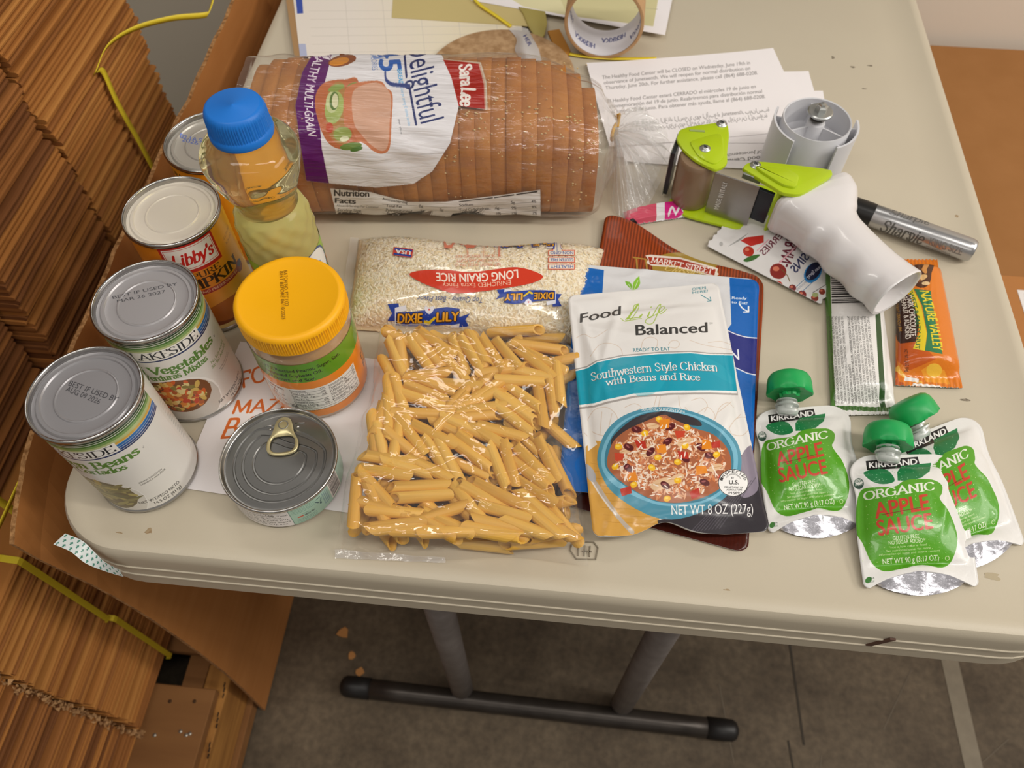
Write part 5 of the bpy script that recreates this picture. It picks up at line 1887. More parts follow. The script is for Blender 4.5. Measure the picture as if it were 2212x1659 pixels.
# dark brown / orange striped pouch at the bottom of the pile
def brown_art(a):
    def g(u, v, A):
        s_ = (np.sin(u * 2 * PI * 52) * .5 + .5)[..., None]
        top = hexrgb('a8481f') * (1 - .35 * s_)
        lo = hexrgb('4a170c') * (1 - .08 * s_)
        t = np.clip((v - .42) / .3 - u * .25 + .1, 0, 1)[..., None]
        A[..., :3] = lo * (1 - t) + top * t
        return A
    a.shade(g)
    a.line([(1368, 556), (1395, 560), (1400, 600)], .0016, 'b08a3c')
    a.line([(1375, 560), (1378, 600)], .0016, 'b08a3c')
    a.line([(1548, 596), (1600, 604)], .0016, 'b08a3c')
    a.poly([(1415, 560), (1440, 548), (1475, 545), (1515, 552), (1545, 575), (1540, 600), (1420, 590)], 'a88a3a', smooth=4)
    a.poly([(1394, 552), (1404, 550), (1470, 556), (1540, 576), (1551, 580), (1549, 588), (1553, 592), (1545, 600), (1535, 596), (1460, 578), (1408, 574), (1396, 568), (1400, 560)], 'e6d9cc')
    a.poly([(1400, 555), (1470, 560), (1546, 582), (1543, 595), (1460, 574), (1404, 570)], 'a83722')
    a.pen('MARKET STREET', (1406, 566), (1538, 591), (1409, 555), 'f0e6de', .17, .09)
    a.pen('Classics', (1432, 583), (1512, 597), (1438, 570), 'd9bd72', .14, .06, serif=False, italic=.4)


pouch('meal_pouch', 'orange striped meal pouch with dark brown lower part at the bottom of the pouch pile', 'pouch', [(1308, 464), (1652, 600), (1616, 1196), (1196, 1084)], (.004, .004, .0015, .0015),
      lambda u, v: .0085 * pillow(u, v, .04, .10, .05) + .0035 * np.exp(-((v - .02) / .05) ** 2) * np.sin(u * 11 + .6) * sm(v, -.02, .02) + .0012 * ridges(u, v, 4, 14, 1, .018), brown_art, 3600, '6a2a14', .142, .29, rc=.009, rough=.25,
      edge=lambda u, v: np.stack([0 * u, np.exp(-(v / .1) ** 2) * (.012 * np.sin(PI * u) * np.cos(u * 5.0))], -1))


# blue pouch in the middle
def blue_art(a):
    a.poly([(1240, 560), (1660, 590), (1660, 1120), (1190, 1080)], '1264b8')
    a.poly([(1306, 560), (1575, 580), (1580, 700), (1568, 716), (1560, 860), (1290, 880), (1297, 700)], 'dcdcde')
    a.poly([(1560, 706), (1578, 715), (1596, 722), (1618, 728), (1650, 731), (1650, 812), (1618, 806), (1590, 795), (1566, 778)], '27307e')
    a.line([(1560, 708), (1578, 717), (1596, 724), (1618, 729), (1650, 731)], .0012, 'e4e6ee', smooth=4)
    a.line([(1560, 784), (1590, 795), (1618, 807), (1650, 812)], .0012, 'e4e6ee', smooth=4)
    a.text('N', (1580, 780), (1597, 777), (1578, 756), 'eceef4', .02)
    a.poly([(1366, 628), (1353, 615), (1350, 607), (1360, 609), (1366, 616)], '7db53c')
    a.poly([(1368, 628), (1367, 612), (1374, 602), (1381, 596), (1383, 612), (1378, 622)], '8cc43e')
    a.line([(1366, 628), (1358, 614)], .0005, 'dfead0')
    a.line([(1369, 628), (1378, 606)], .0005, 'dfead0')
    a.text('Ready', (1581, 646), (1613, 647), (1581.6, 640), 'f0f2f6', .02)
    a.text('to Eat!', (1580, 655), (1614, 658), (1580.6, 649), 'f0f2f6', .02)
    a.line([(1597, 656), (1604, 666), (1616, 673)], .0014, 'f0f2f6', smooth=5)
    a.line([(1617, 662), (1617, 674), (1606, 674)], .0014, 'f0f2f6')


pouch('meal_pouch', 'blue meal pouch with white middle panel, sandwiched in the pouch pile', 'pouch', [(1248, 570), (1640, 604), (1622, 1096), (1206, 1058)], (.0165, .015, .0135, .0125),
      lambda u, v: .0095 * pillow(u, v, .05, .09, .06) + .0016 * ridges(u, v, 7, 18, 1, .02) + .0012 * np.exp(-((v - .06) / .015) ** 2), blue_art, 3600, '1264b8', .155, .225, rc=.0085, rough=.22)


# white pouch on top
def white_art(a):
    LN = 'd3bfae'
    # faint engraved vegetables
    for pts in ([(1245, 730), (1262, 722), (1280, 730), (1300, 720), (1312, 712)], [(1275, 770), (1295, 745), (1320, 742), (1340, 752), (1345, 770)], [(1385, 752), (1390, 735), (1405, 728), (1420, 735), (1418, 752)],
                [(1444, 745), (1450, 737), (1462, 736), (1468, 744), (1460, 752), (1446, 750)], [(1490, 735), (1520, 745), (1560, 752), (1590, 758)], [(1530, 740), (1560, 738), (1590, 750)],
                [(1270, 905), (1285, 885), (1310, 880), (1330, 895), (1335, 920), (1318, 940), (1290, 938), (1272, 925), (1270, 905)], [(1262, 935), (1280, 950), (1310, 955)], [(1296, 940), (1300, 890)], [(1310, 945), (1322, 893)],
                [(1466, 855), (1470, 880), (1490, 900), (1510, 890), (1530, 880), (1545, 900), (1530, 915), (1505, 905), (1480, 880)], [(1494, 865), (1515, 860), (1528, 875), (1522, 890)], [(1545, 905), (1555, 880), (1572, 870), (1585, 880)],
                [(1552, 890), (1580, 868)], [(1575, 925), (1590, 905), (1610, 902), (1620, 920), (1605, 940), (1582, 938), (1575, 925)], [(1590, 905), (1600, 895)], [(1350, 880), (1370, 872), (1385, 880), (1372, 890), (1374, 905)], [(1420, 850), (1412, 880)], [(1428, 848), (1422, 882)]):
        a.line(pts, .0006, LN, .8, smooth=6)
    a.text('Food', (1253, 697), (1340, 680), (1254, 677), '4a4745', .025)
    a.pen('L', (1348, 690), (1385, 686), (1350, 660), 'a6c050', .09, .05, serif=False, italic=.35)
    a.line([(1341, 688), (1350, 694), (1362, 690), (1376, 672), (1380, 660), (1370, 660), (1366, 676), (1352, 692), (1386, 688)], .0007, 'a6c050', smooth=6)
    a.line([(1398, 684), (1404, 673)], .0008, 'a6c050')
    a.line([(1406, 664), (1407, 663)], .0009, 'a6c050')
    a.line([(1404, 674), (1400, 686), (1408, 684), (1420, 664), (1427, 657), (1424, 668), (1412, 696), (1400, 700), (1394, 694), (1402, 686), (1416, 680), (1426, 674), (1436, 665), (1430, 662), (1424, 672), (1428, 678), (1440, 668)], .0007, 'a6c050', smooth=6)
    a.text('Balanced', (1374, 724), (1528, 718), (1373, 701), '3f3d3c', .03)
    a.text('TM', (1532, 701), (1539, 700), (1532, 697), '6a6866', .02)
    a.text('READY TO EAT', (1368, 760), (1448, 757), (1367, 752), '3f7f8c', .015)
    a.text('OPEN', (1495, 628), (1525, 624), (1494.4, 622), '4f8d99', .01)
    a.text('HERE!', (1496, 635), (1529, 631), (1495.6, 629.5), '4f8d99', .01)
    a.line([(1514, 637), (1534, 649)], .0007, '4f8d99')
    a.line([(1528, 651), (1536, 650), (1534, 642)], .0007, '4f8d99')
    # table cloth, board, bowl
    a.poly([(1265, 965), (1285, 952), (1310, 955), (1340, 1000), (1420, 1110), (1450, 1175), (1270, 1175)], 'cf9c48')
    for k in range(9):
        a.line([(1276 + 4 * k, 1000 + 16 * k), (1330 + 12 * k, 1012 + 15 * k)], .0004, 'b07c30', .6)
    a.poly([(1600, 985), (1622, 962), (1640, 1010), (1670, 1150), (1430, 1160), (1420, 1125), (1520, 1100), (1580, 1060)], '39353a')
    a.poly([(1596, 1000), (1622, 962), (1634, 1010), (1636, 1060), (1600, 1072)], '8b8190', smooth=4)
    for k in range(9):
        a.line([(1490 + 8 * k, 1150 - k), (1560 + 9 * k, 1080 - 6 * k)], .0006, '5a555e', .7)
    a.poly([(1268, 905), (1290, 960), (1270, 975)], 'e8e4de')
    a.line([(1272, 1022), (1296, 1060), (1330, 1110), (1366, 1150)], .0034, 'b9ab9c', smooth=5)
    a.line([(1276, 1036), (1300, 1074), (1330, 1112)], .0012, 'dcd3ca', smooth=5)
    a.ell(1274, 1022, 10, 22, 'a8a6a8', rot=-30)
    bowl = [(1290, 992), (1296, 960), (1312, 928), (1340, 902), (1378, 886), (1420, 879), (1470, 883), (1520, 898), (1560, 920), (1590, 952), (1601, 985), (1600, 1015), (1588, 1050), (1560, 1080), (1520, 1104), (1480, 1118), (1440, 1122), (1400, 1112), (1355, 1088), (1318, 1058), (1298, 1024)]
    a.poly(bowl, '4f93ab', smooth=4)
    a.poly([(1298, 994), (1304, 962), (1322, 930), (1352, 905), (1395, 889), (1440, 886), (1490, 894), (1535, 912), (1570, 938), (1590, 968), (1594, 1000), (1586, 1034), (1560, 1066), (1520, 1086), (1470, 1094), (1420, 1090), (1375, 1074), (1330, 1050), (1306, 1024)], '79b7cf', smooth=4)
    a.poly([(1306, 994), (1312, 962), (1332, 928), (1365, 903), (1405, 890), (1450, 890), (1500, 902), (1545, 925), (1570, 950), (1584, 985), (1580, 1030), (1556, 1060), (1516, 1082), (1470, 1088), (1420, 1084), (1378, 1066), (1336, 1040), (1312, 1016)], '3d7f96', smooth=4)
    a.poly([(1320, 950), (1350, 918), (1385, 897), (1440, 889), (1500, 903), (1515, 920), (1470, 915), (1420, 905), (1372, 925), (1330, 975)], '3a3438', smooth=4)
    a.poly([(1312, 990), (1324, 955), (1352, 930), (1390, 912), (1432, 896), (1452, 904), (1500, 925), (1540, 938), (1572, 970), (1580, 1010), (1566, 1045), (1526, 1072), (1470, 1086), (1420, 1082), (1378, 1064), (1336, 1036), (1314, 1012)], 'a8623f', smooth=4)
    a.text('SERVING SUGGESTION', (1386, 887), (1479, 893), (1385, 880), 'e8e4e0', .015, bend=.35)
    FP = np.array([(1316, 990), (1328, 958), (1356, 932), (1392, 914), (1432, 900), (1452, 906), (1500, 928), (1540, 942), (1568, 972), (1576, 1008), (1562, 1042), (1524, 1068), (1470, 1082), (1420, 1078), (1380, 1060), (1340, 1032), (1318, 1010)], float)
    c0 = FP.mean(0)
    r = np.random.default_rng(21)

    def inside():
        while True:
            p = c0 + (FP[r.integers(len(FP))] - c0) * r.random() ** .25 * .98
            q = c0 + (FP[r.integers(len(FP))] - c0) * r.random() ** .25 * .98
            t = r.random() ** .5
            return p * t + q * (1 - t)
    for k in range(900):
        x, y = inside()
        a.ell(x, y, r.uniform(4, 8), r.uniform(1.3, 2.2), ('e2ab85', 'ecd2ba', 'f0ddcc', 'd69a70', 'c87448', 'e3bc9c', 'd07a44')[r.integers(7)], r.uniform(0, 180))
    for x, y, s_ in ((1410, 920, 14), (1400, 980, 16), (1480, 955, 18), (1545, 1010, 16), (1430, 1045, 26), (1350, 975, 12), (1460, 1035, 20)):
        a.ell(x, y, s_, s_ * .45, 'e3bd95', r.uniform(-30, 10))
        a.line([(x - s_ * .8, y + 2), (x + s_ * .8, y - 3)], .0004, 'c4935f')
    for x, y in ((1375, 928), (1448, 922), (1405, 976), (1442, 954), (1514, 966), (1533, 984), (1356, 1010), (1437, 1048), (1522, 1042), (1358, 966), (1480, 990)):
        a.ell(x, y, 11.5, 7, '5a1a1c', r.uniform(-60, 60))
        a.ell(x - 2, y - 2, 5, 2, 'a05a58', r.uniform(-60, 60))
    for x, y in ((1424, 906), (1393, 936), (1336, 965), (1480, 963), (1329, 1008), (1421, 988), (1464, 998), (1408, 1010), (1369, 1047), (1464, 1038), (1441, 1077), (1548, 982), (1484, 923)):
        a.ell(x, y, 8, 6.5, 'f0b81e', r.uniform(-40, 40))
        a.ell(x - 1, y - 1.5, 4, 2.5, 'f7d65c')
    for x, y in ((1336, 988), (1470, 936), (1384, 962), (1546, 960), (1352, 1060), (1476, 984), (1502, 1068), (1560, 1035)):
        a.poly(np.array([(x - 11, y - 7), (x + 9, y - 9), (x + 12, y + 6), (x - 7, y + 9)]) + r.normal(0, 2, (4, 2)), ('b8301e', 'c8452a')[r.integers(2)])
    for x, y in ((1428, 970), (1436, 916), (1366, 1030), (1516, 1016), (1524, 962)):
        a.poly(np.array([(x - 10, y - 8), (x + 8, y - 10), (x + 12, y + 7), (x - 8, y + 9)]) + r.normal(0, 2, (4, 2)), 'e58a22')
    for k in range(70):
        x, y = inside()
        a.ell(x, y, r.uniform(4, 7), 1.4, 'f2e4d6', r.uniform(0, 180))
    # seal
    a.ell(1584, 1043, 33, 30, 'f4f2f0')
    a.line([(1584 + 32 * math.cos(t), 1043 + 29 * math.sin(t)) for t in np.linspace(0, 2 * PI, 40)], .0005, '2a2828')
    for k, ch in enumerate('INSPECTED'):
        t = math.radians(200 + k * 17.5)
        c, s_ = math.cos(t), math.sin(t)
        p = np.array((1584 + 24 * c, 1043 + 21.5 * s_))
        tx, up = np.array((-s_, c)) * 2.6, np.array((c, s_)) * 6
        a.text(ch, p - tx, p + tx, p - tx + up, '2a2828', .02)
    a.text('FOR WHOLESOMENESS', (1568, 1034), (1601, 1036), (1568, 1030), '3a3838', 0, bend=2.2)
    a.text('BY', (1580, 1034), (1586, 1034), (1580, 1030), '2a2828')
    a.text('U.S.', (1575, 1046), (1596, 1046), (1575, 1037), '2a2828', .03)
    a.text('DEPARTMENT OF', (1565, 1054), (1605, 1055), (1565, 1050), '2a2828', .01)
    a.text('AGRICULTURE', (1569, 1060), (1603, 1060), (1569, 1056), '2a2828', .01)
    a.text('P15893', (1574, 1068), (1602, 1068), (1574, 1062), '2a2828', .015)
    a.text('NET WT 8 OZ (227g)', (1451, 1112), (1627, 1109), (1450, 1090), 'f2f0ee', .01)
    # teal band
    top = [(1243, 802), (1268, 796), (1290, 783), (1343, 772), (1424, 765), (1492, 763), (1533, 767), (1583, 768)]
    bot = [(1592, 845), (1533, 843), (1451, 844), (1370, 850), (1310, 863), (1283, 871), (1250, 875)]
    a.poly([(x - 1, y - 5) for x, y in top] + [(x + 2, y + 9) for x, y in bot], 'a7a19d')
    a.poly([(x, y - 2.5) for x, y in top] + [(x, y + 5) for x, y in bot], 'f0eeec')
    a.poly(top + bot, '159bb4')
    for pts in ([(1390, 770), (1440, 800), (1420, 846), (1370, 850)], [(1500, 764), (1560, 790), (1585, 830), (1530, 800)], [(1290, 790), (1300, 830), (1290, 866), (1272, 840)]):
        a.poly(pts, '2fa9c0', .35, smooth=4)
    a.pen('Southwestern Style Chicken', (1278, 824), (1552, 803), (1276, 807), '6a6f72', .12, .055, bend=.62)
    a.pen('Southwestern Style Chicken', (1277, 823), (1551, 802), (1275, 806), 'e9ecec', .12, .055, bend=.62)
    a.pen('with Beans and Rice', (1311, 834), (1514, 823), (1309, 820), '6a6f72', .12, .055, bend=.42)
    a.pen('with Beans and Rice', (1310, 833), (1513, 822), (1308, 819), 'e9ecec', .12, .055, bend=.42)


def wedge(u, v):
    e = .0128 * pillow(u, v, .055, .10, .07, .6)
    e += .0022 * np.exp(-((v - .115 + .03 * (u - .5)) / .012) ** 2) * np.sin(PI * u)
    e += .0016 * np.exp(-((v - .045) / .02) ** 2) * np.sin(u * 9)
    e += .0015 * ridges(u, v, 12, 22, 1, .016) * sm(v, .02, .1) + .0020 * np.exp(-((1 - v) / .07) ** 2) * np.sin(u * 13 + 1)
    return e


pouch('meal_pouch', 'white chicken and rice meal pouch with teal band on top of the pouch pile', 'pouch', [(1226, 639), (1551, 611), (1662, 1146), (1281, 1158)], (.032, .030, .015, .015), wedge, white_art, 5200, 'e6e3e0', .135, .222, nx=60, ny=90, rc=.006, rough=.26, bump=(45, .25, .003),
      edge=lambda u, v: np.stack([0 * u, np.exp(-((1 - v) / .045) ** 2) * .010 * (np.exp(-((u - .40) / .13) ** 2) - .1)], -1))

# ------------------------------------------------------------------ apple sauce pouches
GRN = mat('green_cap', '1fa857', .38)
clearp = mat('spout_plastic', 'cfd4cf', .3, trans=.35)


def apple_art(a):
    W_ = 'e6e4e1'
    a.poly([(1870, 996), (1982, 987), (1988, 1009), (1873, 1016)], '1f1d1d')
    a.text('KIRKLAND', (1878, 1011), (1981, 1003), (1877, 998), 'eceae8', .05)
    a.poly([(1865, 1022), (1888, 1014), (1912, 1014), (1926, 1024), (1932, 1040), (1908, 1046), (1884, 1040)], '1f7a45', smooth=3)
    a.poly([(1939, 1038), (1938, 1020), (1947, 1007), (1972, 1004), (2011, 1000), (2008, 1018), (1990, 1032), (1962, 1039)], '1f7a45')
    a.poly([(1859, 1061), (1883, 1053), (1932, 1051), (1950, 1040), (1973, 1035), (2013, 1036), (2034, 1048), (2034, 1066), (2030, 1078), (2051, 1108), (2068, 1162), (2057, 1208), (2035, 1226), (1992, 1220), (1951, 1228), (1910, 1234), (1883, 1216), (1864, 1175), (1848, 1146), (1850, 1094)], '55a01e', smooth=4)
    r = np.random.default_rng(6)
    for k in range(130):
        x, y = r.uniform(1862, 2050), r.uniform(1062, 1215)
        a.ell(x, y, r.uniform(.4, 1.0), r.uniform(.4, 1.0), 'cfe3a8')
    for k in range(40):
        a.ell(r.uniform(1875, 2000), r.uniform(1008, 1040), .8, .8, '8fc9a0')
    a.pen('ORGANIC', (1866, 1081), (2020, 1058), (1864, 1064), 'e9ecdf', .17, .09, bend=.1)
    a.text('APPLE', (1892, 1120), (2008, 1100), (1886, 1085), 'c8402a', .035)
    a.text('SAUCE', (1898, 1157), (2016, 1141), (1892, 1122), 'c8402a', .035)
    a.line([(1905, 1112), (1990, 1096)], .0005, '7d2a1c')
    a.text('GLUTEN-FREE', (1929, 1167), (1986, 1162), (1928, 1158), 'e3ecd2', .01)
    a.text('NO SUGAR ADDED*', (1920, 1177), (1998, 1171), (1919, 1168), 'e3ecd2', .01)
    a.text('*not a low calorie food', (1920, 1185), (2002, 1178), (1920, 1180), 'd6e3bd')
    a.text('See nutritional panel for more', (1914, 1193), (2010, 1185), (1914, 1188), 'd6e3bd')
    a.text('information on sugar and calorie content', (1899, 1201), (2030, 1191), (1899, 1196), 'd6e3bd')
    a.text('NET WT 90 g (3.17 OZ)', (1907, 1219), (2028, 1210), (1906, 1207), 'e9efdc', .02)
    a.ell(2046, 1206, 5, 5, 'c9dca8')
    a.ell(2046, 1206, 3.6, 3.6, '55a01e')
    a.ell(1855, 1045, 11, 12, '2c4a3c')
    a.ell(1855, 1041, 9, 6, 'e6e6e0')
    a.text('USDA', (1847, 1043), (1864, 1041), (1847, 1037), '2c4a3c', .02)
    a.text('ORGANIC', (1847, 1050), (1865, 1048), (1847, 1045), 'e6e6e0', .01)
    a.ell(1876, 1253, 8, 6, '3f7a35', rot=-40)
    a.text('BPA', (1879, 1252), (1889, 1250), (1879, 1248), '3a4a3a')
    a.text('FREE', (1877, 1259), (1889, 1257), (1877, 1255), '6a7a6a')


def apple_prof(seed, T=.014):
    def f(u, v):
        e = T * pillow(u, v, .06, .10, .16, .62)
        e += .0018 * ridges(u, v, seed, 16, 1, .03, .3) * pillow(u, v, .03, .05, .05, .3)
        e += .006 * sm(v, .80, 1.0) * np.sin(PI * u) ** 1.2
        return e
    return f


AP_IM = None


def applesauce(label, quad, zc, spoutpx, cappx, seed, tilt=0.0, arch=.010):
    global AP_IM
    w_, h_ = .079, .112

    def edge(u, v):
        # rounded shoulders, slight waist, raised bottom hem
        s_ = (u - .5)
        wv = -.0030 * np.exp(-((v - .33) / .16) ** 2)
        Q = [np.array(spot(*q, z)[:2]) for q, z in zip(quad, zc)]
        ux = (Q[1] - Q[0]) / np.linalg.norm(Q[1] - Q[0])
        vy = (Q[3] - Q[0]) / np.linalg.norm(Q[3] - Q[0])
        d = (2 * s_ * wv)[..., None] * ux + (-arch * sm(v, .8, 1.0) * np.clip(1 - (2.2 * s_) ** 2, 0, 1))[..., None] * vy
        return d
    root, P, im, body = pouch('applesauce_pouch', label, 'pouch', quad, zc, apple_prof(seed), apple_art, 5200, 'e6e4e1', w_, h_, nx=44, ny=64, rc=.005, rtop=.019, edge=edge, rough=.3, bump=(70, .3, .003), group='apple sauce squeeze pouches', artonly=AP_IM, coat=.2)
    if AP_IM is None:
        AP_IM = im
    Q = [np.array(spot(*q, z)) for q, z in zip(quad, zc)]
    ux = (Q[1] - Q[0]) / np.linalg.norm(Q[1] - Q[0])
    vy = (Q[3] - Q[0]) / np.linalg.norm(Q[3] - Q[0])
    # silver gusset folded out below the hem
    bl_, br_ = P[-1, 3], P[-1, -4]
    G = np.zeros((7, 30, 3))
    for i in range(7):
        f = i / 6
        for j in range(30):
            t = j / 29
            p = P[-1, int(3 + t * (P.shape[1] - 7))].copy()
            base = bl_ * (1 - t) + br_ * t
            k = math.sin(PI * t) ** .8
            G[i, j] = (p - np.array((0, 0, .0006))) * (1 - f) + (base + vy * .0085 * k) * f
            G[i, j, 2] = max(.0012, G[i, j, 2] * (1 - f) ** .5 + .0018 * math.sin(t * 17) * (1 - f) * k)
    obj('gusset', G.reshape(-1, 3), grid_faces(7, 30), mat('silver_foil', 'c9c8d0', .28, .75, bump=(130, .5, .002)), root)
    # spout and cap along the pouch axis
    zs = zc[0] + .0055
    s0 = np.array(spot(*spoutpx, zs))
    s1 = np.array(spot(*cappx, zs + .006 + tilt))
    ax = s1 - s0
    ax /= np.linalg.norm(ax)
    sx_ = np.cross(ax, (0, 0, 1.0))
    sx_ /= np.linalg.norm(sx_)
    sz_ = np.cross(sx_, ax)
    Rm = np.stack([sx_, sz_, ax], 1)

    def turned(prof, n=32, squash=1.0, rf_=None):
        V, Fs = lathe(prof, n, cap0=True, cap1=True, rf=rf_)
        V[:, 1] *= squash
        return V @ Rm.T + s0, Fs
    s0 = s0 + ax * .003
    V, Fs = turned([(.0075, -.006), (.0092, -.003), (.0088, .0)], 24, .5)
    obj('spout_base', V, Fs, clearp, root)
    sp = [(.0052, -.002), (.0052, .0008), (.0092, .0009), (.0092, .0022), (.0054, .0024), (.0054, .0046), (.0082, .0047), (.0082, .0058), (.0052, .006), (.0052, .012)]
    V, Fs = turned(sp, 28)
    sharp(obj('spout', V, Fs, clearp, root), 40)
    cp = [(r_, z_ - .003) for r_, z_ in ((.0068, .0075), (.0072, .0105), (.0092, .0112), (.0165, .0092), (.0172, .0098), (.0176, .013), (.0174, .018), (.0166, .0226), (.0148, .0256), (.012, .0272), (.006, .0280), (.0006, .0282))]

    def fins(Rr, a_, z_):
        return Rr + np.where((z_ < .0078), .0008 * np.sign(np.sin(a_ * 6)), 0)
    V, Fs = turned(cp, 60, 1.0, fins)
    V -= np.array((0, 0, min(0, V[:, 2].min() - .0005)))
    sharp(obj('screw_cap', V, Fs, GRN, root), 45)
    return root


applesauce('front apple sauce pouch with green cap, lying across the other two at the right', [(1828, 984), (2070, 980), (2116, 1268), (1866, 1272)], (.013, .013, .002, .002), (1918, 990), (1918, 902), 31)
applesauce('left apple sauce pouch with green cap beside the white meal pouch', [(1622, 888), (1834, 872), (1880, 1141), (1660, 1152)], (.0025, .0025, .002, .002), (1700, 888), (1697, 806), 32)
applesauce('right apple sauce pouch partly under the front one, its green cap tilted', [(1915, 962), (2110, 888), (2216, 1176), (2003, 1240)], (.0025, .0025, .002, .002), (1990, 938), (1947, 868), 33, tilt=.004)
# ------------------------------------------------------------------ bag of penne
PEN_A = [(460, 985, 600, 1040), (440, 1090, 520, 1270), (500, 1060, 570, 1170), (610, 1080, 750, 1260), (690, 1090, 880, 1290), (700, 1010, 930, 1170), (830, 1140, 1050, 1390), (950, 1050, 1050, 1290), (1010, 1050, 1160, 1280), (1110, 1050, 1220, 1260), (1200, 1080, 1320, 1270), (1300, 1070, 1450, 1270), (1450, 1130, 1740, 1360), (560, 1370, 920, 1330), (1100, 1420, 1200, 1280), (1150, 1440, 1300, 1320), (1260, 1330, 1470, 1300), (1480, 1320, 1680, 1370), (1340, 1390, 1700, 1410), (650, 1370, 1010, 1510), (520, 1410, 930, 1560), (860, 1410, 1080, 1440), (600, 1520, 900, 1620), (880, 1650, 1090, 1440), (1030, 1600, 1310, 1420), (1430, 1450, 1610, 1600), (1340, 1500, 1560, 1660), (450, 1470, 470, 1659), (520, 1470, 570, 1640), (1640, 1510, 1660, 1659), (1720, 1400, 1750, 1560), (1560, 1120, 1740, 1140), (1750, 1180, 1880, 1150), (1780, 1310, 1800, 1500), (420, 1280, 480, 1400), (550, 1200, 570, 1330), (1600, 1200, 1720, 1260)]
PEN_B = [(440, 10, 450, 400), (530, 20, 570, 160), (600, 40, 900, 140), (860, 260, 1070, 30), (1030, 140, 1290, 10), (580, 180, 850, 190), (990, 170, 1300, 130), (930, 230, 1310, 190), (1340, 60, 1590, 240), (1310, 130, 1600, 360), (600, 250, 970, 430), (520, 220, 700, 450), (920, 290, 1000, 330), (990, 260, 1150, 330), (1130, 300, 1310, 410), (1190, 290, 1440, 350), (1460, 300, 1600, 440), (560, 430, 640, 490), (730, 370, 890, 610), (860, 430, 1010, 720), (980, 420, 1250, 620), (1040, 380, 1220, 500), (1250, 450, 1390, 790), (1340, 370, 1450, 740), (1440, 430, 1720, 710), (1460, 560, 1700, 780), (1650, 430, 1740, 620), (970, 540, 1220, 660), (560, 520, 930, 700), (520, 590, 700, 640), (260, 550, 510, 590), (240, 640, 520, 690), (260, 690, 460, 910), (200, 700, 170, 1040), (460, 770, 900, 750), (490, 860, 920, 820), (930, 800, 1000, 880), (1000, 800, 1100, 920), (1050, 770, 1290, 880), (1090, 710, 1480, 900), (1480, 710, 1680, 850), (1450, 770, 1790, 1070), (1130, 900, 1530, 1010), (420, 960, 640, 980), (660, 1040, 1000, 930), (300, 1090, 680, 1050), (280, 1180, 680, 1130), (1000, 1090, 1400, 1160), (1180, 1040, 1520, 1100), (740, 1200, 1130, 1190), (500, 1220, 740, 1230), (1430, 1170, 1760, 1290), (1560, 1010, 1900, 1300), (1640, 1020, 1960, 1240), (1840, 1050, 1940, 1160), (1130, 1200, 1500, 1270), (150, 1050, 210, 1180), (250, 1080, 300, 1150), (290, 900, 470, 950), (330, 340, 340, 430), (390, 430, 410, 520), (480, 540, 520, 350), (360, 280, 400, 160), (780, 1050, 830, 1110), (820, 1080, 930, 1130), (680, 1090, 790, 1150)]
pastam = [mat('pasta_a', 'e0ab42', .45, var=('e9bd5c', 70, .3, (1, 1, .12)), sss=.25), mat('pasta_b', 'd79f3a', .45, var=('e1b050', 70, .3, (1, 1, .12)), sss=.25), mat('pasta_c', 'e8b852', .45, var=('dca53e', 70, .3, (1, 1, .12)), sss=.25)]
PR = .0046
pmesh = []
for k in range(3):
    n_ = 28
    L_ = .0385 + .001 * k
    a_ = np.arange(n_) * 2 * PI / n_
    ro = PR * (1 + .028 * np.sign(np.sin(a_ * 14 + .2)))
    ri = np.full(n_, .0029)
    V = []
    for rr_, s_ in ((ro, -1), (ro, 1), (ri * 1.12, 1), (ri * 1.05, .93), (ri * 1.05, -.93), (ri * 1.12, -1)):
        off = np.cos(a_) * rr_ * 1.0
        z_ = s_ * L_ / 2 * (1 if abs(s_) == 1 else 1) + off
        V.append(np.stack([rr_ * np.cos(a_), rr_ * np.sin(a_), z_], 1))
    V = np.concatenate(V)
    Fs = []
    for i in range(6):
        for j in range(n_):
            q = (j + 1) % n_
            i2 = (i + 1) % 6
            Fs.append((i * n_ + j, i * n_ + q, i2 * n_ + q, i2 * n_ + j))
    me = bpy.data.meshes.new('penne')
    me.from_pydata(V.tolist(), [], Fs)
    me.materials.append(pastam[k])
    me.polygons.foreach_set('use_smooth', np.ones(len(Fs), bool))
    me.update()
    me.set_sharp_from_angle(angle=math.radians(50))
    pmesh.append(me)
bagq = [np.array(spot(*q, .004)[:2]) for q in ((850, 716), (1240, 736), (1252, 1196), (752, 1178))]
HX0, HY0, HS = min(q[0] for q in bagq) - .012, min(q[1] for q in bagq) - .012, .0015
HN = (int((max(q[0] for q in bagq) + .012 - HX0) / HS) + 1, int((max(q[1] for q in bagq) + .012 - HY0) / HS) + 1)
HM = np.zeros(HN)
# the bag floor is rounded: contents rise a little towards the rim
pieces = []
rp = np.random.default_rng(17)


def foot(cx_, cy_, ang, L_):
    d = np.array([math.cos(ang), math.sin(ang)])
    n_ = np.array([-d[1], d[0]])
    s_ = np.linspace(-L_ / 2, L_ / 2, 25)
    t = np.linspace(-PR * .93, PR * .93, 7)
    S, T = np.meshgrid(s_, t, indexing='ij')
    ix = np.clip(((cx_ + S * d[0] + T * n_[0] - HX0) / HS).astype(int), 0, HN[0] - 1)
    iy = np.clip(((cy_ + S * d[1] + T * n_[1] - HY0) / HS).astype(int), 0, HN[1] - 1)
    return S, T, ix, iy


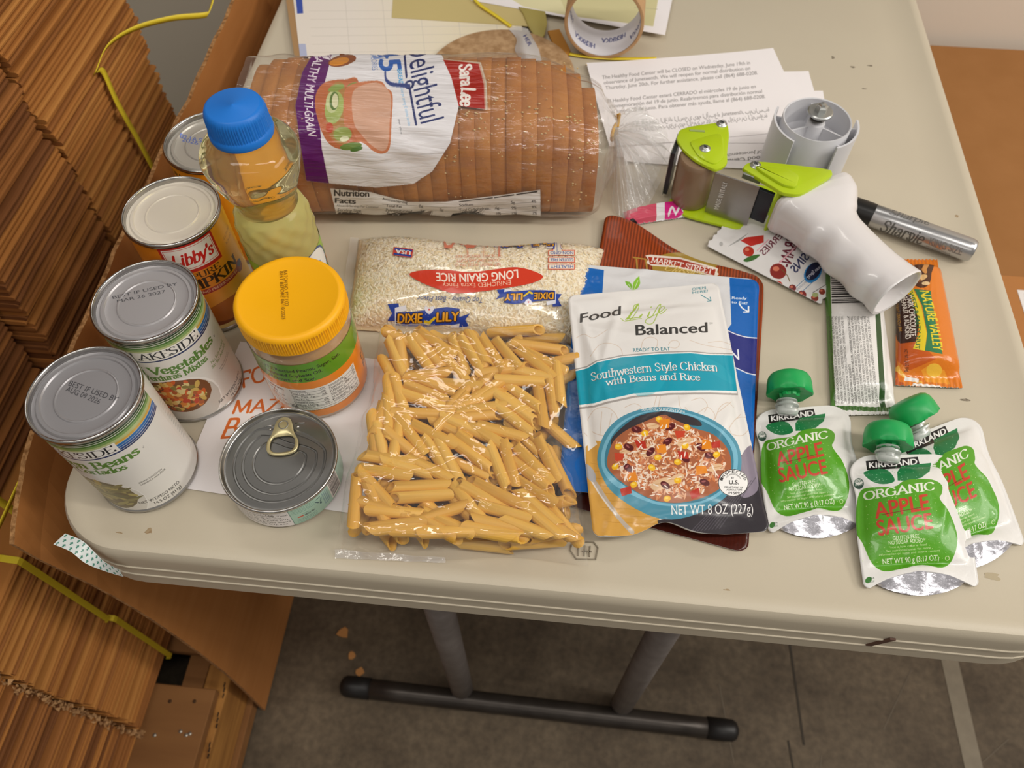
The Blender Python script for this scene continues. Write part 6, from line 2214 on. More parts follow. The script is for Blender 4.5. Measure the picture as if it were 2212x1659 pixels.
def drop(cx_, cy_, ang, L_, commit=True, zmax=.0265):
    S, T, ix, iy = foot(cx_, cy_, ang, L_)
    under = np.sqrt(np.maximum(0, PR ** 2 - T ** 2))
    need = HM[ix, iy] + under
    best = None
    for sl in (0, .12, -.12, .25, -.25, .4, -.4):
        zc_ = (need - sl * S).max()
        if best is None or zc_ + .004 * abs(sl) < best[0]:
            best = (zc_ + .004 * abs(sl), zc_, sl)
    _, zc_, sl = best
    if zc_ > zmax:
        zc_, sl = zmax + .15 * min(zc_ - zmax, .012), sl * .4
    if commit:
        np.maximum.at(HM, (ix, iy), zc_ + sl * S + under)
    return zc_, sl


def inquad(p, Q):
    s_ = [np.cross(Q[(i + 1) % 4] - Q[i], p - Q[i]) for i in range(4)]
    return all(v < 0 for v in s_) or all(v > 0 for v in s_)


def place(cx_, cy_, ang, L_, k):
    zc_, sl = drop(cx_, cy_, ang, L_)
    pieces.append((cx_, cy_, zc_, ang, sl, k))


for i in range(160):
    best = None
    for _ in range(14):
        u, v = rp.random(), rp.random()
        p = (bagq[0] * (1 - u) + bagq[1] * u) * (1 - v) + (bagq[3] * (1 - u) + bagq[2] * u) * v
        ang = rp.uniform(0, PI)
        d = np.array([math.cos(ang), math.sin(ang)]) * .022
        if not (inquad(p + d, bagq) and inquad(p - d, bagq)):
            continue
        z_ = drop(*p, ang, .041, False, 1)[0]
        if z_ > .0165:
            continue
        if best is None or z_ < best[0]:
            best = (z_, p, ang)
    if best:
        place(*best[1], best[2], .041, rp.integers(3))
todo = [(720 + x0 * .27125, 450 + y0 * .27125, 720 + x1 * .27125, 450 + y1 * .27125) for x0, y0, x1, y1 in PEN_A] + [(720 + x0 * .27125, 850 + y0 * .27125, 720 + x1 * .27125, 850 + y1 * .27125) for x0, y0, x1, y1 in PEN_B]
order = sorted(range(len(todo)), key=lambda i: math.hypot(todo[i][2] - todo[i][0], todo[i][3] - todo[i][1]))
for i in order:
    x0, y0, x1, y1 = todo[i]
    P0, P1 = np.array(spot(x0, y0, .024)), np.array(spot(x1, y1, .024))
    c = ((P0 + P1) / 2)[:2]
    an_ = math.atan2(P1[1] - P0[1], P1[0] - P0[0])
    dd_ = np.array([math.cos(an_), math.sin(an_)]) * .0205
    bc_ = np.mean(bagq, 0)
    for _ in range(14):
        if inquad(c + dd_, bagq) and inquad(c - dd_, bagq):
            break
        c = c + (bc_ - c) * .035
    place(c[0], c[1], math.atan2(P1[1] - P0[1], P1[0] - P0[0]), .041, rp.integers(3))
for cx_, cy_, zc_, ang, sl, k in pieces:
    o = bpy.data.objects.new('penne', pmesh[k])
    COL.objects.link(o)
    d = Vector((math.cos(ang), math.sin(ang), sl)).normalized()
    q = d.to_track_quat('Z', 'Y')
    o.rotation_mode = 'QUATERNION'
    up_ = q.inverted() @ Vector((0, 0, 1))
    o.rotation_quaternion = q @ Matrix.Rotation(math.atan2(up_.y, up_.x) + (PI if rp.random() < .5 else 0) + rp.normal(0, .6), 3, 'Z').to_quaternion()
    o.location = (cx_, cy_, zc_ + .0006)
    tag(o, 'dry penne pasta tube inside the clear bag', 'pasta', 'penne in the clear bag')


def hsmooth(A, n_, fn=None):
    for _ in range(n_):
        B = np.pad(A, 1, mode='edge')
        S_ = [B[1 + i:1 + i + A.shape[0], 1 + j:1 + j + A.shape[1]] for i in (-1, 0, 1) for j in (-1, 0, 1)]
        A = np.max(S_, 0) if fn == 'max' else np.mean(S_, 0)
    return A


HF = hsmooth(hsmooth(HM, 4, 'max'), 12) + .0012
HF = np.maximum(HF, hsmooth(HM, 1, 'max') + .0006)
HF = hsmooth(HF, 3)


def hval(x, y):
    ix = np.clip((x - HX0) / HS, 0, HN[0] - 1.001)
    iy = np.clip((y - HY0) / HS, 0, HN[1] - 1.001)
    i, j = ix.astype(int), iy.astype(int)
    a_, b_ = ix - i, iy - j
    return (HF[i, j] * (1 - a_) + HF[i + 1, j] * a_) * (1 - b_) + (HF[i, j + 1] * (1 - a_) + HF[i + 1, j + 1] * a_) * b_


proot = empty('pasta_bag', (*np.mean(bagq, 0), 0), 'clear plastic bag filled with dry penne lying beside the white pouch', 'bag')
Q = [np.array(spot(*q, .002)) for q in ((832, 716), (1250, 738), (1270, 1226), (720, 1206))]
ns_, nt_ = 90, 100
u, v = np.meshgrid(np.linspace(0, 1, ns_), np.linspace(0, 1, nt_))
u3, v3 = u[..., None], v[..., None]
P = (Q[0] * (1 - u3) + Q[1] * u3) * (1 - v3) + (Q[3] * (1 - u3) + Q[2] * u3) * v3
P[..., 1] += (.006 * np.exp(-((v - 1) / .05) ** 2) * np.exp(-((u - .7) / .25) ** 2)) * (v > .8)
em = np.clip(np.minimum(np.minimum(u, 1 - u) / .02, np.minimum(v / .02, (1 - v) / .03)), 0, 1)
zz = np.maximum(hval(P[..., 0], P[..., 1]), .0035 * em) * em + .0016
zz += (.0030 * ridges(u, v, 41, 26, 1, .014, .22) * sm(v, .55, .8) + .0014 * ridges(u, v, 42, 40, 1, .010, .25)) * em
zz = np.maximum(zz, (hval(P[..., 0], P[..., 1]) - .001) * em + .0014)
P[..., 2] = np.maximum(zz, .0012)
pfilm = filmmat('pasta_film', haze=.03, rough=.06, bump=(38, .5, .004), ior=1.45)
obj('bag_film', P.reshape(-1, 3), grid_faces(nt_, ns_), pfilm, proot)
# flat heat-sealed hem along the front
V, Fs = [], []
e0, e1 = spot(724, 1188, .001), spot(962, 1206, .001)
f0, f1 = spot(724, 1206, .001), spot(963, 1216, .001)
t = np.linspace(0, 1, 24)
top_ = np.array([e0 + (e1 - e0) * k for k in t])
botm = np.array([f0 + (f1 - f0) * k for k in t])
botm[:, 2] = .0012 + .0007 * np.sin(t * 26)
top_[:, 2] = .002 + .001 * np.sin(t * 15)
obj('seal_hem', np.concatenate([top_, botm]), grid_faces(2, 24), filmmat('hem_film', haze=.25, rough=.1, bump=(80, .5, .003)), proot)

# ------------------------------------------------------------------ bag of rice
rroot = empty('rice_bag', (*np.mean([spot(*q, 0)[:2] for q in ((770, 512), (1300, 520), (1240, 735), (752, 705))], 0), 0), 'clear printed bag of long grain rice lying above the pasta', 'bag')
RQ = [np.array(spot(*q, .004)) for q in ((774, 516), (1318, 530), (1246, 738), (748, 706))]
nu_, nv_ = 90, 44
u, v = np.meshgrid(np.linspace(0, 1, nu_), np.linspace(0, 1, nv_))


def rice_surf(u, v, k=1.0):
    u3, v3 = u[..., None], v[..., None]
    P = (RQ[0] * (1 - u3) + RQ[1] * u3) * (1 - v3) + (RQ[3] * (1 - u3) + RQ[2] * u3) * v3
    a_ = np.clip((u - .015) / .97, 0, 1)
    b_ = np.clip((v - .02) / .96, 0, 1)
    h = .034 * np.sin(PI * a_) ** .33 * np.sin(PI * b_) ** .5
    P[..., 1] += (.0045 * np.sin(u * 9.5 + .4) - .008 * np.exp(-((u - .62) / .2) ** 2)) * (1 - v) ** 2
    P[..., 2] = .0015 + h * k + .0012 * vnoise(u, v, 3, 2.0, 2) * np.sin(PI * b_)
    return P


P = rice_surf(u, v)
B = P.copy()
B[..., 2] = .0008
n2 = nu_ * nv_
per = [j for j in range(nu_)] + [i * nu_ + nu_ - 1 for i in range(1, nv_)] + [(nv_ - 1) * nu_ + j for j in range(nu_ - 2, -1, -1)] + [i * nu_ for i in range(nv_ - 2, 0, -1)]
Fs = grid_faces(nv_, nu_) + grid_faces(nv_, nu_, n2, True) + [(per[i], per[(i + 1) % len(per)], per[(i + 1) % len(per)] + n2, per[i] + n2) for i in range(len(per))]
Pi = P.copy()
Pi[..., 2] -= .0013
ricem = mat('rice_heap', 'dcc49c', .7, var=('e8d4b2', 260, .15))
obj('rice_heap', np.concatenate([Pi.reshape(-1, 3), B.reshape(-1, 3)]), Fs, ricem, rroot)
rg = np.random.default_rng(23)
NG = 9500
gu, gv = rg.uniform(.012, .988, NG), rg.uniform(.015, .985, NG)
C0 = rice_surf(gu, gv)
e = .004
Tu = rice_surf(gu + e, gv) - C0
Tv = rice_surf(gu, gv + e) - C0
Tu /= np.linalg.norm(Tu, axis=1)[:, None]
Nn = np.cross(Tv, Tu)
Nn /= np.linalg.norm(Nn, axis=1)[:, None] + 1e-12
Nn *= np.sign(Nn[:, 2:3] + 1e-9)
Tw = np.cross(Nn, Tu)
ga = rg.uniform(0, PI, NG)[:, None]
D = Tu * np.cos(ga) + Tw * np.sin(ga) + Nn * rg.normal(0, .18, (NG, 1))
D /= np.linalg.norm(D, axis=1)[:, None]
S_ = np.cross(D, Nn)
S_ /= np.linalg.norm(S_, axis=1)[:, None]
U2 = np.cross(S_, D)
C0 = C0 - Nn * rg.uniform(.0006, .0018, (NG, 1))
Lg, Wg = rg.uniform(.0026, .0034, (NG, 1)), .00085
V = np.stack([C0 - D * Lg, C0 - D * Lg * .45 + S_ * Wg, C0 - D * Lg * .45 + U2 * Wg, C0 - D * Lg * .45 - S_ * Wg, C0 + D * Lg * .55 + S_ * Wg, C0 + D * Lg * .55 + U2 * Wg, C0 + D * Lg * .55 - S_ * Wg, C0 + D * Lg], 1).reshape(-1, 3)
tri = np.array([(0, 2, 1), (0, 3, 2), (1, 2, 5), (1, 5, 4), (2, 3, 6), (2, 6, 5), (7, 4, 5), (7, 5, 6)])
Fs = (tri[None] + (np.arange(NG) * 8)[:, None, None]).reshape(-1, 3)
grain = obj('rice_grains', V, Fs, [mat('rice_grain', 'f8ecd4', .45, sss=.2), mat('rice_grain_warm', 'ead6ae', .5, sss=.2)], rroot, fmat=np.repeat((rg.random(NG) < .35).astype(int), 8))
tag(grain, kind='stuff')
Pf = P.copy()
Pf[..., 2] += .0009 + .0007 * ridges(u, v, 51, 30, 1, .012, .2)
RW, RH = .222, .105
a = Art(RW, RH, 5200, 'e8ddc0', 0.0, xf=Unwrap(Pf, RW, RH))
RED, BL = 'cf3a1f', '1f3f9e'
a.poly([(884, 592), (910, 584), (964, 583), (1013, 588), (1059, 583), (1113, 577), (1154, 586), (1173, 599), (1143, 613), (1073, 625), (1018, 632), (978, 633), (937, 621), (904, 607)], RED, smooth=4)
a.text('LONG GRAIN RICE', (1118, 582), (942, 589), (1119, 601), 'f4e6d8', .04, bend=.28)
a.text('ENRICHED Extra Fancy', (1103, 605), (956, 611), (1104, 615), 'f0c9b0', .0, bend=.3)
a.text('Top Quality - Best Flavor', (1044, 643), (903, 639), (1043, 655), '2f4a8c', .0, italic=.2)


def banner(c, sx_, sy_, flip):
    f = -1 if flip else 1

    def q(x, y):
        return (c[0] + f * x * sx_, c[1] + f * y * sy_)
    a.poly([q(-88, -28), q(-64, -30), q(-60, 10), q(-88, 8), q(-78, -8)], BL)
    a.poly([q(62, 2), q(90, -8), q(80, 6), q(88, 20), q(60, 24)], BL)
    a.poly([q(-72, -20), q(-48, -26), q(-46, -14), q(-68, -10), q(-68, 14), q(-72, 16)], 'dfe0ea')
    a.poly([q(-70, -10), q(-30, -12), q(0, -16), q(40, -22), q(68, -18), q(66, 18), q(40, 16), q(0, 20), q(-40, 20), q(-70, 18)], BL)
    a.poly([q(48, 18), q(68, 14), q(66, 24), q(50, 24)], 'dfe0ea')
    for wd, cc in ((2.2, '2a1a20'), (0, 'e9a324')):
        for t, x0, x1, y0, y1 in (('DIXIE', -66, -14, 13, 12), ('LILY', 18, 66, 10, 8)):
            for dx_, dy_ in ([(0, 0)] if not wd else [(wd, 0), (-wd, 0), (0, wd), (0, -wd)]):
                a.text(t, q(x0 + dx_, y0 + dy_), q(x1 + dx_, y1 + dy_), q(x0 + dx_ + 1, y0 - 21 + dy_), cc, .05)
    a.poly([q(2, -6), q(-8, -16), q(-6, -24), q(2, -20), q(10, -24), q(12, -16)], 'e6e4ee', smooth=3)
    a.ell(*q(2, -16), 2.5 * sx_, 2 * sy_, 'cf3a2a')
    a.line([q(-8, 10), q(0, 14), q(14, 2)], .0016, 'e3c22a')


banner((925, 685), 1.0, 1.0, False)
banner((1143, 641), .8, .72, True)
for k, t in enumerate(('NON-GMO', 'GLUTEN FREE', 'HEALTHY')):
    y = 546 + k * 15
    a.poly([(1184, y - 6), (1242, y - 6), (1242, y + 6), (1184, y + 6)], 'd9573a')
    a.poly([(1186, y - 4.6), (1240, y - 4.6), (1240, y + 4.6), (1186, y + 4.6)], 'e6dccb')
    a.text(t, (1238, y - 3.4), (1189, y - 3.4), (1238, y + 3.6), '4a5a9a', .02)
a.poly([(850, 533), (893, 538), (890, 557), (848, 551)], 'c8402f')
a.poly([(853, 535), (891, 540), (890, 544), (852, 540)], BL)
a.poly([(851, 546), (889, 551), (888, 555), (850, 550)], BL)
a.text('USA', (887, 542), (855, 538), (886, 551), 'eceae6', .05)
for k, (t, x0, x1) in enumerate((('MADE WITH ENRICHED RICE', 1081, 984), ('COOKS LIGHT AND FLUFFY', 1080, 986), ('NET WEIGHT 16 OZS. (454 G)', 1081, 983))):
    a.text(t, (x0, 549 + k * 9.5), (x1, 551 + k * 9.5), (x0, 549 + k * 9.5 + 6), 'd77a5e', .0)
a.poly([(955, 530), (985, 528), (1050, 530), (1055, 535), (960, 536)], 'd77a5e')
banner((1140, 530), .85, .25, True)
uu, vv = np.meshgrid(np.linspace(0, 1, nu_), np.linspace(1, 0, nv_))
obj('bag_film', Pf.reshape(-1, 3), grid_faces(nv_, nu_), filmmat('rice_film', a.image('rice_print'), haze=.03, rough=.09, bump=(40, .4, .003)), rroot, uv=np.stack([uu, vv], -1).reshape(-1, 2))
t = np.linspace(0, 1, 20)
tl2, bl2 = Pf[0, 0], Pf[-1, 0]
edge_ = np.array([tl2 + (bl2 - tl2) * k for k in t])
edge_[:, 2] = .0035 + .0012 * np.sin(t * 19)
out_ = edge_ + np.array((-.0085, .001, 0))
out_[:, 2] = .002 + .001 * np.sin(t * 23 + 1)
obj('bag_seal', np.concatenate([edge_, out_]), grid_faces(2, 20, 0, True), filmmat('seal_film', haze=.22, rough=.12), rroot)
# ------------------------------------------------------------------ snack packets
def crimp(n, amp):
    return lambda u, v: np.stack([0 * u, 0 * u], -1)


def cran_art(a):
    a.poly([(1600, 520), (1612, 513), (1650, 508), (1650, 524), (1622, 532)], 'c8352c')
    a.text('CRAN-', (1727, 510), (1707, 578), (1700, 505), '6e2436', .03)
    a.text('BERRIES', (1700, 503), (1651, 552), (1688, 494), '6e2436', .02)
    a.text('DRIED', (1722, 533), (1703, 554), (1716, 528), '6e3040', .0)
    a.line([(1744, 508), (1680, 572)], .0014, 'e8b3bb')
    a.line([(1660, 518), (1636, 541)], .0012, 'e8b3bb')
    a.text('RAISINS', (1772, 530), (1720, 590), (1757, 518), '31365f', .03)
    for x, y, r_, c in ((1617, 543, 12, 'b8321f'), (1681, 586, 18, '8f2a22'), (1681, 616, 10, 'c23a20'), (1712, 622, 8, '7a2f30'), (1733, 636, 9, '8a2c26'), (1776, 630, 7, '8a3a2c'), (1760, 644, 8, '8a3a2c')):
        a.ell(x, y, r_, r_ * .92, c, rot=20)
        a.ell(x - r_ * .25, y - r_ * .3, r_ * .4, r_ * .3, 'd97a5e')
    a.poly([(1606, 562), (1622, 553), (1642, 550), (1632, 560), (1614, 566)], '3f6e2f', smooth=3)
    a.line([(1688, 582), (1700, 594), (1706, 608)], .0007, '7a5a2c', smooth=4)
    a.ell(1761, 637, 7, 5, 'a9b37a')
    a.ell(1756, 589, 24, 17, '2a86c9', rot=-55)
    a.ell(1757, 586, 22, 14, '1d2140', rot=-55)
    a.text('Ocean Spray', (1781, 572), (1745, 602), (1776, 566), 'eceaf2', .02)
    a.text('NET WT 1.16 OZ (33 g)', (1750, 604), (1722, 628), (1747, 601), '5a6a86', .0)
    a.line([(1744, 598), (1720, 620)], .0005, '4f7da5')
    a.line([(1757, 608), (1733, 630)], .0005, '4f7da5')
    for k in range(7):
        a.line([(1574 + k * 4, 532 - k * 2), (1598 + k * 3, 516 - k * 2)], .0005, 'a9a7a5')
    a.ell(1558, 527, 4, 5, 'b9b7b5')
    a.line([(1756, 632), (1812, 598)], .0006, '6a6664')


A_, B_ = np.array(spot(1527, 526, .006)[:2]), np.array(spot(1774, 652, .006)[:2])
d_ = (B_ - A_) / np.linalg.norm(B_ - A_)
p_ = np.array([-d_[1], d_[0]])
W_ = .079
quadw = [A_, A_ + p_ * W_, B_ + p_ * W_, B_]


def pxq(qs, z):
    return [tuple(project(np.array([[q[0], q[1], z]]))[0]) for q in qs]


# top edge of the packet is its A side
pouch('fruit_packet', 'white dried cranberry packet lying tilted under the tape gun handle', 'packet', pxq(quadw, .003), (.003, .003, .003, .003),
      lambda u, v: .005 * pillow(u, v, .06, .10, .10, .7) + .0009 * ridges(u, v, 61, 14, 1, .025), cran_art, 5000, 'e6e3e1', W_, float(np.linalg.norm(B_ - A_)), nx=34, ny=52, rc=.002, rough=.3, edge=lambda u, v: (.0008 * np.sin(u * 60) * ((v < .02) | (v > .98)))[..., None] * d_)


def bar_white(a):
    a.poly([(1770, 560), (1792, 560), (1800, 780), (1806, 900), (1790, 900)], '4f7a33')
    a.poly([(1884, 560), (1894, 560), (1914, 880), (1902, 880)], '2f4f26')
    a.poly([(1899, 560), (1906, 560), (1922, 880), (1917, 880)], 'dcd9d4')
    y = 566
    r = np.random.default_rng(12)
    while y < 652:
        t = r.choice([1.2, 2, 3.2])
        a.poly([(1795 + (y - 566) * .02, y + 2), (1862 + (y - 566) * .03, y), (1862 + (y - 566) * .03, y + t), (1795 + (y - 566) * .02, y + 2 + t)], '2f2c2c')
        y += t + r.choice([1.4, 2.2, 3.4])
    a.text('0 16000 47659 9', (1866, 662), (1857, 580), (1872, 661), '3a3836', .01)
    L_ = ['INGREDIENTS: ROASTED PEANUTS, SUGAR, WHOLE GRAIN OATS, SEMISWEET CHOCOLATE', 'CHUNKS (SUGAR, CHOCOLATE LIQUOR, COCOA BUTTER, SOY LECITHIN, NATURAL FLAVOR),', 'PALM KERNEL OIL, ALMONDS, FRUCTOSE, COCOA POWDER, CANOLA OIL, SALT, SOY LECITHIN,', 'CORN STARCH, BARLEY MALT EXTRACT, MODIFIED MILK INGREDIENT, PEANUT OIL, MONOGLYCERIDES,', 'BAKING SODA, NATURAL FLAVOUR, TOCOPHEROLS, ROSEMARY EXTRACT. CONTAINS PEANUT, ALMOND, SOY,', 'MILK, OAT AND BARLEY INGREDIENTS.', 'INGRÉDIENTS : ARACHIDES GRILLÉES, SIROP DE MAÏS, SUCRE, AVOINE ENTIÈRE, MORCEAUX DE CHOCOLAT', 'MI-SUCRÉ (SUCRE, LIQUEUR DE CHOCOLAT, BEURRE DE CACAO, LÉCITHINE DE SOYA, ARÔME NATUREL),', 'FARINE DE RIZ, HUILE DE PALMISTE, AMANDES, FRUCTOSE, POUDRE DE CACAO, GLYCÉRINE, HUILE DE', 'CANOLA, SEL, LÉCITHINE DE SOYA, AMIDON DE MAÏS, EXTRAIT DE MALT D ORGE, SUBSTANCES LAITIÈRES', 'MODIFIÉES, HUILE D ARACHIDE, MONOGLYCÉRIDES, BICARBONATE DE SODIUM, ARÔME NATUREL,', 'TOCOPHÉROLS, EXTRAIT DE ROMARIN. CONTIENT DES INGRÉDIENTS DE L ARACHIDE, DE L AVOINE', 'DES CRISTAUX, LAITIÈRES ET DES INGRÉDIENTS DE L AVOINE ET DE L ORGE.']
    for k, t in enumerate(L_):
        x0, x1 = 1807 + k * 7.5, 1793 + k * 7.0
        f = .45 if k == 5 else 1.0
        yt = 871 + (683 - 871) * f
        a.text(t, (x0, 871), (x0 + (x1 - x0) * f, yt), (x0 - 5.2, 871), '3a3836', .02 if k in (5, 6) else .0)
    a.poly([(1796, 876), (1930, 880), (1930, 889), (1797, 886)], '3f6a2c')


def pack(label, quad, z, art, bg, w_, h_, T, seed, ends, name='snack_bar', rough=.25):
    def prof(u, v):
        e = T * np.clip(np.sin(PI * np.clip((u - .0) / 1.0, 0, 1)), 0, 1) ** .42 * sm(v, ends[0], ends[0] + .09) * sm(1 - v, ends[1], ends[1] + .09)
        e += .0010 * ridges(u, v, seed, 16, 1, .03, .25) * np.sin(PI * u)
        e += .0006 * np.sin(u * 70) * ((v < ends[0]) | (v > 1 - ends[1]))
        return e
    vy = np.array(spot(*quad[3], z)[:2]) - np.array(spot(*quad[0], z)[:2])
    vy /= np.linalg.norm(vy)
    root, P, im, body = pouch(name, label, 'snack', quad, (z,) * 4, prof, art, 5600, bg, w_, h_, nx=46, ny=60, rc=.0006, rough=rough, bump=(80, .35, .003), coat=.2,
                              edge=lambda u, v: (.0011 * (np.abs(((u * 22) % 1) - .5) * 2 - .5) * ((v > .985) * 1.0 - (v < .015) * 1.0))[..., None] * vy)
    return root


pack('back of a white and green granola bar wrapper with printed ingredients', [(1778, 556), (1892, 552), (1936, 894), (1795, 898)], .0015, bar_white, 'e9e6e3', .044, .165, .0115, 71, (.03, .055))


def bar_orange(a):
    a.poly([(1900, 540), (2100, 540), (2100, 860), (1900, 860)], 'dd7a1c')
    a.poly([(1905, 690), (1925, 690), (1945, 850), (1900, 850)], 'b8521a')
    a.poly([(1940, 735), (1990, 740), (2022, 776), (1965, 800), (1938, 780)], 'c85a18')
    a.poly([(1990, 800), (2010, 786), (2040, 800), (2052, 830), (2000, 825)], 'ea9a2c')
    a.ell(2018, 800, 17, 15, 'eebb3e')
    a.line([(1936, 795), (1960, 818), (1990, 826)], .0022, 'eab244', smooth=4)
    # picture of the bar
    a.poly([(1945, 574), (1985, 570), (2010, 580), (2008, 612), (1988, 622), (1962, 604)], '4f2c18', smooth=3)
    for x, y, rx, ry, c, ro in ((1972, 582, 16, 6, 'b8793c', 25), (1990, 600, 14, 6, 'd9b078', -20), (1996, 582, 10, 5, 'c98a48', 60), (1978, 604, 12, 5, '8a5a30', 10), (2000, 612, 9, 4, 'e0c090', 0)):
        a.ell(x, y, rx, ry, c, rot=ro)
    a.poly([(1926, 622), (1965, 638), (1988, 690), (1978, 738), (1945, 742), (1938, 735), (1926, 680)], '3c2118', smooth=0)
    a.poly([(1956, 624), (1972, 623), (1990, 660), (2002, 720), (1998, 758), (1972, 753), (1986, 720), (1984, 690), (1972, 650)], 'e8cf2a')
    a.poly([(1974, 624), (2010, 628), (2020, 690), (2036, 765), (1998, 757), (2003, 720), (1992, 660)], '2f7a4e')
    a.text('NATURE VALLEY', (1986, 628), (2016, 756), (2008, 629), 'e8cf2a', .03, bend=.18)
    a.text('SWEET & SALTY NUT', (1960, 627), (1977, 755), (1970, 625), '2f6a3e', .03, bend=.85)
    a.text('DARK CHOCOLATE,', (1957, 640), (1966, 729), (1970, 638), 'efe6dc', .04, bend=.25)
    a.text('PEANUT & ALMOND', (1945, 644), (1956, 733), (1956, 641), 'efe6dc', .04, bend=.2)
    a.text('CHEWY GRANOLA BAR', (1934, 655), (1942, 716), (1941, 655), 'e0a52c', .02)
    a.text('NET WT 1.2 OZ (34g)', (1953, 755), (1956, 804), (1961, 754), '4a2414', .02)
    a.poly([(1955, 813), (1985, 818), (1984, 826), (1953, 822)], 'eae6e2')
    a.poly([(1972, 828), (2042, 834), (2040, 838), (1970, 834)], 'efece8')


pack('orange granola bar with green and yellow print standing alone at the right edge', [(1936, 560), (2024, 561), (2079, 838), (1934, 832)], .0015, bar_orange, 'dd7a1c', .044, .142, .0145, 72, (.05, .06))


def pink_art(a):
    a.poly([(1330, 440), (1420, 440), (1420, 500), (1330, 500)], 'd4526a')
    a.poly([(1418, 440), (1436, 440), (1436, 500), (1418, 500)], 'e9e4e6')
    a.poly([(1436, 430), (1520, 430), (1520, 470), (1436, 476)], 'd92a86')
    a.line([(1445, 462), (1452, 447), (1460, 460), (1470, 445), (1478, 458), (1490, 446)], .0026, 'eee6ea', smooth=4)
    a.poly([(1360, 474), (1368, 471), (1378, 482), (1370, 488)], '2e2428')


pack('pink and white wrapped packet half under the bread bag neck and tape gun', [(1346, 458), (1478, 433), (1484, 468), (1352, 488)], .0012, pink_art, 'e9e4e6', .07, .022, .006, 73, (.03, .03), name='pink_packet')

# ------------------------------------------------------------------ marker
m0, m1 = np.array(spot(1806, 437, .0112)), np.array(spot(2103, 543, .0112))
MA = (m1 - m0) / np.linalg.norm(m1 - m0)
ML = np.linalg.norm(m1 - m0)
ms = np.array([MA[1], -MA[0], 0])
marker = empty('marker_pen', (*((m0 + m1) / 2)[:2], 0), 'silver permanent marker with black cap beside the tape gun handle', 'pen')


def turned_x(prof, n=40):
    V, Fs = lathe(prof, n, cap0=True, cap1=True)
    R_ = np.stack([ms, np.array((0, 0, 1.0)), MA], 1)
    return V @ R_.T + m0, Fs


sharp(obj('barrel', *turned_x([(.0098, .034), (.0108, .0352), (.0108, ML - .006), (.0104, ML - .0035), (.0095, ML - .0008), (.0086, ML), (.0078, ML - .0004)]), mat('brushed_silver', 'b9b9ba', .28, .85, bump=(300, .1, .0004, (1, 1, 1))), marker), 50)
sharp(obj('cap', *turned_x([(.006, -.003), (.0098, -.0028), (.0106, -.001), (.0110, .001), (.0111, .030), (.0109, .0352), (.0095, .0353)]), mat('black_cap', '161514', .35), marker), 50)
th_ = np.linspace(math.radians(-50), math.radians(150), 36)
xs_ = np.linspace(.038, ML - .009, 20)
G = np.array([[m0 + MA * x + (ms * math.cos(t) + np.array((0, 0, 1)) * math.sin(t)) * .01088 for x in xs_] for t in th_[::-1]])
MW, MH = float(xs_[-1] - xs_[0]), .0109 * math.radians(200)
a = Art(MW, MH, 6500, 'b9b9ba', 0.0, xf=Unwrap(G, MW, MH))
a.pen('Sharpie', (1898, 497), (1989, 528), (1908, 474), '55534f', .15, .09, serif=False, italic=.25)
a.pen('Sharpie', (1919, 462), (2006, 486), (1922, 452), '6a6865', .15, .09, serif=False, italic=.25, op=.7)
a.text('KING SIZE', (2006, 528), (2076, 552), (2011, 512), '7a7876', .03)
for k in range(3):
    a.text('PERMANENT MARKER', (2000 - k, 533 + k * 4), (2052, 551 + k * 4), (2001 - k, 530 + k * 4), '7d7b79', .0)
uu, vv = np.meshgrid(np.linspace(0, 1, 20), np.linspace(1, 0, 36))
obj('lettering', G.reshape(-1, 3), grid_faces(36, 20), inkmat('marker_ink', a.image('marker_print'), .4), marker, uv=np.stack([uu, vv], -1).reshape(-1, 2))

# ------------------------------------------------------------------ tape gun
gun = empty('tape_gun', (*spot(1660, 430, .0)[:2], 0), 'lime green and white packing tape gun lying on its side', 'tape gun')
lime = mat('lime_paint', 'b5cf12', .35, coat=.3)
whitep = mat('white_plastic', 'e4e0e0', .25, coat=.4)
hubp = mat('white_hub', 'd6d6da', .4)
zinc = mat('zinc', 'c4c6c4', .3, .9)
rub = mat('brown_roller', '8a7058', .38, coat=.35)
ZT = .060


def poly3(px, z):
    return [spot(x, y, z)[:2] for x, y in px]


def rounded(px, z, k=4, f=.22):
    P = np.array(poly3(px, z))
    out = []
    n_ = len(P)
    for i in range(n_):
        a_, b_, c_ = P[i - 1], P[i], P[(i + 1) % n_]
        s_, e_ = b_ + (a_ - b_) * f, b_ + (c_ - b_) * f
        for t in np.linspace(0, 1, k):
            out.append((1 - t) ** 2 * s_ + 2 * t * (1 - t) * b_ + t * t * e_)
    return np.array(out)


# base plate
sharp(obj('base_plate', *prism(rounded([(1440, 440), (1470, 400), (1560, 390), (1690, 405), (1697, 440), (1660, 514), (1648, 510), (1480, 466)], .004, 4, .12), .0016, .0042, .0008), lime, gun), 35)
# bracket over the roller
br = rounded([(1461, 300), (1468, 279), (1492, 272), (1555, 263), (1573, 268), (1576, 292), (1571, 330), (1572, 352), (1560, 362), (1544, 367), (1502, 346), (1475, 322)], ZT, 4, .3)
sharp(obj('roller_bracket', *prism(br, ZT - .0028, ZT, .0009), lime, gun), 35)
V, Fs = prism(rounded([(1488, 306), (1510, 298), (1546, 288), (1562, 290), (1566, 340), (1544, 356), (1510, 340)], ZT + .001, 4, .3), ZT - .001, ZT + .0012, .0012)
sharp(obj('pressed_relief', V, Fs, lime, gun), 35)


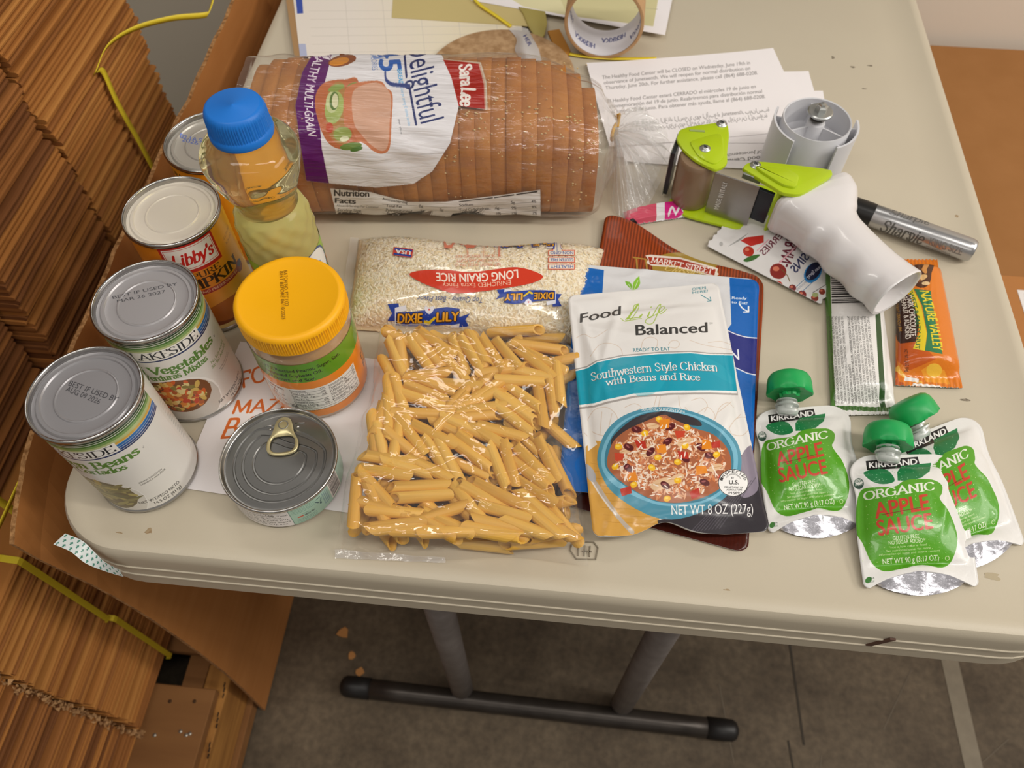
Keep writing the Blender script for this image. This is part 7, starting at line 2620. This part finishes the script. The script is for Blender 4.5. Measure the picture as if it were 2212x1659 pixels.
def screw(px, py, z, r_=.0036, parent=gun):
    c = spot(px, py, z)
    V, Fs = lathe([(r_ * 1.45, -.0002), (r_ * 1.4, .0006), (r_, .0008), (r_ * .95, .0018), (r_ * .6, .0024), (.0002, .0025)], 20, c)
    V2, F2 = box((c[0], c[1], c[2] + .0026), (r_ * 1.2, r_ * .28, .0007), .6)
    V3, F3 = box((c[0], c[1], c[2] + .0026), (r_ * 1.2, r_ * .28, .0007), .6 + PI / 2)
    s_ = obj('screw', V, Fs, zinc, parent)
    obj('cross_slot', *join([(V2, F2), (V3, F3)]), flat('55585a', .5, .5), s_, smooth=False)


screw(1559, 268, ZT)
screw(1523, 321, ZT + .0012)
c = spot(1506, 283, ZT)
obj('slot', *box((c[0], c[1], ZT + .0001), (.014, .0026, .0008), -.02), flat('9fae6a', .4), gun, smooth=False)
# roller
rcn = np.array(spot(1512, 336, .057))
V, Fs = lathe([(.004, .0045), (.0172, .0045), (.0184, .006), (.0187, .012), (.0187, .050), (.0184, .0535), (.0175, .0555), (.017, .0560), (.004, .0565)], 48, (rcn[0], rcn[1], 0), cap0=True, cap1=True)
sharp(obj('roller', V, Fs, rub, gun), 40)
V, Fs = lathe([(.0035, .0042), (.0035, .0575)], 16, (rcn[0], rcn[1], 0))
obj('roller_axle', V, Fs, zinc, gun)


def vplate(name, pxa, za, pxb, zb, z0, z1, t, m, parent=gun, push=0.0):
    a_, b_ = np.array(spot(*pxa, za)[:2]), np.array(spot(*pxb, zb)[:2])
    d = (b_ - a_) / np.linalg.norm(b_ - a_)
    a_, b_ = a_ + np.array([-d[1], d[0]]) * push, b_ + np.array([-d[1], d[0]]) * push
    c_ = (a_ + b_) / 2
    return obj(name, *box((c_[0], c_[1], (z0 + z1) / 2), (np.linalg.norm(b_ - a_), t, z1 - z0), math.atan2(d[1], d[0]), .0004), m, parent, smooth=False), a_, b_, d


sh_, a_, b_, d = vplate('tape_shield', (1545, 372), .055, (1642, 403), .055, .006, .055, .0012, mat('steel_sheet', '9a9694', .32, .95, bump=(30, .1, .001)))
# stamped lettering on the shield
nn = np.array([d[1], -d[0]])
mid = (a_ + b_) / 2 + nn * .0009
L2 = np.linalg.norm(b_ - a_)
G = np.array([[np.array([*(mid + d * s_), z_]) for s_ in np.linspace(-L2 / 2, L2 / 2, 8)] for z_ in np.linspace(.054, .007, 8)])
a = Art(L2, .047, 6000, '9a9694', 0.0, xf=Unwrap(G, L2, .047))
a.text('MADE IN ITALY', (1552, 452), (1572, 394), (1541, 451), 'dcdad8', .05)
uu, vv = np.meshgrid(np.linspace(0, 1, 8), np.linspace(1, 0, 8))
obj('stamped_lettering', G.reshape(-1, 3), grid_faces(8, 8), inkmat('stamp', a.image('stamp_print'), .4), sh_, uv=np.stack([uu, vv], -1).reshape(-1, 2))
vplate('shield_fold', (1606, 372), .056, (1645, 386), .056, .050, .056, .003, zinc)
vplate('brake_pad', (1636, 404), .050, (1674, 419), .050, .014, .050, .004, mat('dark_pad', '171b26', .3))
# saw blade
bl_, a_, b_, d = vplate('blade', (1464, 292), .057, (1449, 330), .057, .004, .057, .0008, zinc)
nn = np.array([d[1], -d[0]])
if nn @ (np.array([*rcn[:2]]) - a_) > 0:
    nn = -nn
obj('blade_holder', *box((*((a_ + b_) / 2 - nn * .0022), .0305), (np.linalg.norm(b_ - a_) * .9, .0036, .050), math.atan2(d[1], d[0])), flat('26272a', .4), gun, smooth=False)
parts = []
for k in range(17):
    z_ = .005 + k * .0031
    e_ = a_ - d * .0008
    q = np.array([[*(e_ + nn * .0004), z_], [*(e_ + nn * .0004), z_ + .003], [*(e_ - d * .0030 + nn * .001), z_ + .0015], [*(e_ - nn * .0006), z_ + .0015]])
    parts.append((q, [(0, 1, 2), (1, 3, 2), (3, 0, 2), (0, 3, 1)]))
obj('teeth', *join(parts), flat('2b2b2c', .35, .6), bl_, smooth=False)
# arm over the handle
arm = rounded([(1604, 362), (1612, 352), (1640, 347), (1758, 360), (1797, 366), (1800, 378), (1735, 418), (1718, 420), (1690, 416), (1668, 402), (1612, 368)], ZT - .002, 4, .25)
sharp(obj('top_arm', *prism(arm, ZT - .0055, ZT - .002, .0012), lime, gun), 35)
arm2 = rounded([(1628, 358), (1700, 366), (1728, 382), (1720, 408), (1690, 402), (1640, 370)], ZT - .001, 4, .3)
sharp(obj('pressed_relief', *prism(arm2, ZT - .004, ZT + .0008, .0016), lime, gun), 35)
screw(1632, 357, ZT - .002)
fl, a_, b_, d = vplate('side_flange', (1654, 507), .004, (1772, 385), .056, .002, .0565, .0026, lime, push=.0035)
# white moulded handle: lofted along the grip
HS_ = [((1743, 433), 0.0305, .0405, .0215), ((1750, 440), 0.0310, .0412, .0232), ((1759, 452), 0.0315, .0398, .0240), ((1770, 471), 0.0320, .0335, .0238), ((1783, 491), 0.0325, .0282, .0232), ((1801, 511), 0.0330, .0260, .0226), ((1826, 536), 0.0340, .0250, .0222), ((1856, 564), 0.0353, .0243, .0218), ((1886, 591), 0.0363, .0240, .0216), ((1914, 614), 0.0370, .0245, .0216), ((1936, 632), 0.0375, .0255, .0222)]
ctr = np.array([spot(*p, z_) for p, z_, _, _ in HS_])
ks = np.linspace(0, len(ctr) - 1, 70)
cp_ = smooth_path(ctr, 8)
cp_ = np.stack([np.interp(ks * 8, np.arange(len(cp_)), cp_[:, k]) for k in range(3)], 1)
aa = np.interp(ks, range(len(HS_)), [q[2] for q in HS_])
bb = np.interp(ks, range(len(HS_)), [q[3] for q in HS_])
T = np.gradient(cp_, axis=0)
T[:, 2] = 0
T /= np.linalg.norm(T, axis=1)[:, None]
# blend the cutting direction so the head stays square to the flange
nfl = np.array([*(np.array([d[1], -d[0]])), 0])
if nfl @ T[0] < 0:
    nfl = -nfl
wgt = np.clip(1 - ks / 3.5, 0, 1)[:, None]
T = T * (1 - wgt) + nfl * wgt
T /= np.linalg.norm(T, axis=1)[:, None]
NS = 40


def hsec(i, sc=1.0):
    s_ = np.cross(T[i], (0, 0, 1.0))
    out = []
    ex = np.interp(ks[i], [0, 3, 5], [6.5, 3.4, 2.3])
    for j in range(NS):
        t = 2 * PI * j / NS
        c_, q_ = math.cos(t), math.sin(t)
        x = math.copysign(abs(c_) ** (2 / ex), c_)
        y = math.copysign(abs(q_) ** (2 / ex), q_)
        fing = 0
        if x > 0:   # finger side
            fing = .0022 * math.sin((ks[i] - 4.2) * 2 * PI / 1.75) * np.clip((ks[i] - 4.0) / .8, 0, 1) * np.clip((9.6 - ks[i]) / .8, 0, 1) * x
        out.append(cp_[i] + s_ * (x * (aa[i] + fing) * sc) + np.array((0, 0, 1)) * y * bb[i] * sc)
    return out


V = []
i0 = 0
V += [np.array(p) + (cp_[0] - p) * .12 - nfl * .0015 for p in hsec(0)]
for i in range(70):
    V += hsec(i)
nrows = 71
V += [p + T[-1] * .0012 for p in map(np.array, hsec(69, .97))]
V += [p + T[-1] * .0006 for p in map(np.array, hsec(69, .88))]
V += hsec(66, .84)
V += hsec(58, .80)
nrows += 4
Fs = [tuple(range(NS))]
for i in range(nrows - 1):
    for j in range(NS):
        q = (j + 1) % NS
        Fs.append((i * NS + j, (i + 1) * NS + j, (i + 1) * NS + q, i * NS + q))
Fs.append(tuple((nrows - 1) * NS + j for j in range(NS))[::-1])
hd = sharp(obj('handle', V, Fs, whitep, gun), 60)
# tape drum
DC = np.array(spot(1766, 257, .060)[:2])
DR = .0322
V, Fs = lathe([(DR - .0016, .0595), (DR - .0004, .06), (DR, .0595), (DR, .008), (DR - .002, .007), (DR - .002, .0085), (DR - .0016, .0595)], 72, (*DC, 0))
drum = sharp(obj('drum', V, Fs, hubp, gun), 40)
V, Fs = lathe([(.004, .034), (DR - .0018, .034)], 48, (*DC, 0))
obj('drum_floor', V, Fs, hubp, drum)
for t in (205, 325, 90):
    c_, s_ = math.cos(math.radians(t)), math.sin(math.radians(t))
    obj('rib', *box((DC[0] + c_ * DR * .52, DC[1] + s_ * DR * .52, .0435), (DR * .9, .0016, .021), math.radians(t)), hubp, drum, smooth=False)
V, Fs = lathe([(.0085, .034), (.0085, .056), (.0075, .0575), (.003, .0575)], 28, (*DC, 0), cap1=True)
obj('hub_post', V, Fs, hubp, drum)
for t0, t1 in ((152, 232), (-68, 8)):
    t = np.radians(np.linspace(t0, t1, 14))
    R0, R1 = DR + .0058, DR + .0076
    V, Fs = [], []
    for q in t:
        for r_, z_ in ((R0, .006), (R1, .006), (R1, .0575), (R0, .0575)):
            V.append((DC[0] + r_ * math.cos(q), DC[1] + r_ * math.sin(q), z_))
    for i in range(13):
        for j in range(4):
            k = (j + 1) % 4
            Fs.append((i * 4 + j, i * 4 + 4 + j, i * 4 + 4 + k, i * 4 + k))
    Fs += [(0, 1, 2, 3), tuple(52 + j for j in (3, 2, 1, 0))]
    sharp(obj('guard_fin', V, Fs, hubp, drum), 40)
    for q in (t[2], t[-3]):
        obj('fin_web', *box((DC[0] + (DR + .003) * math.cos(q), DC[1] + (DR + .003) * math.sin(q), .03), (.0062, .0014, .046), q), hubp, drum, smooth=False)
# bolt with spring and washers standing on the hub
bz = .0575
sp = [(DC[0] + .0062 * math.cos(t), DC[1] + .0062 * math.sin(t), bz + .0012 + .0075 * t / (2 * PI * 2.5)) for t in np.linspace(0, 2 * PI * 2.5, 60)]
obj('spring', *tube(sp, .0011, 8), flat('6a6864', .35, .8), drum)
V, Fs = lathe([(.0045, bz + .0085), (.0108, bz + .0088), (.0118, bz + .0098), (.0118, bz + .0112), (.0108, bz + .0122), (.0045, bz + .0124)], 36, (*DC, 0), cap0=True, cap1=True)
sharp(obj('washer', V, Fs, zinc, drum), 35)
V, Fs = lathe([(.0058, bz + .0122), (.0058, bz + .0165), (.0046, bz + .0178), (.0036, bz + .018), (.003, bz + .0195), (.0004, bz + .0198)], 6, (*DC, 0), cap1=True)
obj('nut', V, Fs, zinc, drum, smooth=False)

# clear tape with arrows stuck over the table corner
cp = [(132, 1160), (160, 1172), (195, 1192), (232, 1212), (268, 1229)]
S0 = np.array([spot(138, 1163, .0012), spot(158, 1176, .0012), spot(178, 1189, .0013)])
root_pts = np.array([spot(128, 1164, .001), spot(165, 1178, .001), spot(200, 1196, -.003), spot(235, 1214, -.014), spot(268, 1230, -.024)])
wv = np.array([[.004, .007, .0], [.004, .007, .0], [.0035, .0065, .0035], [.002, .003, .0085], [.001, .0012, .009]])
root_pts[:, :2] += np.array([[0, 0], [0, -.0005], [-.0012, -.0028], [-.0012, -.0038], [-.0008, -.0032]])
a = Art(.066, .0125, 5000, 'dfe6e4', .93)
for i in range(11):
    for j in range(3):
        x, y = .003 + i * .0060 + (j % 2) * .003, .0022 + j * .0042
        a.poly([(x - .0015, y), (x, y + .0017), (x + .0015, y), (x + .0006, y), (x + .0006, y - .0016), (x - .0006, y - .0016), (x - .0006, y)], '4f8a78')
lo = smooth_path(root_pts - wv * .65, 8)
hi = smooth_path(root_pts + wv * .65, 8)
G = np.stack([hi, lo])
uu, vv = np.meshgrid(np.linspace(0, 1, G.shape[1]), np.array([1.0, 0.0]))
tag(obj('arrow_tape', G.reshape(-1, 3), grid_faces(2, G.shape[1]), printmat('arrow_tape', a.image('arrow_print'), .25), base=G[0, 8], uv=np.stack([uu, vv], -1).reshape(-1, 2)), 'strip of white tape with green arrows stuck on the near left table corner', 'tape')
bpy.data.objects.remove(_to)
